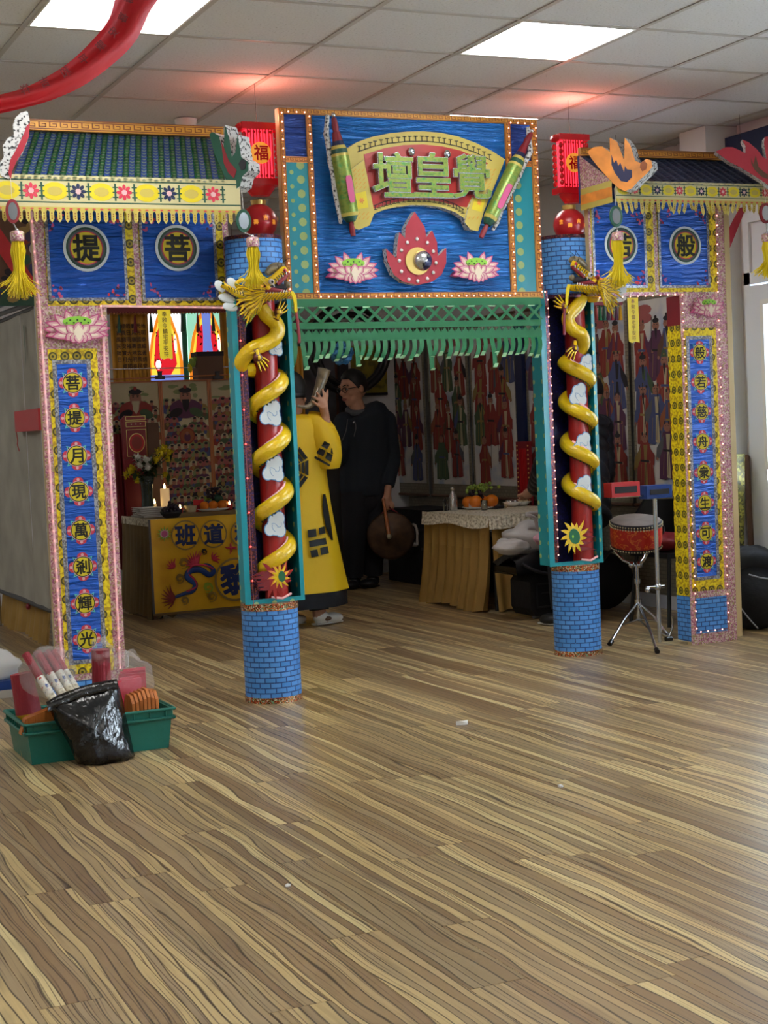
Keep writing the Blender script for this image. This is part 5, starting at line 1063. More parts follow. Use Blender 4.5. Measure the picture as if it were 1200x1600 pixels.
# ---- altar backdrop: three framed sheets of painted crowds
yp_ = 11.62; fr = FY(yp_)
xs = [pY(x, 680, yp_).x for x in (174, 254, 330, 412)]; z0, z1 = .66, pY(270, 594, yp_).z
def crowd(label, a0, a1, seed, big):
    t = thing('crowd_painting', label, 'scroll painting', ((a0 + a1) / 2, yp_, z0), 'framed paintings behind the left altar'); q = MB(); q.rect(a0, a1, z0, z1, fr, 'paper_aged', 0, .01); q.build('sheet', t)
    q = MB(); w_ = .014; q.rect(a0, a0 + w_, z0, z1, fr, 'wood_frame', .012, .014); q.rect(a1 - w_, a1, z0, z1, fr, 'wood_frame', .012, .014); q.rect(a0, a1, z1 - .012, z1, fr, 'wood_frame', .0125, .014); q.build('frame_slat', t)
    q = MB(); R_ = random.Random(seed); n_ = 0
    q.rect(a0 + w_, a1 - w_, z1 - .3, z1 - .012, fr, 'f_cream', .0012); 
    for k in range(24): q.ell(a0 + R_.uniform(.05, a1 - a0 - .05), z1 - R_.uniform(.04, .28), R_.uniform(.02, .06), R_.uniform(.008, .02), fr, R_.choice(['aged2', 'f_cream']), .0014 + k * .00002, n=9)
    rows = 13
    for r in range(rows):
        zz = lerp(z1 - .20, z0 + .03, r / (rows - 1)); m_ = 6
        for k in range(m_):
            if r < 3 and big and 1 < k < 4: continue
            cx = a0 + .03 + (a1 - a0 - .06) * (k + .5 + (r % 2 - .5) * .5) / m_; n_ += 1; e = .0018 + n_ * .00006; s_ = R_.uniform(1.15, 1.6)
            q.ell(cx, zz + .012 * s_, .027 * s_, .030 * s_, fr, R_.choice(['f_cream', 'aged2', 'f_pink']), e, n=9); q.ell(cx + R_.uniform(-.01, .01), zz - .014 * s_, .036 * s_, .026 * s_, fr, R_.choice(FUP), e + .00002, n=8); q.ell(cx, zz - .002, .011 * s_, .014 * s_, fr, R_.choice(FUP[:6]), e + .00003, n=6)
            q.ell(cx, zz + .018 * s_, .011 * s_, .013 * s_, fr, 'f_skin', e + .00004, n=8); q.ell(cx, zz + .03 * s_, .010 * s_, .007 * s_, fr, 'f_dark', e + .00005, n=7)
    if big:
        cx, cz = (a0 + a1) / 2, z1 - .13; e = .012 * .9
        q.ell(cx, cz - .09, .13, .075, fr, big, e); q.ell(cx - .08, cz - .12, .055, .032, fr, 'f_dark', e + .0001, rot=.4); q.ell(cx + .08, cz - .12, .055, .032, fr, 'f_green', e + .0001, rot=-.4)
        q.ell(cx, cz, .045, .062, fr, 'f_skin', e + .0003); q.ell(cx, cz + .05, .05, .022, fr, 'f_dark', e + .0004); q.poly([(cx - .03, cz - .02), (cx + .03, cz - .02), (cx + .022, cz - .09), (cx, cz - .12), (cx - .022, cz - .09)], fr, 'f_dark' if seed == 2 else 'f_cream', e + .0005)
        for s_ in (-1, 1): q.ell(cx + s_ * .018, cz + .012, .008, .004, fr, 'ink', e + .0006); q.ell(cx + s_ * .018, cz + .024, .012, .003, fr, 'ink', e + .0006)
        q.ell(cx, cz + .075, .014, .014, fr, 'f_red', e + .0007)
        if seed == 2: q.ell(cx, z1 - .43, .062, .062, fr, 'f_red', e); q.ell(cx, z1 - .43, .054, .054, fr, 'f_orange', e + .0001); q.ell(cx, z1 - .44, .025, .035, fr, 'f_purple', e + .0002); q.ell(cx, z1 - .41, .012, .014, fr, 'f_skin', e + .0003)
    q.build('painted_crowd', t, kind='stuff')
mat('aged2', '7d8a5e', .8)
xs = [x for x in xs]
crowd('left framed crowd painting behind the altar, half hidden by flowers and a red seat', xs[0], xs[1] - .002, 1, 'f_red'); crowd('middle framed crowd painting with bearded deity at its top and a red medallion', xs[1], xs[2] - .002, 2, 'f_purple'); crowd('right framed crowd painting partly behind the turquoise pillar niche', xs[2], xs[3], 3, None)
q = MB(); q.tube([pY(166, 593, yp_ - .03), pY(372, 585, yp_ - .03)], .006, 'wood_frame', 6); q.tube([pY(170, 596, 11.7), pY(170, 596, 11.7) * 1 - V((0, 0, pY(170, 596, 11.7).z))], .012, 'dark_metal', 8); q.tube([pY(412, 590, 11.7), pY(412, 590, 11.7) - V((0, 0, pY(412, 590, 11.7).z))], .012, 'dark_metal', 8); one('display_rail', 'thin rail along the top of the framed crowd paintings', 'rail', q)
for x_, lab in ((250, 'black clip on the rail between the left and middle paintings'), (340, 'black clip on the rail above the right framed painting')):
    P = pY(x_, 590, yp_ - .045); q = MB(); q.box((P.x - .035, P.y - .015, P.z - .012), (P.x + .035, P.y + .015, P.z + .012), 'black_plastic'); q.box((P.x - .014, P.y - .012, P.z + .012), (P.x + .014, P.y + .012, P.z + .042), 'black_plastic'); q.tube([(P.x - .02, P.y, P.z + .045), (P.x + .02, P.y, P.z + .045)], .006, 'black_plastic', 6); one('clip', lab, 'clip', q)
# window with glowing painted film, curtain around it
yw = 12.42; fr = FY(yw); a0, a1 = pY(226, 540, yw).x, pY(356, 540, yw).x; z0, z1 = pY(290, 600, yw).z, pY(290, 476, yw).z
q = MB(); q.border(a0 - .05, a1 + .05, z0 - .05, z1 + .05, .05, fr, 'upvc', .02, .06); q.rect(pY(283, 540, yw).x, pY(292, 540, yw).x, z0, z1, fr, 'dark_green', .02, .05); wn = q.build('window_4', kind='structure')
q = MB(); q.rect(a0, a1, z0, z1, fr, 'lit_sky', 0, .004); q.build('pane', wn)
def film(label, px0, px1, flip):
    b0, b1 = pY(px0, 540, yw).x, pY(px1, 540, yw).x; W = b1 - b0; t = thing('window_film', label, 'window film', ((b0 + b1) / 2, yw - .03, z0), 'painted films on the back window'); f2 = FY(yw - .03); q = MB(); q.rect(b0, b1, z0, z1, f2, 'lit_mint' if flip else 'lit_sky', 0, .002); q.build('film_sheet', t)
    H_ = z1 - z0; cx = b0 + W * .5; q = MB(); mx = lambda s_: b0 + W * s_; mz = lambda s_: z0 + H_ * s_
    q.poly([(mx(0), mz(.3)), (mx(.12), mz(.6)), (mx(.3), mz(.85)), (mx(.5), mz(.97)), (mx(.72), mz(.85)), (mx(.9), mz(.6)), (mx(1), mz(.28)), (mx(1), mz(0)), (mx(0), mz(0))], f2, 'lit_orange', .001); q.poly([(mx(.08), mz(.3)), (mx(.2), mz(.6)), (mx(.35), mz(.8)), (mx(.5), mz(.9)), (mx(.66), mz(.8)), (mx(.82), mz(.6)), (mx(.9), mz(.3)), (mx(.9), mz(.1)), (mx(.08), mz(.1))], f2, 'lit_yellow', .002)
    q.poly([(mx(.15), mz(.25)), (mx(.24), mz(.6)), (mx(.36), mz(.74)), (mx(.62), mz(.74)), (mx(.74), mz(.6)), (mx(.82), mz(.25)), (mx(.6), mz(.1)), (mx(.3), mz(.1))], f2, 'lit_red', .003)
    q.poly([(mx(.38), mz(1)), (mx(.62), mz(1)), (mx(.60), mz(.55)), (mx(.66), mz(.3)), (mx(.5), mz(.42)), (mx(.36), mz(.3)), (mx(.40), mz(.6))], f2, 'lit_blue', .004); q.ell(mx(.28), mz(.25), W * .08, H_ * .06, f2, 'lit_sky', .0045); q.ell(mx(.8), mz(.5), W * .04, H_ * .12, f2, 'lit_sky', .0046)
    R_ = random.Random(3)
    for k in range(22): q.ell(mx(R_.choice([R_.uniform(.18, .36), R_.uniform(.62, .8)])), mz(R_.uniform(.25, .65)), W * .022, H_ * .014, f2, 'print_dark_red', .0048, n=6)
    q.rect(b0, b1, z0, z0 + H_ * (.12 if not flip else .02), f2, 'lit_blue', .005); q.build('coloured_drawing', t)
film('glowing painted window film left of the dark mullion', 229, 283, False); film('glowing painted window film right of the dark mullion, behind the brown box', 292, 352, True)
def curtain(label, px0, px1, y_, pt, pb, n, chars=None, m='curtain_satin'):
    x0_, x1_ = pY(px0, 540, y_).x, pY(px1, 540, y_).x; t = thing('satin_curtain', label, 'curtain', ((x0_ + x1_) / 2, y_, pY(px0, pb, y_).z)); q = MB(); skirt(q, (x0_, y_, 0), (x1_, y_, 0), pY(px0, pb, y_).z, pY(px0, pt, y_).z, n, .014, m, (0, -1, 0), .01, 3); q.build('cloth', t)
    q = MB(); zt = pY(px0, pt, y_).z; q.tube([(x0_ - .02, y_, zt), (x1_ + .02, y_, zt)], .008, 'dark_metal', 6); q.tube([(x0_ + .01, y_, zt), (x0_ + .01, y_, ZC)], .002, 'ink', 4); q.tube([(x1_ - .01, y_, zt), (x1_ - .01, y_, ZC)], .002, 'ink', 4); q.build('rod', t)
    if chars:
        q = MB(); f2 = FY(y_ - .035)
        for r in range(7):
            for c in range(6):
                if c == 0 and r > 5: continue
                q.glyph(chars[(r * 6 + c) % len(chars)], lerp(x0_ + .05, x1_ - .05, c / 5), zt - .12 - r * .052, .036, f2, 'ink_brown', 0, 0, .02)
        q.build('written_characters', t)
curtain('gold satin curtain with rows of brown characters, left of the window', 174, 233, 11.95, 486, 604, 5, '道經師寶天地玄黃日月光明風調雨順國泰民安福壽')
curtain('narrow gold satin curtain at the right side of the back window', 345, 372, 11.95, 486, 604, 2)
curtain('orange gold satin hanging behind the robed person', 456, 472, 11.95, 540, 900, 2)
t = thing('pelmet', 'brown beaded pelmet with dark tassels across the top of the back window', 'pelmet', (pY(265, 486, 11.85).x, 11.85, pY(265, 486, 11.85).z)); q = MB(); A, B = pY(168, 486, 11.85), pY(366, 486, 11.85); q.box((A.x, 11.84, A.z - .02), (B.x, 11.87, A.z + .03), 'dark_red'); q.build('band', t); q = MB(); q.tube([(A.x + .05, 11.86, A.z), (A.x + .05, 11.86, ZC)], .002, 'ink', 4); q.tube([(B.x - .05, 11.86, A.z), (B.x - .05, 11.86, ZC)], .002, 'ink', 4); q.build('cord', t); q = MB()
for k in range(44): q.ball((lerp(A.x, B.x, k / 43), 11.835, A.z - .022), .009, 'wood_frame', 6, 4)
q.build('beads', t, kind='stuff')
for k in range(8): q = MB(); xx = lerp(A.x + .08, B.x - .06, k / 7); q.tube([(xx, 11.83, A.z - .03), (xx, 11.83, A.z - .06), (xx, 11.83, A.z - .17)], [.004, .009, .017], 'dark_red' if k % 2 else 'dark_green', 7); q.build('small_tassel', t)
q = MB(); q.tube([pY(170, 577, 11.75), pY(372, 573, 11.75)], .005, 'silver', 6); one('wire_rail', 'thin silver wire across the back window', 'wire', q)
P = pY(325, 590, 11.78); t = thing('brown_box', 'dark brown lidded box on the rail in front of the glowing window', 'box', P - V((0, 0, .02))); x0_, x1_ = pY(305, 570, 11.78).x, pY(345, 570, 11.78).x; q = MB(); q.box((x0_, 11.72, P.z - .02), (x1_, 11.86, pY(325, 557, 11.78).z), 'f_brown'); q.build('body', t); q = MB(); q.tube([((x0_ + x1_) / 2, 11.79, 0), ((x0_ + x1_) / 2, 11.79, P.z - .02)], .015, 'dark_metal', 8); q.build('support_post', t); q = MB(); q.box((x0_ - .006, 11.714, pY(325, 557, 11.78).z), (x1_ + .006, 11.866, pY(325, 550, 11.78).z), 'f_dark'); q.build('lid', t)
q = MB(); q.ball((x0_ - .03, 11.76, P.z + .12), (.03, .03, .04), 'grape_green', 10, 6); q.ball((x0_ - .05, 11.76, P.z + .08), (.02, .02, .04), 'mum_yellow', 10, 6); q.ball((x0_ + .01, 11.76, P.z + .15), (.03, .02, .025), 'grape_green', 8, 5); q.build('leaves', t)
# ---- left altar
AX0, AX1, AY0, AY1, AZ = 3.05, 4.30, 10.6, 11.35, .70
t = thing('altar_table', 'left altar table under tan cloth with yellow embroidered banner front', 'table', ((AX0 + AX1) / 2, (AY0 + AY1) / 2, 0))
q = MB(); q.box((AX0, AY0, AZ - .03), (AX1, AY1, AZ), 'tan_cloth'); q.build('tabletop', t)
for sx_ in (AX0 + .05, AX1 - .05):
    for sy_ in (AY0 + .06, AY1 - .05): q = MB(); q.tube([(sx_, sy_, 0), (sx_, sy_, AZ - .03)], .015, 'dark_metal', 8); q.build('leg', t)
q = MB(); skirt(q, (AX0 - .005, AY1, 0), (AX0 - .005, AY0, 0), .01, AZ - .01, 8, .02, 'tan_cloth', (-1, 0, 0), .03, 2); q.build('side_skirt', t)
q = MB(); skirt(q, (AX0, AY0 - .004, 0), (AX0 + .16, AY0 - .004, 0), .02, AZ - .01, 2, .012, 'tan_cloth', (0, -1, 0), .02, 5); q.build('corner_skirt', t)
q = MB(); q.box((AX0 - .012, AY0 - .012, AZ - .05), (AX0 - .004, AY1, AZ + .004), 'ivory_lace'); q.box((AX0 - .012, AY0 - .014, AZ - .05), (AX0 + .1, AY0 - .006, AZ + .004), 'ivory_lace'); q.build('lace_edge', t)
yb_ = AY0 - .05; fr = FY(yb_); b0, b1 = pY(238, 880, yb_).x, AX1 + .02; z0, z1 = .045, AZ + .004
q = MB(); rows = [[V((lerp(b0, b1, i / 40), yb_ - .006 * sin(i * .55 + j * .3) * j / 8 , lerp(z1, z0, j / 8))) for i in range(41)] for j in range(9)]; q.grid(rows, 'banner_satin'); q.box((b0 - .01, yb_ - .006, z0 - .012), (b1, yb_ + .002, z0 + .004), 'tan_cloth'); q.box((b0 - .014, yb_ - .006, z0), (b0, yb_ + .002, z1), 'f_grey'); bn = q.build('embroidered_banner', t)
q = MB(); f2 = FY(yb_ - .010)
for (px, py, r_, ch, s_) in ((289, 836, 21, '班', 1), (333, 834, 20, '道', 1), (380, 833, 20, '和', 1), (367, 905, 31, '黎', 1.15)):
    c_ = pY(px, py, yb_); rr = r_ * .0050
    for f_, m_ in ((1, 'f_gold'), (.9, 'banner_satin')): q.ell(c_.x, c_.z, rr * f_, rr * f_, f2, m_, .0002 if f_ == 1 else .0004, n=28)
    q.glyph(ch, c_.x, c_.z, rr * 1.35, f2, 'char_blue', .001, 0, .045)
def px2(x_, y_): p = pY(x_, y_, yb_); return (p.x, p.z)
def E3(pts): return [V((a, yb_ - .013, b)) for a, b in (px2(160 + x_ / 5, 680 + y_ / 5) for x_, y_ in pts)]
q.tube(spl(E3([(560, 1265), (640, 1235), (700, 1215), (720, 1160), (660, 1110), (680, 1060), (760, 1050), (830, 1090), (865, 1060), (830, 1020), (790, 1010)]), 4), [.010 + .012 * sin(pi * k / 40) for k in range(41)], 'blue_block', 8, flat=(V((0, 1, 0)), .3))
q.tube(spl([p + V((.012, -.004, .014)) for p in E3([(640, 1235), (715, 1200), (700, 1140), (650, 1090), (690, 1035), (780, 1030), (850, 1060)])], 4), .007, 'print_red', 6, flat=(V((0, 1, 0)), .3))
for cx, cy, n_, R0, a0, a1, m_ in ((560, 1265, 8, 110, 1.9, 4.2, 'f_red'), (740, 1010, 9, 110, 1.2, 3.1, 'print_red'), (560, 1030, 5, 70, 1.5, 3.2, 'print_red'), (860, 970, 5, 60, -.6, 1.6, 'print_red'), (1000, 880, 5, 50, 0, 6, 'print_red')):
    for k in range(n_):
        a_ = lerp(a0, a1, k / max(1, n_ - 1)); P = [(cx, cy), (cx + R0 * .55 * cos(a_ + .2), cy - R0 * .55 * sin(a_ + .2)), (cx + R0 * cos(a_), cy - R0 * sin(a_))]; q.tube(E3(P), [.010, .007, .001], m_, 5, flat=(V((0, 1, 0)), .4))
for cx, cy, m_, r0 in ((630, 1000, 'f_gold', 45), (600, 1120, 'f_gold', 40), (820, 1190, 'seed_green', 45), (640, 1290, 'f_gold', 35), (850, 1260, 'f_gold', 45), (790, 910, 'f_dark', 25)):
    for k in range(5): q.tube(E3([(cx + r0 * (.3 + .15 * k) * cos(a_ * .7 + k), cy + r0 * (.3 + .15 * k) * sin(a_ * .7 + k)) for a_ in range(7)]), .0022, m_, 4)
for k in range(12): a_ = k * pi / 6; q.tube(E3([(480 + 30 * cos(a_), 770 + 30 * sin(a_)), (480 + 60 * cos(a_), 770 + 60 * sin(a_))]), [.006, .001], 'seed_green', 5)
c_ = px2(256, 834); q.ell(c_[0], c_[1], .034, .034, f2, 'petal_light', .003, n=12); q.ell(c_[0], c_[1], .022, .022, f2, 'petal_pink', .0035, n=10)
q.build('embroidery', bn)
def ontop(px, py, X0, X1, Y0, Y1, z):
    y_ = min(max(pZ(px, py, z).y, Y0 + .09), Y1 - .09); p = pY(px, py, y_); return V((min(max(p.x, X0 + .05), X1 - .05), y_, z))
def onA(px, py, z=AZ + .002): return ontop(px, py, AX0, AX1, AY0, AY1, z)
# vase of chrysanthemums
P = onA(229, 806); P.x = max(P.x, AX0 + .16); P.y += .07; t = thing('flower_vase', 'glass vase of white and yellow chrysanthemums on the left altar', 'vase', P); q = MB(); q.lathe([(.10, 0), (.115, .012), (.12, .028), (.11, .03), (.09, .02), (.0, .016)], P, 'glass_green', 28); q.build('shallow_dish', t)
q = MB(); q.lathe([(.052, .03), (.05, .05), (.042, .12), (.046, .22), (.062, .29), (.058, .29), (.042, .22), (.038, .12), (.045, .04), (.0, .036)], P, 'glass_green', 22); q.build('glass_vase', t)
R_ = random.Random(8); fl_ = [(205, 735, 'mum_yellow', .05), (214, 744, 'mum_yellow', .045), (198, 742, 'mum_yellow', .04), (215, 716, 'mum_white', .045), (229, 720, 'mum_white', .055), (219, 727, 'mum_white', .045), (231, 731, 'mum_white', .04), (250, 708, 'mum_yellow', .055), (262, 716, 'mum_yellow', .05), (244, 718, 'mum_yellow', .04), (256, 702, 'mum_yellow', .045), (264, 707, 'mum_yellow', .04), (214, 752, 'mum_yellow', .03), (258, 742, 'mum_yellow', .03)]
q = MB(); top_ = P + V((0, 0, .28))
for (px, py, m_, r_) in fl_: c_ = pY(px, py, P.y + R_.uniform(-.06, .05)); q.tube([P + V((0, 0, .06)), top_, vl(top_, c_, .6) + V((0, 0, .01)), c_], .0035, 'leaf', 5)
q.build('stems', t, kind='stuff')
for (px, py, m_, r_) in fl_:
    c_ = pY(px, py, P.y + R_.uniform(-.06, .05)); q = MB()
    for k in range(34):
        d_ = V((R_.gauss(0, 1), R_.gauss(-.5, 1), R_.gauss(.4, .8))).normalized(); s_ = d_.cross(V((.3, .2, 1))).normalized() * r_ * .16; q.face([c_, c_ + d_ * r_ * .7 + s_, c_ + d_ * r_, c_ + d_ * r_ * .7 - s_], m_)
    q.ball(c_, r_ * .55, m_, 8, 5); q.build('flower_head', t)
q = MB()
for k in range(60):
    c_ = P + V((R_.gauss(0, .06), R_.gauss(0, .04), R_.uniform(.27, .44))); d_ = V((R_.uniform(-1, 1), R_.uniform(-1, 1), R_.uniform(-.5, 1))).normalized() * .055; s_ = d_.cross(V((0, 0, 1))).normalized() * .018; q.face([c_ - d_, c_ + s_, c_ + d_, c_ - s_], 'leaf')
q.build('foliage', t, kind='stuff')
# candles
def candle(px, py, r_, h_, lab, cup, z=AZ + .004, y_=None):
    P = z if isinstance(z, V) else onA(px, py); t = thing('candle', lab, 'candle', P); q = MB()
    if cup: q.lathe([(r_ * 1.1, 0), (r_ * 1.5, h_ * .9), (r_ * 1.4, h_ * .9), (r_ * 1.0, .006), (0, .006)], P, cup, 16); q.build('cup', t); q = MB(); q.lathe([(r_, .006), (r_ * 1.1, h_ * .7), (0, h_ * .72)], P, 'candle', 14); q.build('wax', t)
    else: q.lathe([(r_, 0), (r_, h_ - .004), (r_ * .85, h_), (0, h_ - .006)], P, 'candle', 20); q.build('wax', t)
    q = MB(); b_ = h_ * .72 if cup else h_; q.tube([P + V((0, 0, b_ - .005)), P + V((0, 0, b_ + .008)), P + V((0, 0, b_ + .02)), P + V((0, 0, b_ + .036))], [.004, .009, .007, .001], 'flame', 8); q.build('flame', t)
P = onA(268, 812); P.y = AY0 + .09; t = thing('black_grapes', 'bunch of black grapes in a dark bowl before the pillar candle', 'fruit', P); q = MB(); q.lathe([(.05, 0), (.075, .03), (.08, .045), (.07, .04), (0, .01)], P, 'f_dark', 18); q.build('bowl', t); q = MB(); R_ = random.Random(3)
for k in range(46): a_, rr = R_.uniform(0, 6.3), .07 * sqrt(R_.random()); q.ball(P + V((rr * cos(a_), rr * sin(a_) * .8, .045 + (.07 - rr) * R_.uniform(.2, 1.2))), .014, 'grape_dark', 7, 5)
q.build('grapes', t, kind='stuff')
candle(258, 780, .034, .19, 'tall ivory pillar candle with a lit flame on the left altar', None, AZ + .004)
candle(281, 786, .016, .04, 'small lit candle in a red cup right of the black grapes', 'red'); candle(358, 779, .018, .045, 'small lit candle in a red cup near the turquoise pillar niche', 'red'); candle(241, 778, .014, .08, 'thin lit candle between the vase and the pillar candle', None)
P = onA(298, 794); q = MB(); q.lathe([(.035, 0), (.048, .05), (.045, .05), (.032, .006), (0, .006)], P, 'f_cream', 18); one('bowl', 'small grey bowl left of the fruit plate on the left altar', 'bowl', q, loc=P)
P = onA(333, 789); q = MB(); q.lathe([(.09, 0), (.13, .018), (.127, .021), (.09, .006), (0, .006)], P, 'white', 28, sy=.7); one('plate', 'white plate under oranges on the left altar', 'plate', q, loc=P); PL_ = P
for k, (dx_, dy_, dz_, lab) in enumerate(((-.075, -.02, .042, 'leftmost orange on the white plate of the left altar'), (-.015, -.045, .044, 'orange at the front middle of the left altar plate'), (.06, -.03, .042, 'orange at the right of the left altar plate'), (.095, .02, .040, 'half hidden orange at the right rim of the left altar plate'))):
    q = MB(); c_ = PL_ + V((dx_, dy_, dz_)); q.ball(c_, (.037, .037, .034), 'orange', 14, 10); q.ball(c_ + V((0, 0, .033)), .004, 'leaf', 6, 4); one('orange', lab, 'fruit', q, 'oranges on the left altar plate')
q = MB(); c_ = PL_ + V((.045, .03, .085)); q.ball(c_, (.045, .04, .037), 'dark_green', 14, 10); q.ball(c_ + V((0, 0, .036)), .005, 'f_brown', 6, 4); one('melon', 'small dark green melon resting on the oranges', 'fruit', q)
t = thing('grape_bunch', 'dark grape bunch on top of the left altar fruit plate', 'fruit', PL_ + V((0, .03, .08))); q = MB(); R_ = random.Random(5)
for k in range(34): q.ball(PL_ + V((R_.gauss(0, .03), .03 + R_.gauss(0, .02), .10 + R_.random() * .07)), .013, 'grape_dark', 7, 5)
q.build('grapes', t, kind='stuff'); q = MB()
for k in range(5): a_ = k * 1.3; b_ = PL_ + V((0, .03, .16)); q.tube([b_, b_ + V((.05 * cos(a_), .02, .03 + .02 * sin(a_)))], [.003, .001], 'leaf', 5)
q.build('stalk', t)
q = MB()
for k in range(9): q.ball(PL_ + V((-.055 + .01 * (k % 4), .0 + .01 * (k // 4), .085 + .008 * (k % 3))), .009, 'grape_green', 7, 5)
one('green_grapes', 'few green grapes left of the melon on the left altar', 'fruit', q)
P = onA(310, 775); q = MB(); q.box((P.x - .04, P.y, P.z), (P.x + .04, P.y + .012, P.z + .09), 'red'); q.box((P.x - .03, P.y - .002, P.z + .03), (P.x + .03, P.y, P.z + .05), 'gold'); q.mats = ['red', 'dark_red']; one('red_card', 'small red card standing behind the oranges', 'card', q, loc=P)
R_ = random.Random(6)
for k in range(5):
    P = onA(196, 790); P.x = AX0 + .09; P.y = 11.0; q = MB(); q.box((P.x - .08, P.y - .1, P.z + k * .014), (P.x + .09, P.y + .12, P.z + k * .014 + .011), 'f_white', R_.uniform(-.25, .25)); q.box((P.x - .078, P.y - .098, P.z + k * .014 + .0112), (P.x + .088, P.y + .118, P.z + k * .014 + .0125), 'white', R_.uniform(-.25, .25)); one('booklet', ('bottom', 'second', 'middle', 'fourth', 'topmost')[k] + ' white booklet in the stack at the left end of the altar', 'booklet', q, 'booklets stacked on the left altar')
# red carved seat back and red hanging behind the flowers
P = pY(213, 790, 11.42); t = thing('high_backed_chair', 'red lacquered high-backed seat behind the flower vase', 'chair', (P.x, 11.45, 0)); x0_, x1_ = pY(196, 700, 11.42).x, pY(232, 700, 11.42).x; z1 = pY(213, 651, 11.42).z; z0 = .0; q = MB(); fr = FY(11.42); q.poly([(x0_, z0), (x1_, z0), (x1_ - .01, z1 - .03), (x1_ - .03, z1), (x0_ + .01, z1 + .01), (x0_ - .02, z1 - .02)], fr, 'dark_red', 0, .04); q.box((x1_, 11.43, .3), (x1_ + .09, 11.46, z1 - .05), 'f_brown'); q.build('back_panel', t)
q = MB(); zc = pY(213, 692, 11.42).z; xc = (x0_ + x1_) / 2; q.ell(xc, zc, .062, .072, fr, 'gold', .002, n=26); q.ell(xc, zc, .057, .067, fr, 'red', .003, n=26); q.ell(xc, zc, .04, .05, fr, 'f_red', .004, n=20); q.border(x0_ + .012, x1_ - .012, zc - .1, zc + .1, .003, fr, 'gold', .002); q.border(x0_ + .012, x1_ - .012, zc + .12, zc + .16, .003, fr, 'gold', .002); q.border(x0_ + .012, x1_ - .012, zc + .17, zc + .2, .003, fr, 'gold', .002)
for k in range(3): q.ell(xc + (k - 1) * .035, zc + .14, .006, .004, fr, 'f_cream', .003, n=8)
q.build('gilt_carving', t)
q = MB(); skirt(q, (pY(172, 700, 11.5).x, 11.5, 0), (pY(192, 700, 11.5).x, 11.5, 0), .3, pY(180, 678, 11.5).z, 3, .015, 'dark_red', (0, -1, 0), .04, 1); one('red_drape', 'dark red folded drape at the far left of the altar backdrop', 'drape', q)
# ---- cloth screen on the left
xc_ = 2.06; fr = FX(xc_); ya, yb = 11.1, pX(84, 955, xc_).y + .03; z0, z1 = .27, 2.08
t = thing('cloth_screen', 'tall grey cloth screen in a metal frame at the left edge', 'screen', (xc_, (ya + yb) / 2, 0)); ym = pX(44, 700, xc_).y
for k, (u0, u1) in enumerate(((ya, ym + .008), (ym - .012, yb))):
    q = MB(); rows = [[V((xc_ - .006 * sin(i * .8 + k) - .01 * k * (j > 7) , lerp(u0, u1, i / 10), lerp(z1, z0, j / 9))) for i in range(11)] for j in range(10)]; q.grid(rows, 'grey_sheet'); q.build('sheet', t)
q = MB(); q.tube([(xc_, yb - .015, 0), (xc_, yb - .015, z1 + .05)], .014, 'silver', 8); q.tube([(xc_, ya, z0 - .015), (xc_, yb, z0 - .015)], .016, 'dark_metal', 8); q.tube([(xc_, ya, 0), (xc_, ya, z1 + .05)], .014, 'silver', 8); q.tube([(xc_, ya, z1), (xc_, yb, z1)], .012, 'dark_metal', 8); q.build('frame_tube', t)
P = pX(44, 948, xc_ - .02); q = MB(); q.ball(P, (.015, .02, .02), 'dark_red', 10, 6); q.build('knob', t)
P = pX(36, 508, xc_ - .012); q = MB(); q.face([P, P + V((0, -.025, -.01)), P + V((0, -.03, -.2)), P + V((0, -.018, -.26))], 'dark_green'); q.build('green_mark', t)
P0, P1 = pX(27, 643, xc_ - .03), pX(66, 672, xc_ - .03); q = MB(); q.box((xc_ - .05, P1.y, P1.z), (xc_ - .022, P0.y, P0.z), 'red'); q.tube(spl([V((xc_ - .05, P0.y - .03, P1.z)), V((xc_ - .05, P0.y - .06, P1.z - .05)), V((xc_ - .05, P0.y - .045, P1.z - .08)), V((xc_ - .05, P0.y - .09, P1.z - .12))], 4), .003, 'red', 5); one('red_pouch', 'small red cloth pouch with a dangling string on the grey screen', 'pouch', q)
t = thing('skirted_table', 'low table with gold pleated skirt under the grey screen', 'table', (2.2, 10.4, 0)); q = MB(); skirt(q, (2.13, 11.2, 0), (2.13, 9.75, 0), .01, .50, 12, .02, 'gold_cloth', (-1, 0, 0), .04, 9); q.build('skirt', t); q = MB(); q.box((2.13, 9.75, .5), (2.33, 11.2, .53), 'gold_cloth'); q.build('tabletop', t)
for sx_ in (2.17, 2.30):
    for sy_ in (9.8, 11.15): q = MB(); q.tube([(sx_, sy_, 0), (sx_, sy_, .5)], .015, 'dark_metal', 8); q.build('leg', t)
t = thing('truss_bar', 'bundle of dark metal rods over the grey screen', 'rail', pX(30, 485, xc_)); q = MB()
for k, (dx_, dz_) in enumerate(((0, 0), (-.05, .04), (.04, .07), (.0, .11))): q.tube([pX(-30, 515, xc_) + V((dx_ - .03, 0, dz_ + .05)), pX(58, 487, xc_) + V((dx_ - .03, 0, dz_ + .05))], .016, 'dark_metal', 8)
q.build('rod', t)
x_, = (pY(20, 400, 9.3).x,); fr = FY(9.3); a0, a1 = pY(-25, 400, 9.3).x, pY(57, 400, 9.3).x; z0, z1 = pY(20, 478, 9.3).z, pY(20, 330, 9.3).z
t = thing('embroidered_hanging', 'brown and teal embroidered hanging behind the leftmost tassel', 'tapestry', ((a0 + a1) / 2, 9.3, z0)); q = MB(); q.rect(a0, a1, z0, z1, fr, 'f_brown', 0, .01); q.rect(a0, a1, z0, z0 + .1, fr, 'dark_green', .002, .002); q.build('cloth', t); q = MB(); R_ = random.Random(2)
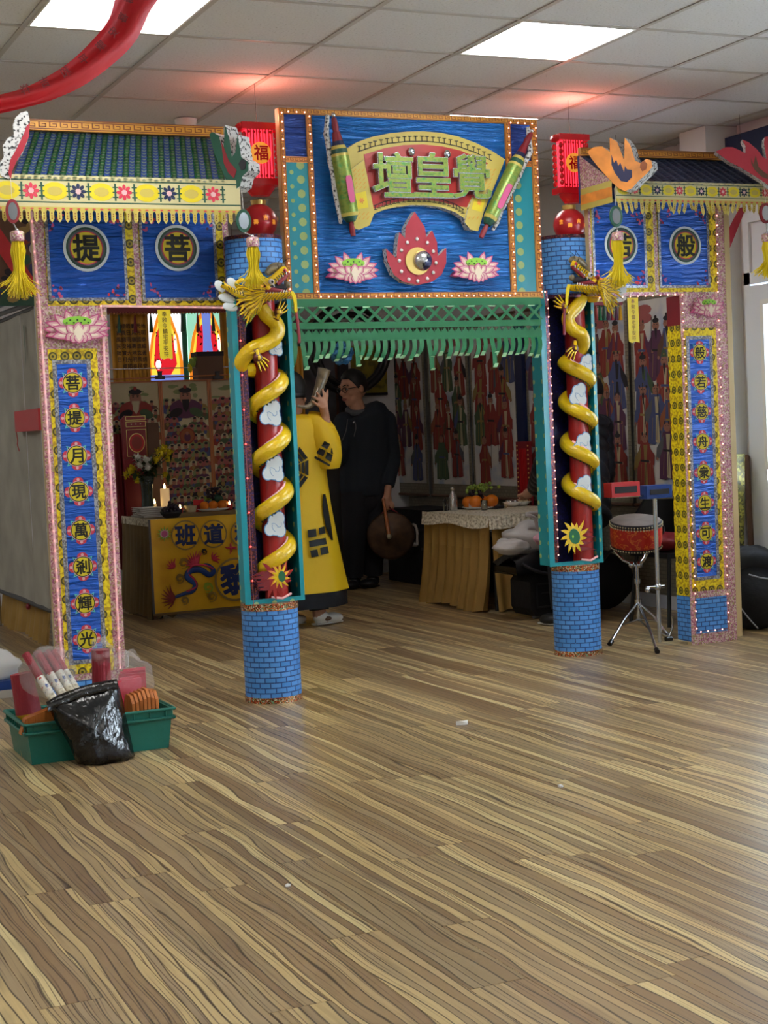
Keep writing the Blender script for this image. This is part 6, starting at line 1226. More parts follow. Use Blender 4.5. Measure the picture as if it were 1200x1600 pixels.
for k in range(26): q.ell(lerp(a0, a1, R_.random()), lerp(z0 + .05, z1 - .05, R_.random()), R_.uniform(.02, .06), R_.uniform(.01, .035), fr, R_.choice(['f_dark', 'f_gold', 'dark_green', 'f_red', 'navy', 'f_white']), .003 + k * .0001, n=9, rot=R_.random() * 3)
q.poly([(a0, z1 - .1), (a0 + .1, z1 - .1), (a1, z0 + .12), (a1, z0 + .05), (a1 - .08, z0 + .08)], fr, 'red', .007); q.build('embroidery', t); q = MB(); q.tube([(a0, 9.3, z1), (a0, 9.3, ZC)], .002, 'ink', 4); q.tube([(a1, 9.3, z1), (a1, 9.3, ZC)], .002, 'ink', 4); q.build('cord', t)
# ---- centre back: pale board, yellow map-like cloth, black hoops, blue pom
yk = 12.485; fr = FY(yk)
def rectpx(x0, x1, y0, y1, y_): return pY(x0, (y0 + y1) / 2, y_).x, pY(x1, (y0 + y1) / 2, y_).x, pY((x0 + x1) / 2, y1, y_).z, pY((x0 + x1) / 2, y0, y_).z
q = MB(); q.rect(*rectpx(549, 604, 540, 614, yk), fr, 'mum_yellow', 0, .012); q.mats = ['yellow_map']; mottled('yellow_map', [(.42, '6e6624'), (.5, '8f8428'), (.7, '9a8e2c')], 14, .7, 0, 0); one('yellow_cloth', 'dull yellow patterned cloth hanging behind the man in glasses', 'cloth', q)
q = MB(); q.rect(*rectpx(546, 606, 614, 618, yk - .01), FY(yk - .01), 'f_dark', 0, .02); one('dark_rail', 'dark rail under the dull yellow cloth', 'rail', q)
q = MB(); q.box((rectpx(472, 534, 500, 900, 12.2)[0], 12.2, 0), (rectpx(472, 534, 500, 900, 12.2)[1], 12.26, 2.2), 'f_grey'); q.border(rectpx(472, 534, 500, 900, 12.2)[0], rectpx(472, 534, 500, 900, 12.2)[1], 0, 2.2, .03, FY(12.199), 'f_brown', 0, .004); one('grey_board', 'tall grey board with brown edge behind the horn player', 'board', q)
x0_, x1_, z0_, z1_ = rectpx(535, 548, 545, 760, 12.1); q = MB(); q.box((x0_, 12.1, 0), (x1_, 12.16, z1_ + .2), 'f_dark'); q.box((x0_ - .02, 12.08, 0), (x1_ + .02, 12.18, .02), 'dark_metal'); one('dark_post', 'dark upright post left of the dull yellow cloth', 'post', q)
t = thing('black_hoops', 'two large black hoops leaning behind the horn player', 'hoop', (pY(520, 700, 12.0).x, 12.0, pY(510, 640, 12.0).z))
for (cx, cy, r_, a0_, a1_, dy_) in ((545, 545, .36, 0, 2 * pi, 0), (548, 548, .30, 0, 2 * pi, .05)): c_ = pY(cx, cy, 12.0 + dy_); q = MB(); q.tube([c_ + V((r_ * cos(lerp(a0_, a1_, k / 40)), 0, r_ * sin(lerp(a0_, a1_, k / 40)))) for k in range(41)], .028, 'black_plastic', 8); q.build('hoop', t)
P = pY(534, 552, 8.6); t = thing('paper_pom', 'blue tissue pom hanging behind the green valance', 'decoration', P - V((0, 0, .07))); q = MB(); R_ = random.Random(4)
for k in range(90): d_ = V((R_.gauss(0, 1), R_.gauss(0, 1), R_.gauss(0, 1))).normalized(); s_ = d_.cross(V((.2, 1, .1))).normalized() * .02; q.face([P, P + d_ * .06 + s_, P + d_ * .075, P + d_ * .06 - s_], 'pom_blue')
q.ball(P, .05, 'pom_blue', 10, 8); q.build('tissue', t); q = MB(); q.tube([P, (P.x, P.y, ZC)], .0012, 'ink', 4); q.build('string', t)
# black cases under the scrolls
def case(lo, hi, lab, name='equipment_case'):
    t = thing(name, lab, 'case', ((lo[0] + hi[0]) / 2, (lo[1] + hi[1]) / 2, 0)); q = MB(); q.box(lo, hi, 'fabric_black'); q.build('body', t); q = MB(); z_ = lerp(lo[2], hi[2], .72)
    q.box((lo[0] - .006, lo[1] - .006, z_), (hi[0] + .006, hi[1] + .006, z_ + .02), 'dark_metal'); q.build('seam', t); q = MB(); my = (lo[1] + hi[1]) / 2; q.tube([(lo[0] - .01, my - .08, z_ - .08), (lo[0] - .04, my - .08, z_ - .08), (lo[0] - .04, my + .08, z_ - .08), (lo[0] - .01, my + .08, z_ - .08)], .009, 'black_plastic', 6); q.build('handle', t)
case((5.42, 11.15, 0), (5.80, 11.85, .60), 'black equipment case behind the gong under the scrolls'); case((5.3, 10.3, 0), (5.82, 10.95, .42), 'lower black case between the gong and the right altar')
P = pX(650, 825, 5.405); q = MB(); q.tube([P + V((0, .06 * cos(k * pi / 8), .08 * sin(k * pi / 8) - .05)) + V((-.02, 0, 0)) for k in range(9)], .012, 'f_white', 7); q.tube([P + V((-.02, .06, -.05)), P + V((-.02, .05, -.13))], .012, 'f_white', 7); q.tube([P + V((-.02, -.06, -.05)), P + V((-.02, -.05, -.13))], .012, 'f_white', 7); q.ball(P + V((-.02, 0, -.13)), (.03, .06, .02), 'f_white', 10, 6); one('white_headset', 'small white strapped object on the black case right of the gong', 'strap', q)
# ---- right altar
BX0, BX1, BY0, BY1, BZ = 4.98, 5.78, 9.22, 10.2, .645
t = thing('altar_table', 'right altar table with gold pleated skirt and ivory lace edge', 'table', ((BX0 + BX1) / 2, (BY0 + BY1) / 2, 0)); q = MB(); q.box((BX0, BY0, BZ - .03), (BX1, BY1, BZ), 'ivory_lace'); q.build('tabletop', t)
for sx_ in (BX0 + .05, BX1 - .05):
    for sy_ in (BY0 + .05, BY1 - .05): q = MB(); q.tube([(sx_, sy_, 0), (sx_, sy_, BZ - .03)], .015, 'dark_metal', 8); q.build('leg', t)
q = MB(); skirt(q, (BX0 - .012, BY1, 0), (BX0 - .012, BY0, 0), .012, BZ - .02, 8, .042, 'gold_cloth', (-1, 0, 0), .06, 4); q.build('side_skirt', t)
q = MB(); skirt(q, (BX0, BY0 - .012, 0), (BX1, BY0 - .012, 0), .012, BZ - .02, 7, .022, 'gold_cloth', (0, -1, 0), .05, 6); q.build('front_skirt', t)
q = MB(); skirt(q, (BX0 - .03, BY1, 0), (BX0 - .03, BY0 - .03, 0), BZ - .075, BZ + .006, 26, .006, 'ivory_lace', (-1, 0, 0), .01, 4); skirt(q, (BX0 - .03, BY0 - .03, 0), (BX1, BY0 - .03, 0), BZ - .075, BZ + .006, 22, .006, 'ivory_lace', (0, -1, 0), .01, 4); q.build('lace_edge', t)
def onB(px, py): return ontop(px, py, BX0, BX1, BY0, BY1, BZ + .002)
P = onB(708, 788); q = MB(); q.lathe([(.03, 0), (.032, .01), (.032, .1), (.014, .135), (.014, .15), (.016, .152), (.016, .168), (0, .17)], P, 'chrome', 18, mf=lambda a_, b_: 'silver'); one('flask', 'slim metal flask at the left end of the right altar', 'bottle', q, loc=P)
P = onB(696, 788); q = MB(); q.lathe([(.018, 0), (.02, .07), (.008, .09), (.008, .1), (0, .1)], P, 'glass_clear', 14); one('small_bottle', 'small clear bottle left of the metal flask', 'bottle', q, loc=P)
P = onB(752, 787); q = MB(); q.lathe([(.1, 0), (.145, .015), (.142, .018), (.1, .005), (0, .005)], P, 'white', 26); one('plate', 'white plate of oranges and grapes on the right altar', 'plate', q, loc=P); PB_ = P
for (dx_, dy_, dz_, lab) in ((-.07, -.05, .055, 'large orange at the front left of the right altar plate'), (.06, -.05, .055, 'large orange at the front right of the right altar plate'), (-.08, .04, .05, 'pale orange behind, at the left of the right altar plate'), (.03, .05, .05, 'orange hidden at the back of the right altar plate')):
    q = MB(); c_ = PB_ + V((dx_, dy_, dz_)); q.ball(c_, (.05, .05, .046), 'orange', 16, 10); q.ball(c_ + V((0, 0, .045)), .006, 'leaf', 6, 4); one('orange', lab, 'fruit', q, 'oranges on the right altar plate')
t = thing('grape_bunch', 'green and dark grapes heaped over the oranges on the right altar', 'fruit', PB_ + V((0, 0, .09))); R_ = random.Random(9)
for m_, n_, cz in (('grape_green', 44, .15), ('grape_dark', 26, .105)):
    q = MB()
    for k in range(n_): q.ball(PB_ + V((R_.gauss(0, .05) if m_ == 'grape_green' else R_.gauss(-.03, .02), R_.gauss(0, .035), cz + R_.gauss(0, .015))), .014, m_, 7, 5)
    q.build('green_grapes' if m_ == 'grape_green' else 'dark_grapes', t, kind='stuff')
P = onB(757, 797); q = MB(); q.lathe([(.022, 0), (.026, .07), (.024, .07), (.02, .006), (0, .006)], P, 'glass_clear', 16); one('glass_tumbler', 'clear glass tumbler in front of the right altar fruit', 'glass', q, loc=P)
for (px, py, lab) in ((801, 790, 'white bowl right of the fruit, wrapped in film'), (828, 788, 'white bowl of pale dumplings nearest the puffer jacket')):
    P = onB(px, py); q = MB(); q.lathe([(.03, 0), (.075, .032), (.073, .034), (.03, .005), (0, .005)], P, 'white', 22); one('bowl', lab, 'bowl', q, loc=P); q = MB()
    for k in range(5): q.ball(P + V((.03 * cos(k * 1.26), .03 * sin(k * 1.26), .034)), (.025, .02, .016), 'f_cream' if px > 810 else 'silver', 10, 6)
    one('food', 'pale dumplings in the right bowl' if px > 810 else 'foil wrapped food in the left bowl', 'food', q)
P = onB(782, 795); q = MB(); q.tube([P + V((-.05, 0, .012)), P + V((.03, .01, .014))], .012, 'f_dark', 8); q.ball(P + V((.045, .01, .016)), .016, 'f_cream', 10, 6); one('brush', 'short dark brush lying at the front edge of the right altar', 'brush', q)
for px, py, lab in ((736, 775, 'lit tea light behind the left orange'), (772, 775, 'lit tea light behind the right orange')): candle(px, py, .015, .05, lab + ' on the right altar', 'white', onB(px, py))
# ---- suitcase, tray and carrier bag
P = pZ(795, 962, 0); sx0, sy0 = P.x, P.y - .30
mat('piping_dark', '23252c', .5)
t = thing('suitcase', 'dark suitcase standing in front of the right altar', 'suitcase', (sx0 + .25, sy0 + .16, 0)); q = MB(); zt = .27
pts = [(0, .05), (.03, .0), (.31, .0), (.34, .04), (.34, zt - .05), (.30, zt), (.04, zt), (0, zt - .05)]
q.poly([(sx0 + a_, b_ + .02) for a_, b_ in pts], FY(sy0), 'fabric_black', 0, .26); q.build('body', t); q = MB(); q.border(sx0 + .04, sx0 + .30, .07, zt - .04, .012, FY(sy0 - .001), 'piping_dark', .004, .004); q.rect(sx0 + .08, sx0 + .26, .16, .17, FY(sy0 - .002), 'piping_dark', .004, .004); q.build('zip_seam', t)
for dx_ in (.05, .29): q = MB(); q.tube([(sx0 + dx_ - .02, sy0 + .03, .022), (sx0 + dx_ + .02, sy0 + .03, .022)], .022, 'f_grey', 12); q.build('wheel', t)
t = thing('equipment_bag', 'open black bag lying across the suitcase, straps trailing', 'bag', (sx0 + .25, sy0 + .15, zt + .02)); q = MB()
rows = []
for i in range(9):
    u_ = i / 8; rows.append([V((sx0 - .12 + .52 * u_, sy0 - .04 + .32 * v_ , zt + .035 + (.10 + .05 * sin(u_ * 3)) * (1 if 0 < j < 6 else 0) * (.7 + .3 * sin(v_ * 6 + u_ * 5)))) for j, v_ in enumerate((0, .02, .25, .5, .75, .98, 1))])
q.grid(rows, 'black_plastic'); q.grid([[p for p in (r[0], r[6])] for r in rows], 'black_plastic'); q.box((sx0 - .11, sy0 - .03, zt + .024), (sx0 + .39, sy0 + .27, zt + .075), 'black_plastic'); q.build('bag_body', t); q = MB(); q.tube(spl([V((sx0 - .08, sy0 - .05, zt + .1)), V((sx0 + .0, sy0 - .07, zt + .05)), V((sx0 + .12, sy0 - .06, zt + .02)), V((sx0 + .25, sy0 - .06, zt + .04))], 4), .012, 'f_dark', 6); q.build('strap', t)
q = MB(); R_ = random.Random(3)
for k in range(6): a_ = V((sx0 + .24 + R_.uniform(-.05, .06), sy0 - .015, zt - .03)); q.tube(spl([a_, a_ + V((R_.uniform(-.08, .08), -.02, R_.uniform(-.04, .05))), a_ + V((R_.uniform(-.1, .12), -.015, R_.uniform(-.06, .03)))], 4), .008, 'f_cream', 6)
one('rope_bundle', 'knotted pale cords tucked at the front of the suitcase', 'cord', q)
t = thing('carrier_bag', 'white plastic carrier bag with pink cloth inside, on the black bag', 'bag', (sx0 + .2, sy0 + .12, zt + .15)); bz = zt + .16
def blob(mb, c, r, m, seed, amp=.12, n=20, k=12):
    R_ = random.Random(seed); ph = [R_.uniform(0, 6) for _ in range(6)]; rows = []
    for i in range(k + 1):
        a_ = pi * i / k - pi / 2; a_ = max(min(a_, pi / 2 - 1e-3), -pi / 2 + 1e-3); row = []
        for j in range(n):
            b_ = 2 * pi * j / n; f_ = 1 + amp * (sin(3 * b_ + ph[0] + a_ * 2) * .5 + sin(5 * b_ + ph[1] - a_ * 3) * .3 + sin(7 * a_ + ph[2] + b_) * .35); row.append(V(c) + V((r[0] * cos(a_) * cos(b_) * f_, r[1] * cos(a_) * sin(b_) * f_, r[2] * sin(a_) * (f_ if a_ > 0 else 1))))
        rows.append(row)
    mb.grid(rows, m, True); mb.face(rows[0][::-1], m); mb.face(rows[-1], m)
q = MB(); blob(q, (sx0 + .12, sy0 + .11, bz + .085), (.26, .13, .105), 'bag_white', 3, .2, 28, 16); blob(q, (sx0 - .10, sy0 + .05, bz + .045), (.12, .09, .055), 'bag_white', 5, .2); q.build('plastic_body', t)
q = MB(); blob(q, (sx0 + .20, sy0 - .045, bz + .085), (.19, .10, .065), 'bag_pink', 7, .1, 24, 12); q.build('pink_contents', t)
for k in range(2): q = MB(); b_ = V((sx0 + .08 + .12 * k, sy0 + .02 + .1 * k, bz + .14)); q.tube(spl([b_, b_ + V((-.03, -.02, .08)), b_ + V((-.09 + .06 * k, -.02, .11)), b_ + V((.08, .0, .10)), b_ + V((.14, .02, .03))], 5), .012, 'bag_white', 7, flat=(V((0, 1, 0)), .5)); q.build('handle', t)
# ---- drum kit pieces
D = pZ(1000, 992, 0); y_ = D.y; dz0, dz1 = pY(993, 858, y_).z, pY(993, 812, y_).z; cx = pY(993, 830, y_).x; rd = .150
t = thing('drum', 'red gold-patterned drum with studded rims on a chrome stand', 'drum', (cx, y_, dz0)); q = MB(); q.lathe([(rd * .93, dz0 + .01), (rd, dz0 + .06), (rd * 1.0, dz1 - .05), (rd * .96, dz1)], (cx, y_, 0), 'drum_red', 36); q.build('shell', t); q = MB(); q.lathe([(rd * .965, dz1 + .001), (rd * .93, dz1 + .006), (0, dz1 + .004)], (cx, y_, 0), 'drum_skin', 36); q.lathe([(rd * .99, dz1 - .022), (rd * .995, dz1 - .004), (rd * .96, dz1 + .004)], (cx, y_, 0), 'f_dark', 36, cap=False); q.lathe([(rd * .93, dz0 + .008), (rd * .97, dz0 + .018), (rd * .985, dz0 + .03)], (cx, y_, 0), 'f_dark', 36, cap=False); q.build('drumhead', t); q = MB()
for k in range(54):
    a_ = 2 * pi * k / 54; q.ball((cx + rd * .998 * cos(a_), y_ + rd * .998 * sin(a_), dz1 - .009), .005, 'f_cream', 6, 4); q.ball((cx + rd * 1.0 * cos(a_), y_ + rd * 1.0 * sin(a_), dz1 - .024), .005, 'f_cream', 6, 4); q.ball((cx + rd * .972 * cos(a_), y_ + rd * .972 * sin(a_), dz0 + .018), .005, 'f_cream', 6, 4)
q.build('rim_studs', t, kind='stuff'); q = MB(); q.tube(spl([V((cx + rd, y_ - .02, dz0 + .05)), V((cx + rd + .03, y_ - .02, dz0 + .09)), V((cx + rd + .02, y_ - .02, dz0 + .12)), V((cx + rd, y_ - .02, dz0 + .11))], 3), .005, 'f_dark', 6); q.build('ring_handle', t); t.rotation_euler = Matrix.Rotation(radians(11), 3, CR).to_euler()
t = thing('drum_stand', 'chrome tripod stand carrying the red drum', 'stand', (cx, y_, 0)); hub = V((cx, y_, .19)); q = MB(); q.tube([(cx, y_, .08), (cx, y_, dz0 - .09)], .012, 'chrome', 10); q.tube([(cx, y_, .3), (cx, y_, .33)], .02, 'chrome', 10); q.tube([(cx, y_, .17), (cx, y_, .21)], .022, 'chrome', 10); q.build('centre_pole', t)
for k, (px, py) in enumerate(((953, 1006), (1027, 1018), (1046, 996))):
    f_ = pZ(px, py, .012); f_ = V((cx, y_, .012)) + (f_ - V((cx, y_, .012))) * 1.0; q = MB(); q.tube([hub, vl(hub, f_, .5) + V((0, 0, .02)), f_], .008, 'chrome', 8); q.tube([V((cx, y_, .09)), vl(hub, f_, .55)], .006, 'chrome', 6); lg = q.build('leg', t); q = MB(); d_ = (f_ - hub).normalized(); q.tube([f_ - d_ * .03, f_ + d_ * .005], .014, 'black_plastic', 10); q.build('rubber_foot', lg)
for k in range(3): a_ = 2 * pi * k / 3 + .5; q = MB(); q.tube([V((cx, y_, dz0 - .1)), V((cx + .08 * cos(a_), y_ + .08 * sin(a_), dz0 - .06)), V((cx + rd * .85 * cos(a_), y_ + rd * .85 * sin(a_), dz0 - .006))], .008, 'chrome', 8); q.ball((cx + .03 * cos(a_), y_ + .03 * sin(a_), dz0 - .09), .02, 'chrome', 8, 6); q.build('basket_arm', t)
P = pZ(1031, 1003, 0); t = thing('block_stand', 'slim grey pole stand holding red and blue temple blocks', 'stand', P); q = MB(); zt_ = pY(1028, 770, P.y).z; q.tube([P, V((P.x, P.y, zt_))], .012, 'silver', 10); q.build('pole', t); q = MB(); q.tube([V((P.x - .08, P.y, .31)), V((P.x + .04, P.y, .31))], .01, 'chrome', 8); q.ball((P.x, P.y, .31), .022, 'chrome', 8, 6); q.ball((P.x - .07, P.y, .30), .018, 'chrome', 8, 6); q.build('clamp', t)
q = MB(); q.tube(spl([V((P.x + .06, P.y, .02)), V((P.x + .09, P.y, .08)), V((P.x + .085, P.y, .14))], 4), .006, 'chrome', 7); q.tube([V((P.x, P.y, .05)), V((P.x + .06, P.y, .02))], .008, 'chrome', 7); q.tube([V((P.x + .04, P.y, .012)), V((P.x + .08, P.y, .012))], .014, 'black_plastic', 8); q.build('foot', t)
q = MB(); q.tube([V((pY(962, 772, P.y).x, P.y, zt_ - .01)), V((pY(1042, 772, P.y).x, P.y, zt_ - .01))], .006, 'chrome', 6); q.build('cross_bar', t)
for (x0, x1, yy0, yy1, m_, lab) in ((950, 994, 760, 777, 'red', 'red temple block on the left of the pole'), (1005, 1044, 764, 779, 'blue_block', 'blue temple block on the right of the pole')):
    a0, a1 = pY(x0, yy1, P.y).x, pY(x1, yy1, P.y).x; b0, b1 = pY(x0, yy1, P.y).z + .008, pY(x0, yy0, P.y).z + .008; q = MB(); q.box((a0, P.y - .04, b0), (a1, P.y - .032, b1), m_); q.box((a0, P.y + .03, b0), (a1, P.y + .04, b1), m_); q.box((a0, P.y - .04, b0 - .01), (a1, P.y + .04, b0), m_); q.box((a0, P.y - .04, b1), (a1, P.y + .04, b1 + .01), m_); q.box((a0, P.y - .03, b0), (a0 + .01, P.y + .03, b1), m_); q.box((a0 + .02, P.y - .043, b0 + .012), (a1 - .02, P.y - .04, b1 - .012), 'f_dark'); b = q.build('temple_block', t); b['label'] = lab
# black chair behind the drum
C_ = pZ(1040, 968, 0); cxx, cyy = C_.x + .03, C_.y - .12; t = thing('black_chair', 'black moulded chair behind the drum', 'chair', (cxx, cyy, 0)); q = MB()
sh = .44; a0, a1 = cxx - .22, cxx + .2; q.box((a0, cyy - .2, sh - .03), (a1, cyy + .2, sh), 'black_plastic'); q.build('seat', t); q = MB(); fr = FY(cyy + .16); zt_ = pY(1040, 780, cyy + .2).z; q.poly([(a0 + .04, sh), (a1 - .02, sh), (a1 + .02, zt_ - .1), (a1 - .02, zt_), (a0 + .1, zt_ + .01), (a0 + .03, zt_ - .08)], fr, 'black_plastic', 0, .025); q.build('backrest', t)
for sx_ in (-.19, .17):
    for sy_ in (-.17, .17): q = MB(); q.tube([(cxx + sx_, cyy + sy_, sh - .02), (cxx + sx_ * 1.2, cyy + sy_ * 1.2, 0)], .013, 'black_plastic', 8); q.build('leg', t)
q = MB(); blob(q, (a0 + .1, cyy - .02, sh + .06), (.1, .12, .06), 'dark_red', 4); one('red_bag', 'small dark red bundle on the black chair seat', 'bag', q)
# keyboard case propped diagonally and black bags behind the drum
if 0: q = MB(); A = pZ(952, 975, .0); q.tube([V((A.x, A.y + .1, .05)), V((A.x + .1, A.y + .15, .62))], [.05, .06], 'fabric_black', 8); q.ball((A.x + .1, A.y + .15, .62), .06, 'fabric_black', 8, 6); one('tripod_bag', 'long black bag standing behind the drum stand', 'bag', q)
q = MB(); B_ = pZ(965, 960, 0); blob(q, (B_.x + .10, B_.y + .30, .19), (.20, .15, .19), 'fabric_black', 12, .08, 24, 14); q.tube(spl([V((B_.x + .02, B_.y + .2, .33)), V((B_.x + .1, B_.y + .18, .40)), V((B_.x + .18, B_.y + .2, .33))], 4), .012, 'f_dark', 6); one('duffel_bag', 'black duffel bag on the floor between pillar and chair', 'bag', q)
# backpack by the door
K_ = pZ(1150, 975, 0); kx, ky = 5.70, 7.42; t = thing('backpack', 'black backpack with white piping on the floor below the door', 'backpack', (kx, ky, 0)); q = MB(); blob(q, (kx + .03, ky, .215), (.20, .20, .225), 'fabric_black', 21, .06, 26, 16); blob(q, (kx, ky, .41), (.17, .17, .075), 'fabric_black', 22, .12, 22, 10); q.build('body', t)
q = MB(); q.tube(spl([V((kx - .17, ky - .12, .33)), V((kx - .20, ky - .1, .24)), V((kx - .16, ky - .16, .12)), V((kx - .1, ky - .2, .03))], 5), .005, 'piping', 6); q.tube(spl([V((kx - .13, ky - .17, .34)), V((kx - .03, ky - .21, .31)), V((kx + .08, ky - .21, .32))], 5), .005, 'piping', 6); q.tube(spl([V((kx + .06, ky - .205, .26)), V((kx + .0, ky - .22, .2)), V((kx + .03, ky - .22, .1))], 5), .005, 'piping', 6); q.build('white_piping', t)
q = MB(); q.tube(spl([V((kx - .17, ky - .05, .38)), V((kx - .27, ky - .08, .3)), V((kx - .3, ky - .08, .18)), V((kx - .2, ky - .1, .12))], 5), .014, 'fabric_black', 6, flat=(V((0, 1, 0)), .5)); q.build('strap', t)
# olive patterned box column and ring behind the right gate post
x_ = 5.48; t = thing('patterned_column', 'olive gold patterned card column leaning behind the right gate post', 'card column', (5.55, 7.62, 0)); a0, a1 = pY(1136, 800, 7.6).x, pY(1167, 800, 7.6).x; zt_ = pY(1150, 710, 7.6).z; q = MB(); mottled('olive_pattern', [(0, '5a5420'), (.4, '7d762c'), (.6, '3c3a1c'), (.8, '8f8838')], 70, .4, .2, .3, True, True); q.poly([(a0, 0), (a1 - .05, 0), (a1, zt_), (a0, zt_)], FY(7.6), 'olive_pattern', 0, .06); q.build('column_body', t)
c_ = pY(1137, 785, 7.5); q = MB(); fr = FY(7.56); n_ = 28
rows = [[V((c_.x + r_ * cos(2 * pi * k / n_), 7.56, c_.z + r_ * sin(2 * pi * k / n_))) for k in range(n_)] for r_ in (.048, .088)]; q.grid(rows, 'print_yellow', True, sm=False); rows2 = [[p + V((0, .012, 0)) for p in r] for r in rows][::-1]; q.grid(rows2, 'print_yellow', True, sm=False); q.grid([rows[1], rows2[0]], 'print_yellow', True, sm=False)
for k in range(8): a_ = k * pi / 4; q.rect(c_.x + .068 * cos(a_) - .008, c_.x + .068 * cos(a_) + .008, c_.z + .068 * sin(a_) - .004, c_.z + .068 * sin(a_) + .004, fr, 'ink', .001)
q.build('trigram_ring', t)
P = pY(1171, 715, 7.66); q = MB(); q.tube([V((P.x, 7.66, 0)), V((P.x - .02, 7.66, P.z))], .018, 'f_brown', 10); q.ball((P.x - .02, 7.66, P.z), .02, 'f_brown', 8, 6); one('wooden_pole', 'dark brown pole standing against the door frame', 'pole', q)
q = MB(); q.tube(spl([V((5.35, 7.5, .008)), V((5.5, 7.42, .008)), V((5.62, 7.62, .008)), V((5.75, 7.5, .008)), V((5.85, 7.4, .008))], 6), .006, 'black', 6); one('cable', 'black cable on the floor behind the right gate post', 'cable', q)
q = MB(); fr = FX(5.9); A, B = pX(1163, 350, 5.6), 0; P1, P2 = pY(1160, 325, 7.4), pY(1132, 380, 7.4); q.poly([(P1.x - .02, P1.z), (P1.x + .03, P1.z + .01), (P2.x + .02, P2.z - .06), (P2.x, P2.z - .08), (P2.x, P2.z + .03)], FY(7.4), 'flame_red', 0, .004); q.tube([V((P1.x, 7.4, P1.z)), V((P1.x, 7.4, ZC))], .001, 'ink', 4); one('red_streamer', 'dark red ribbon hanging diagonally left of the door', 'ribbon', q)
# ================================================================== PEOPLE
def skinmods(o, vox=.007, sm=4):
    m_ = o.modifiers.new('remesh', 'REMESH'); m_.mode = 'VOXEL'; m_.voxel_size = vox; m_.use_smooth_shade = True
    s_ = o.modifiers.new('smooth', 'SMOOTH'); s_.factor = .5; s_.iterations = sm
    return o
def head_on(parent, C, f, s=1.0, skin='skin', glasses=False, hair='short', body=None):
    """C centre of the skull, f facing direction; adds head volumes to the body mesh and returns a local-to-world map"""
    f = V(f).normalized(); r = f.cross(V((0, 0, 1))).normalized(); u = r.cross(f)
    Rm = Matrix((r, f, u)).transposed()
    W = lambda a, b, c: C + (r * a + f * b + u * c) * s
    q = body
    q.ball(W(0, -.008, .015), V((.076, .092, .098)) * s, skin, 20, 14, Rm); q.ball(W(0, .022, -.055), V((.056, .062, .058)) * s, skin, 16, 12, Rm); q.ball(W(0, .055, -.088), V((.028, .026, .022)) * s, skin, 12, 8, Rm)
    q.ball(W(.035, .052, -.02), V((.024, .022, .022)) * s, skin, 10, 8, Rm); q.ball(W(-.035, .052, -.02), V((.024, .022, .022)) * s, skin, 10, 8, Rm)
    q.tube([W(0, .082, .025), W(0, .098, -.005), W(0, .106, -.018)], [.009 * s, .012 * s, .015 * s], skin, 10); q.ball(W(0, .096, -.02), V((.019, .014, .011)) * s, skin, 10, 8, Rm)
    q.ball(W(0, .086, -.047), V((.026, .012, .012)) * s, skin, 10, 8, Rm); q.tube([W(-.05, .074, .035), W(0, .086, .033), W(.05, .074, .035)], .009 * s, skin, 8)
    for sd in (-1, 1): q.ball(W(sd * .078, -.008, -.006), V((.010, .020, .032)) * s, skin, 10, 8, Rm)
    e = MB()
    for sd in (-1, 1): e.ball(W(sd * .031, .073, .012), V((.013, .010, .007)) * s, 'eye_white', 10, 6, Rm); e.ball(W(sd * .031, .083, .010), V((.0055, .003, .0055)) * s, 'ink', 8, 6, Rm)
    e.build('eyes', parent)
    e = MB(); e.tube([W(-.024, .090, -.049), W(0, .099, -.047), W(.024, .090, -.049)], [.003 * s, .006 * s, .003 * s], 'lips', 8, flat=(V((0, 0, 1)), .8)); e.tube([W(-.02, .089, -.056), W(0, .098, -.057), W(.02, .089, -.056)], [.003 * s, .006 * s, .003 * s], 'lips', 8); e.build('mouth', parent)
    e = MB()
    for sd in (-1, 1): e.tube([W(sd * .014, .089, .034), W(sd * .034, .084, .040), W(sd * .052, .072, .034)], [.003 * s, .004 * s, .002 * s], 'hair', 6)
    e.build('eyebrows', parent)
    if glasses:
        e = MB()
        for sd in (-1, 1):
            c_ = [W(sd * .033 + .024 * cos(k * pi / 8), .098 - abs(.024 * cos(k * pi / 8) + sd * .033) * .12, .010 + .016 * sin(k * pi / 8)) for k in range(17)]; e.tube(c_, .0026 * s, 'ink', 6); e.tube([W(sd * .057, .093, .016), W(sd * .082, .03, .014), W(sd * .082, -.02, .010)], .0028 * s, 'ink', 6)
        e.tube([W(-.010, .098, .014), W(.010, .098, .014)], .0026 * s, 'ink', 6); e.build('glasses', parent)
    if hair == 'short':
        e = MB(); rows = []
        for i in range(13):
            ph = lerp(-.55, pi / 2 - .01, i / 12); row = []
            for j in range(28):
                b_ = 2 * pi * j / 28; front = max(0, sin(b_)); lim = lerp(-.55, .52, min(1, front * 1.35)); p_ = max(ph, lim); k_ = 1.0 if ph > lim else .93
                row.append(W(.083 * cos(p_) * cos(b_) * k_, -.010 + .099 * cos(p_) * sin(b_) * k_, .020 + .112 * sin(p_)))
            rows.append(row)
        e.grid(rows, 'hair', True); e.face(rows[-1], 'hair'); e.build('hair', parent)
    return W
def finger(q, a, b, c, d, r, m='skin'): q.tube(spl([a, b, c, d], 3), [r * 1.1] * 4 + [r] * 3 + [r * .92] * 2 + [r * .7], m, 8)
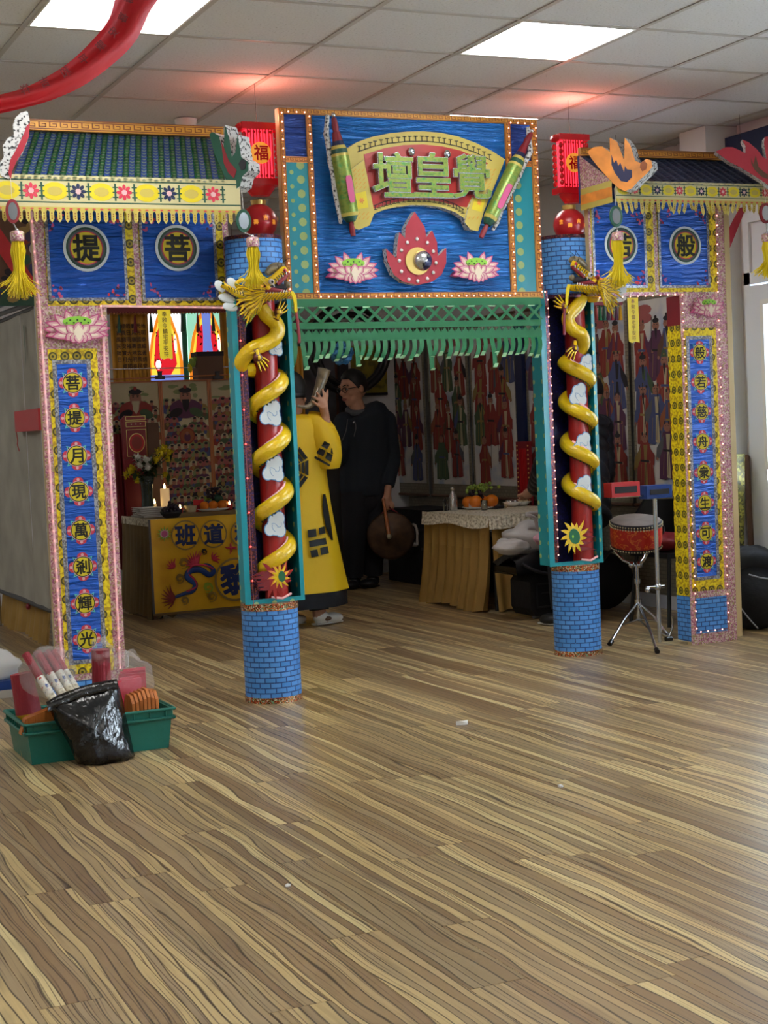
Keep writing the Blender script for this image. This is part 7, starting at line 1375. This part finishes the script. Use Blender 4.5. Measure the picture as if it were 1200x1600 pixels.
# ---- the robed horn player, seen from behind
Y0 = 9.5
def Q(px, py, dy=0): return pY(px, py, Y0 + dy)
foot = Q(470, 985); t = thing('person', 'person in yellow robe and black cap raising a curved horn, seen from behind', 'person', (Q(462, 900).x, Y0, 0))
face_dir = V((CR.x * .95 + .1, CR.y * .95 + .45, 0)).normalized()
b = MB(); HC = Q(454, 622, .0); head_on(t, HC, face_dir, .98, 'skin', False, 'short', b)
neck = Q(455, 652, 0); xc = Q(461, 760).x
b.tube([HC - V((0, 0, .05)), neck, Q(459, 668)], [.05, .055, .07], 'skin', 12); b.tube([Q(459, 662), Q(461, 700), Q(462, 760), Q(462, 800)], [.12, .14, .13, .14], 'skin', 16, flat=(V((0, 1, 0)), .7))
for sd, fx in ((-1, 452), (1, 478)):
    hp = Q(462, 790) + V((sd * .09, 0, 0)); kn = V((hp.x + sd * .01, Y0 + .0, .5)); an = V((hp.x + sd * .02, Y0 + (.05 if sd < 0 else -.05), .09)); b.tube([hp, kn, an, an - V((0, 0, .04))], [.085, .06, .045, .045], 'skin', 12); b.tube([an - V((0, 0, .04)), an + V((.06, .02, -.055)), an + V((.14, .03, -.065))], [.045, .035, .025], 'skin', 10)
sh = Q(492, 668, 0); el = Q(514, 704, -.08); wr = Q(508, 648, -.10); pm_ = Q(505, 632, -.115)
b.tube([sh, el], [.055, .045], 'skin', 12); b.ball(el, .045, 'skin', 10, 8); b.tube([el, vl(el, wr, .5), wr], [.045, .038, .028], 'skin', 12); b.ball(pm_, (.036, .018, .042), 'skin', 12, 8); b.tube([wr, pm_ - V((0, 0, .01))], [.029, .030], 'skin', 12)
# fingers curl over the horn
for k, (dx_, up_, cu_) in enumerate(((-.030, .030, -.045), (-.012, .055, -.028), (.008, .078, -.004), (.027, .072, .012))): a_ = pm_ + V((dx_, 0, .026)); finger(b, a_, a_ + V((cu_ * .3, -.002, up_ * .45)), a_ + V((cu_ * .7, .006, up_ * .8)), a_ + V((cu_, .018 if k < 2 else .004, up_)), .0088)
finger(b, pm_ + V((-.028, -.004, -.012)), pm_ + V((-.05, -.006, .004)), pm_ + V((-.066, .0, .018)), pm_ + V((-.074, .012, .022)), .0095)
sl = Q(430, 668); b.tube([sl, Q(425, 720, -.02), Q(440, 690, .25)], [.055, .045, .03], 'skin', 10)
for k in range(4): a_ = Q(440, 690, .25) + V((.02, .02, -.02 + .018 * k)); finger(b, a_, a_ + V((.03, .02, 0)), a_ + V((.05, .02, 0)), a_ + V((.06, .01, 0)), .0085)
skinmods(b.build('body', t), .0075, 2)
# robe
q = MB(); rings = [(656, .07, .06, 456), (648, .10, .08, 457), (657, .185, .11, 459), (672, .225, .13, 461), (700, .23, .145, 461), (740, .215, .14, 461), (790, .235, .16, 463), (840, .265, .18, 465), (890, .30, .20, 467), (924, .325, .22, 469)]
rows = []; n_ = 40
for py, rx, ry, cx in rings:
    c_ = Q(cx, py); row = []
    for j in range(n_):
        a_ = 2 * pi * j / n_; fold = 1 + .035 * sin(a_ * 7 + py * .01) * max(0, (py - 700) / 220); row.append(V((c_.x + rx * cos(a_) * fold, Y0 + ry * sin(a_) * fold, c_.z)))
    rows.append(row)
q.grid(rows[::-1], 'robe_yellow', True); q.build('robe', t)
q = MB(); q.grid([[V((p.x + (Q(469, 924).x - p.x) * .04, p.y + (Y0 - p.y) * .04, Q(469, z_).z)) for p in rows[-1]] for z_ in (948, 920)], 'trousers', True); q.build('under_robe', t)
def onrobe(px, py):
    lv = min(range(2, len(rings) - 1), key=lambda i: abs(rings[i][0] - py) if rings[i][0] <= py else 999); A, B = rings[lv], rings[min(lv + 1, len(rings) - 1)]; u_ = (py - A[0]) / max(1, B[0] - A[0]); rx, ry, cx = (lerp(A[i], B[i], u_) for i in (1, 2, 3)); c_ = Q(cx, py)
    p = Q(px, py, -ry * .7); k = max(-.97, min(.97, (p.x - c_.x) / rx)); yy = Y0 - ry * sqrt(1 - k * k); p = pY(px, py, yy); k = max(-.97, min(.97, (p.x - c_.x) / rx)); return V((p.x, Y0 - ry * sqrt(1 - k * k) * 1.03 - .012, p.z))
q = MB(); cx, cy = 455, 731
for r0, r1, m_ in ((10, 14, 'ink'), (15.5, 20, 'ink'), (21.5, 27, 'ink')):
    for k in range(8):
        a0, a1 = (k + .06) * pi / 4 + .39, (k + .94) * pi / 4 + .39
        P = [(cx + r * cos(a), cy + r * 1.35 * sin(a)) for r, a in ((r0, a0), (r1, a0), (r1, a1), (r0, a1))]
        if min(x for x, y in P) < 440: continue
        q = MB(); q.face([onrobe(*p) for p in P][::-1], m_); q.build('robe_emblem', t)
for P in ([(479, 828), (492, 826), (493, 838), (480, 840)], [(496, 825), (505, 822), (507, 833), (497, 835)], [(481, 845), (507, 840), (509, 850), (482, 855)], [(483, 860), (494, 858), (496, 869), (485, 871)], [(498, 856), (510, 853), (512, 864), (500, 867)]): q = MB(); q.face([onrobe(*p) for p in P][::-1], 'ink'); q.build('robe_emblem', t)
q = MB()
for A in range(4):
    ys = [772, 790, 808, 826, 844]; xs = [(503, 507), (502, 511), (504, 514), (508, 517), (516, 519)]; q.face([onrobe(xs[A][0], ys[A]), onrobe(xs[A][1], ys[A]), onrobe(xs[A + 1][1], ys[A + 1]), onrobe(xs[A + 1][0], ys[A + 1])][::-1], 'ink')
q.build('robe_emblem', t)
q = MB(); sp = [Q(478, 662, .0), Q(494, 668, -.03), Q(506, 686, -.08), Q(512, 708, -.09), Q(513, 730, -.08)]; q.tube(spl(sp, 4), [.085, .09, .095, .1, .1, .1, .1, .1, .1, .1, .098, .095, .092, .09, .085, .08, .075], 'robe_yellow', 18); q.tube([el + V((0, 0, .0)), vl(el, wr, .35), vl(el, wr, .68)], [.075, .065, .056], 'robe_yellow', 14, cap=False); q.build('sleeve', t)
q = MB()
for P in ([(507, 689), (516, 694), (511, 702), (502, 697)], [(499, 700), (509, 704), (505, 713), (494, 708)], [(518, 700), (525, 702), (524, 711), (517, 708)], [(511, 706), (520, 711), (517, 722), (508, 716)], [(492, 712), (516, 726), (515, 729), (491, 716)]):
    q = MB(); q.face([Q(x_, y_, -.205 + .0009 * abs(x_ - 508) ** 1.3) for x_, y_ in P][::-1], 'ink'); q.build('sleeve_emblem', t)
q = MB(); q.tube([Q(430, 668, 0), Q(420, 700, -.02), Q(430, 712, .1)], [.09, .1, .08], 'robe_yellow', 16); q.build('sleeve', t)
q = MB(); r_ = face_dir.cross(V((0, 0, 1))).normalized(); q.lathe([(.092, -.02), (.098, .02), (.108, .055), (.10, .085), (.07, .13), (.02, .165), (0, .168)], HC + V((0, 0, .02)), 'ink', 20, cap=False); q.lathe([(.094, -.022), (.1, -.02), (.1, .006), (.094, .008)], HC + V((0, 0, .02)), 'black', 20, cap=False); q.build('black_cap', t)
for sd in (-1, 1):
    hp = Q(462, 790) + V((sd * .09, 0, 0)); kn = V((hp.x + sd * .01, Y0, .5)); an = V((hp.x + sd * .02, Y0 + (.05 if sd < 0 else -.05), .10)); q = MB(); q.tube([hp, kn, an], [.11, .085, .065], 'trousers', 14); q.build('trouser_leg', t)
    q = MB(); q.ball(an + V((.01, .0, -.045)), (.055, .05, .05), 'shoe_white', 14, 8); q.ball(an + V((.085, .02, -.06)), (.09, .048, .038), 'shoe_white', 16, 8); q.tube([an + V((-.04, 0, -.09)), an + V((.06, .02, -.09)), an + V((.165, .035, -.088))], [.04, .045, .03], 'shoe_white', 12, flat=(V((0, 0, 1)), .2)); q.ball(an + V((.04, -.04, -.055)), (.03, .01, .015), 'f_brown', 8, 5); sh_ = q.build('trainer', t); sh_['label'] = 'white trainer'
q = MB(); hp_ = spl([Q(464, 634, -.09), Q(478, 636, -.09), Q(489, 629, -.08), Q(496, 613, -.07), Q(502, 595, -.06), Q(507, 577, -.06)], 5); n_ = len(hp_); q.tube(hp_, [lerp(.008, .043, (k / (n_ - 1)) ** 1.1) for k in range(n_)], 'horn_brown', 16, cap=False); rr = lerp(.008, .04, 1)
hb = thing('horn', 'curved brown animal horn held to the robed person\'s lips', 'horn', hp_[0]); q.build('horn_tube', hb); q = MB(); q.tube([p + V((-.016, -.022, 0)) for p in hp_[12:]], .005, 'mum_white', 6); q.build('pale_streak', hb); q = MB(); q.tube(hp_[-2:], [.036, .040], 'f_dark', 14); q.build('bore', hb)
# ---- the man in glasses
Y1 = 11.44
def Mq(px, py, dy=0): return pY(px, py, Y1 + dy)
t = thing('person', 'man in black hooded jacket and glasses holding a gong, facing left', 'person', (Mq(572, 900).x, Y1, 0)); GP = t
f = (-CR * .80 - V((CF.x, CF.y, 0)) * .60); f.z = -.22; f.normalize(); HC = Mq(552, 607, 0); b = MB(); W = head_on(t, HC, f, 1.2, 'skin', True, 'short', b)
b.tube([HC - V((0, 0, .06)), Mq(560, 642), Mq(568, 660)], [.058, .062, .08], 'skin', 14); b.tube([Mq(570, 655), Mq(571, 700), Mq(571, 760), Mq(572, 790)], [.13, .155, .14, .15], 'skin', 16, flat=(V((0, 1, 0)), .65))
shR = Mq(603, 658); elR = Mq(612, 716, -.02); wrR = Mq(606, 764, -.13); hd = Mq(605, 779, -.16)
b.tube([shR, elR, wrR], [.058, .044, .030], 'skin', 12); b.ball(hd, (.040, .026, .046), 'skin', 12, 8); b.tube([wrR, hd], [.029, .032], 'skin', 12)
for k in range(4): a_ = hd + V((-.033 + .022 * k, -.012, -.028)); finger(b, a_, a_ + V((-.006 + .003 * k, -.026, -.026)), a_ + V((-.006 + .003 * k, -.022, -.058 + .004 * k)), a_ + V((-.002, .002, -.074 + .006 * k)), .0092)
finger(b, hd + V((-.034, -.005, .008)), hd + V((-.05, -.02, -.012)), hd + V((-.046, -.03, -.035)), hd + V((-.03, -.035, -.05)), .010)
shL = Mq(538, 660); elL = Mq(529, 712, -.05); wrL = Mq(520, 690, -.22); b.tube([shL, elL, wrL], [.058, .044, .03], 'skin', 12); b.ball(wrL + V((-.02, -.04, .01)), (.035, .045, .02), 'skin', 10, 8)
for k in range(4): a_ = wrL + V((-.04 + .018 * k, -.08, .01)); finger(b, a_, a_ + V((-.005, -.025, .004)), a_ + V((-.01, -.045, -.004)), a_ + V((-.01, -.055, -.02)), .009)
finger(b, wrL + V((.01, -.05, .015)), wrL + V((.02, -.07, .025)), wrL + V((.015, -.09, .025)), wrL + V((.005, -.10, .02)), .0095)
for sd, px in ((-1, 556), (1, 586)): hp = Mq(px, 785); kn = Mq(px - 2, 850, -.03); an = V((Mq(px - 3, 900).x, Y1, .09)); b.tube([hp, kn, an, an - V((0, 0, .03))], [.09, .062, .046, .045], 'skin', 12); b.tube([an - V((0, 0, .03)), an + V((-.07, -.05, -.06))], [.042, .03], 'skin', 10)
skinmods(b.build('body', t), .0075, 2)
q = MB(); q.tube(spl([Mq(563, 640), Mq(567, 650), Mq(571, 684), Mq(571, 730), Mq(572, 775)], 3), [.10, .16, .205, .225, .225, .225, .22, .215, .215, .215, .22, .222, .20], 'hoodie', 22, flat=(V((0, 1, 0)), .62)); q.ball(Mq(570, 665), (.235, .13, .085), 'hoodie', 18, 10)
q.tube(spl([shR, vl(shR, elR, .5), elR, vl(elR, wrR, .5), wrR + (elR - wrR) * .08], 3), [.088, .085, .082, .08, .078, .075, .073, .07, .066, .062, .058, .054, .05], 'hoodie', 14); q.ball(shR, .088, 'hoodie', 12, 8); q.ball(elR, .075, 'hoodie', 12, 8)
q.tube([shL, elL], [.088, .074], 'hoodie', 14); q.ball(shL, .086, 'hoodie', 12, 8); q.ball(elL, .074, 'hoodie', 12, 8); q.tube([elL, vl(elL, wrL, .92)], [.072, .05], 'hoodie', 14); o = q.build('hooded_jacket', t); skinmods(o, .011, 3); q = MB(); q.ball(Mq(571, 786), (.18, .125, .12), 'trousers', 18, 12); q.build('trouser_seat', t)
q = MB(); cN = Mq(560, 643); q.tube([cN + V((.085 * cos(a_), .065 * sin(a_), .012 + .03 * sin(a_) * .8 + .01 * cos(a_))) for a_ in [k * pi / 10 for k in range(21)]], .026, 'hood_grey', 10); q.ball(cN + V((.02, .07, -.0)), (.10, .06, .055), 'hood_grey', 14, 8); q.build('grey_hood', t)
q = MB(); q.tube(spl([Mq(554, 657, -.14), Mq(556, 668, -.155), Mq(553, 682, -.16)], 4), .004, 'f_grey', 6); q.tube(spl([Mq(543, 655, -.12), Mq(541, 672, -.155), Mq(535, 688, -.16)], 4), .004, 'f_grey', 6); q.ball(Mq(553, 660, -.158), (.012, .008, .008), 'silver', 8, 5); q.build('drawstring', t)
for sd, px in ((-1, 556), (1, 586)):
    hp = Mq(px, 770); kn = Mq(px - 2, 850, -.03); an = V((Mq(px - 3, 900).x, Y1, .10)); q = MB(); q.tube(spl([hp, kn, an], 4), [.12, .115, .11, .1, .09, .085, .08, .078, .076], 'trousers', 16); q.build('trouser_leg', t)
    q = MB(); q.ball(an + V((-.01, -.01, -.045)), (.055, .055, .05), 'shoe_black', 14, 8); q.ball(an + V((-.07, -.06, -.062)), (.085, .07, .036), 'shoe_black', 16, 8); q.tube([an + V((.03, .02, -.092)), an + V((-.05, -.045, -.092)), an + V((-.13, -.1, -.09))], [.04, .045, .03], 'black', 12, flat=(V((0, 0, 1)), .2)); q.build('shoe', t)
gc = Mq(611, 837, -.24); t = thing('gong', 'round bronze gong hanging from the man\'s hand by a red cord', 'gong', gc - V((0, 0, .19))); gn = V((-.35, -.93, .02)).normalized(); gx = gn.cross(V((0, 0, 1))).normalized(); gu = gx.cross(gn); q = MB(); rows = []
for r_, d_ in ((.0, .012), (.05, .012), (.06, .004), (.15, .004), (.165, .0), (.185, -.002), (.19, -.02), (.186, -.05)): rows.append([gc + gx * r_ * cos(2 * pi * k / 36) + gu * r_ * sin(2 * pi * k / 36) + gn * d_ for k in range(36)] if r_ else [gc + gx * .001 * cos(2 * pi * k / 36) + gu * .001 * sin(2 * pi * k / 36) + gn * d_ for k in range(36)])
q.grid(rows, 'gong_bronze', True); q.face([p for p in rows[0]], 'gong_bronze'); q.grid([[p - gn * .004 for p in r] for r in rows][::-1], 'gong_bronze', True); q.build('gong_disc', t)
q = MB(); q.tube([gc + gx * -.07 + gu * .17 - gn * .02, hd + V((-.03, -.02, -.045)), hd + V((.02, -.03, -.045)), gc + gx * .07 + gu * .17 - gn * .02], .006, 'dark_red', 7); q.build('cord', t)
ma, mb2 = Mq(599, 782, -.2), Mq(608, 838, -.30); t = thing('mallet', 'wooden gong mallet held across the gong face', 'mallet', mb2); q = MB(); q.tube([ma + V((0, 0, .01)), mb2], [.012, .016], 'wood_frame', 10); q.build('handle', t); q = MB(); q.ball(mb2, (.02, .02, .022), 'f_cream', 10, 8); q.build('tip', t)
# ---- the person in the puffer jacket behind the right pillar
Y2 = 8.35
def Pq(px, py, dy=0): return pY(px, py, Y2 + dy)
t = thing('person', 'person in dark quilted puffer jacket behind the right dragon pillar, reaching over the altar', 'person', (Pq(900, 900).x, Y2, 0)); f = V((-.15, 1, -.35)).normalized(); HC = Pq(921, 615, .30); b = MB(); head_on(t, HC, f, 1.0, 'skin', False, 'short', b)
b.tube([HC - V((0, 0, .05)), Pq(912, 648, .26), Pq(908, 662, .24)], [.055, .06, .08], 'skin', 12); b.tube([Pq(907, 660, .24), Pq(905, 710, .18), Pq(903, 770, .06), Pq(902, 800)], [.12, .14, .13, .14], 'skin', 14, flat=(V((0, 1, 0)), .7))
s1, e1, w1 = Pq(872, 668, .24), Pq(848, 730, .42), Pq(836, 764, .72); h1 = Pq(824, 772, .88)
b.tube([s1, e1, w1], [.055, .044, .03], 'skin', 12); b.tube([w1, h1], [.03, .036], 'skin', 10); b.ball(h1, (.04, .045, .022), 'skin', 12, 8); dh = (h1 - w1).normalized(); sdv = dh.cross(V((0, 0, 1))).normalized()
for k in range(4): a_ = h1 + sdv * (-.028 + .019 * k) + dh * .03; finger(b, a_, a_ + dh * .03 + V((0, 0, .002)), a_ + dh * .052 + V((0, 0, -.01)), a_ + dh * (.062 - .004 * abs(k - 1)) + V((0, 0, -.026)), .009)
finger(b, h1 - sdv * .036, h1 - sdv * .055 + dh * .02, h1 - sdv * .055 + dh * .04, h1 - sdv * .045 + dh * .055 + V((0, 0, -.01)), .0095)
s2, e2, w2 = Pq(938, 668, .24), Pq(945, 735, .16), Pq(940, 790, .3); b.tube([s2, e2, w2], [.055, .044, .03], 'skin', 12); b.ball(w2 + V((0, .03, -.05)), (.03, .035, .045), 'skin', 10, 8)
for k in range(4): a_ = w2 + V((-.024 + .016 * k, .04, -.085)); finger(b, a_, a_ + V((0, .01, -.028)), a_ + V((0, .02, -.048)), a_ + V((0, .035, -.055)), .009)
finger(b, w2 + V((-.03, .04, -.05)), w2 + V((-.045, .055, -.065)), w2 + V((-.045, .065, -.085)), w2 + V((-.04, .07, -.1)), .0095)
for sd, px in ((-1, 884), (1, 916)): hp = Pq(px, 795); an = V((Pq(px - 8, 950).x, Y2 - .02, .09)); b.tube([hp, vl(hp, an, .5) + V((0, .03, 0)), an, an - V((0, 0, .03))], [.09, .06, .045, .045], 'skin', 12); b.tube([an - V((0, 0, .03)), an + V((-.06, .05, -.06))], [.042, .03], 'skin', 10)
skinmods(b.build('body', t), .0078, 2)
def quilt(q, path, r0, n_, m='puffer', flat=None, fl=.8):
    P = spl(path, 40); P2 = [P[int(i * (len(P) - 1) / (n_ * 6))] for i in range(n_ * 6 + 1)]; q.tube(P2, [(lerp(r0[0], r0[1], i / (n_ * 6))) * (.90 + .10 * abs(sin(pi * i / 6))) for i in range(len(P2))], m, 20, flat=(V((0, 1, 0)), fl))
q = MB(); quilt(q, [Pq(908, 655, .24), Pq(905, 700, .19), Pq(903, 760, .08), Pq(903, 812)], (.20, .235), 8, fl=.68); q.ball(Pq(907, 662, .23), (.21, .14, .07), 'puffer', 18, 10); q.build('puffer_jacket', t)
for s_, e_, w_ in ((s1, e1, w1), (s2, e2, w2)): q = MB(); quilt(q, [s_, vl(s_, e_, .5), e_, vl(e_, w_, .5), w_], (.085, .055), 10, fl=1.0); q.ball(s_, .088, 'puffer', 12, 8); q.build('sleeve', t)
q = MB(); q.lathe([(.075, 0), (.085, .03), (.08, .065)], Pq(912, 650, .25), 'puffer', 18, cap=False); q.build('collar', t)
for sd, px in ((-1, 884), (1, 916)):
    hp = Pq(px, 800); an = V((Pq(px - 8, 950).x, Y2 - .02, .10)); q = MB(); q.tube(spl([hp, vl(hp, an, .5) + V((0, .03, 0)), an], 4), [.115, .11, .1, .095, .09, .085, .08, .075, .07], 'trousers', 14); q.build('trouser_leg', t)
    q = MB(); q.ball(an + V((0, .0, -.045)), (.05, .05, .05), 'shoe_black', 12, 8); q.ball(an + V((-.05, .06, -.062)), (.07, .085, .036), 'shoe_black', 14, 8); q.tube([an + V((.02, -.04, -.088)), an + V((-.05, .05, -.088)), an + V((-.08, .13, -.088))], [.045, .05, .035], 'shoe_white', 12, flat=(V((0, 0, 1)), .25)); q.build('trainer', t)
# ================================================================== FOREGROUND: crate and bags at lower left
c0 = pZ(52, 1197, 0); X0_, Y0_ = c0.x, c0.y + .02; X1_, Y1_ = X0_ + .56, Y0_ + .36; Hc = .165
t = thing('crate', 'green plastic crate of incense bundles on the floor at lower left', 'crate', ((X0_ + X1_) / 2, (Y0_ + Y1_) / 2, 0)); q = MB(); fl_ = .018
B4 = [V((X0_, Y0_, 0)), V((X1_, Y0_, 0)), V((X1_, Y1_, 0)), V((X0_, Y1_, 0))]; T4 = [V((X0_ - fl_, Y0_ - fl_, Hc)), V((X1_ + fl_, Y0_ - fl_, Hc)), V((X1_ + fl_, Y1_ + fl_, Hc)), V((X0_ - fl_, Y1_ + fl_, Hc))]
cen = V(((X0_ + X1_) / 2, (Y0_ + Y1_) / 2, 0)); ins = lambda p, d_=.008: p + V(((cen.x - p.x), (cen.y - p.y), 0)).normalized() * d_
for k in range(4):
    j = (k + 1) % 4; q.face([B4[k], B4[j], T4[j], T4[k]], 'crate_green'); q.face([ins(T4[k]), ins(T4[j]), ins(B4[j]) + V((0, 0, .008)), ins(B4[k]) + V((0, 0, .008))], 'crate_green'); q.face([T4[k], T4[j], ins(T4[j]), ins(T4[k])], 'crate_green')
q.face(B4[::-1], 'crate_green'); q.face([ins(p) + V((0, 0, .008)) for p in B4], 'crate_green'); q.build('tub', t)
q = MB()
for k in range(4):
    j = (k + 1) % 4
    for zz, o_ in ((Hc - .002, .012), (Hc - .038, .010)): q.tube([T4[k] + V((T4[k].x - cen.x, T4[k].y - cen.y, 0)).normalized() * (o_ - .003) + V((0, 0, zz - Hc)), T4[j] + V((T4[j].x - cen.x, T4[j].y - cen.y, 0)).normalized() * (o_ - .003) + V((0, 0, zz - Hc))], .007, 'crate_green', 6)
    for m_ in range(9): p = vl(T4[k], T4[j], (m_ + .5) / 9); o_ = V((p.x - cen.x, p.y - cen.y, 0)).normalized() * .004; q.tube([p + o_, p + o_ - V((0, 0, .038))], .004, 'crate_green', 5)
q.build('ribbed_rim', t)
def bundle(name, label, A, B, r0, r1, parts, par=None):
    t = thing(name, label, 'incense', A, None); A, B = V(A), V(B)
    for (u0, u1, k0, k1, m_, nm) in parts: q = MB(); q.tube([vl(A, B, u0), vl(A, B, u1)], [lerp(r0, r1, u0) * k0, lerp(r0, r1, u1) * k1], m_, 16); q.build(nm, t)
    return t
zc_ = .01
A = pY(42, 1125, Y0_ + .20); A.z = .012; Bt = pY(33, 1052, Y0_ + .22); A.x = max(A.x, X0_ + .06); Bt.x = max(Bt.x, X0_ + .02)
t2 = bundle('incense_bundle', 'short fat bundle of dark red incense with gold wrap at the crate\'s left end', A, Bt, .062, .045, [(0, .5, 1, 1, 'incense_gold', 'gold_wrap'), (.5, 1, 1, 1, 'incense_red', 'red_sticks')])
P = pY(160, 1100, Y0_ + .22); bundle('incense_bundle', 'fat bundle of dark red incense upright at the middle of the crate', V((P.x, Y0_ + .22, .012)), pY(157, 1015, Y0_ + .22), .045, .038, [(0, .45, 1, 1, 'incense_gold', 'gold_wrap'), (.45, 1, 1, 1, 'incense_red', 'red_sticks')])
mottled('print_paper', [(.35, '4a5a8a'), (.42, 'd8d4c8'), (.6, 'e0dcd0'), (.66, 'c05048')], 40, .3, 0, 0)
lb = ['leftmost', 'second', 'third', 'rightmost']
for k, (x0, y0, x1, y1) in enumerate(((84, 1094, 40, 1022), (98, 1086, 58, 1019), (110, 1080, 72, 1018), (119, 1078, 82, 1018))):
    A, Bt = pY(x0, y0, Y0_ - .03 + .03 * k), pY(x1, y1, Y0_ + .10 + .02 * k); A = A + (A - Bt) * .35
    bundle('incense_tube', lb[k] + ' of the four long wrapped incense tubes leaning in the black bag', A, Bt, .018, .017, [(0, .34, 1, 1, 'ivory_lace', 'bamboo_ends'), (.34, .62, 1.02, 1.02, 'print_paper', 'printed_wrap'), (.62, 1, .98, .98, 'incense_red', 'red_tip')])
# clear film over the tubes and bundles
q = MB(); blob(q, pY(75, 1052, Y0_ + .08), (.11, .06, .10), 'film', 31, .2, 20, 12); one('plastic_film', 'clear plastic film around the leaning incense tubes', 'wrapper', q)
q = MB(); blob(q, pY(160, 1022, Y0_ + .22), (.05, .05, .06), 'film', 33, .35, 20, 12); one('plastic_film', 'torn clear plastic over the upright middle incense bundle', 'wrapper', q)
P = pY(203, 1062, Y0_ + .2); t2 = thing('red_packet_bag', 'clear bag of bright red packets at the crate\'s right end', 'packet', P - V((0, 0, .12))); q = MB(); R_ = random.Random(2)
for k in range(5): q.box((P.x - .07 + .012 * k, P.y - .05 + .02 * k, P.z - .12), (P.x + .04 + .01 * k, P.y - .04 + .02 * k, P.z + .01 + .008 * k), 'print_red', R_.uniform(-.3, .3))
q.build('red_packets', t2, kind='stuff'); q = MB(); blob(q, P + V((.0, 0, .0)), (.095, .075, .11), 'film', 35, .22, 22, 14); q.build('clear_wrapper', t2)
P = pY(222, 1105, Y0_ + .05); t2 = thing('paper_bundle', 'orange brown stack of ridged joss paper at the crate\'s right front', 'joss paper', (P.x, Y0_ + .07, .012))
for k in range(7): q = MB(); xx = P.x - .055 + k * .0165; zt_ = pY(222, 1076 + abs(k - 4) * 2, Y0_ + .05).z; q.poly([(Y0_ + .0 - 0, .012), (Y0_ + .12, .012), (Y0_ + .12, zt_ - .03), (Y0_ + .09, zt_), (Y0_ + .03, zt_), (Y0_ + .0, zt_ - .03)], (V((xx, 0, 0)), V((0, 1, 0)), V((0, 0, 1)), V((1, 0, 0))), 'orange_wood', .013, .013); q.build('sheet_stack', t2)
P = pY(58, 1125, Y0_ + .03); q = MB(); pts = [(-.07, -.05), (.05, -.05), (.075, .02), (.06, .045), (-.05, .01)]; q.poly([(P.x + a_, P.z + b_) for a_, b_ in pts], FY(Y0_ + .012), 'orange_wood', 0, .05); q.poly([(P.x + a_ * .9, P.z + b_ * .9 + .004) for a_, b_ in pts], FY(Y0_ + .008), 'orange_wood', 0, .004); one('wooden_block', 'orange brown carved block below the fat incense bundle', 'block', q)
# black bin bag leaning on the crate
t = thing('bin_bag', 'shiny black plastic bag leaning against the front of the green crate', 'bag', (pZ(165, 1213, 0).x, pZ(165, 1213, 0).y, 0)); yb2 = Y0_ - .05
front = [(72, 1097), (90, 1086), (120, 1075), (150, 1066), (182, 1061), (190, 1085), (197, 1120), (206, 1160), (211, 1185), (203, 1197), (180, 1208), (157, 1217), (130, 1205), (118, 1188), (105, 1158), (85, 1125)]
def bagpt(px, py, d_=0):
    u_ = max(0, min(1, (py - 1061) / 156)); yy = lerp(Y0_ - .045, Y0_ - .16, u_) + d_; p = pY(px, py, yy); p.z = max(p.z, .004); return p
R_ = random.Random(14); cxp, cyp = 148, 1140; rows = []
for k in range(7):
    s_ = (0.02, .3, .55, .75, .9, 1.0, 1.0)[k]; dep = (-.075, -.07, -.055, -.035, -.012, .02, .06)[k]; row = []
    for i in range(len(front) * 3):
        a = front[(i // 3) % len(front)]; b2 = front[(i // 3 + 1) % len(front)]; w_ = (i % 3) / 3; px, py = lerp(a[0], b2[0], w_), lerp(a[1], b2[1], w_); px, py = lerp(cxp, px, s_), lerp(cyp, py, s_); row.append(bagpt(px, py, dep + .012 * sin(px * .11 + py * .05) * sin(py * .07 - px * .03) * s_))
    rows.append(row)
q = MB(); q.face(rows[0], 'bin_bag', sm=True); q.grid(rows[::-1], 'bin_bag', True); q.face(rows[-1][::-1], 'bin_bag'); q.build('bag_body', t)
q = MB(); q.grid([[bagpt(x_, y_, -.004) for x_, y_ in front[:5]], [bagpt(x_ + 2, y_ + 8, -.04) for x_, y_ in front[:5]], [bagpt(x_ + 3, y_ + 16, -.03) for x_, y_ in front[:5]]], 'bin_bag'); q.build('rolled_hem', t)
# white bag with blue base behind the crate
P = pZ(8, 1092, 0); t = thing('white_sack', 'crumpled white sack with blue base at the left edge behind the crate', 'bag', (P.x, P.y + .1, 0)); q = MB(); blob(q, (P.x - .02, P.y + .15, .15), (.13, .12, .085), 'white', 41, .14, 20, 12); q.build('sack', t); q = MB(); q.box((P.x - .15, P.y + .03, .04), (P.x + .1, P.y + .25, .085), 'blue_block'); q.build('blue_base', t); q = MB(); q.box((P.x - .15, P.y + .02, 0), (P.x + .11, P.y + .26, .04), 'f_white'); q.build('card_tray', t)
P = pZ(193, 1045, .0); q = MB(); q.poly([(P.x - .01, .004), (P.x + .03, .004), (P.x + .035, .09), (P.x + .0, .12)], FY(P.y), 'white', 0, .01); q.poly([(P.x - .005, .01), (P.x + .025, .01), (P.x + .03, .08), (P.x + .002, .11)], FY(P.y - .002), 'f_white', 0, .004); one('white_card', 'folded white card standing right of the left gate post', 'card', q)
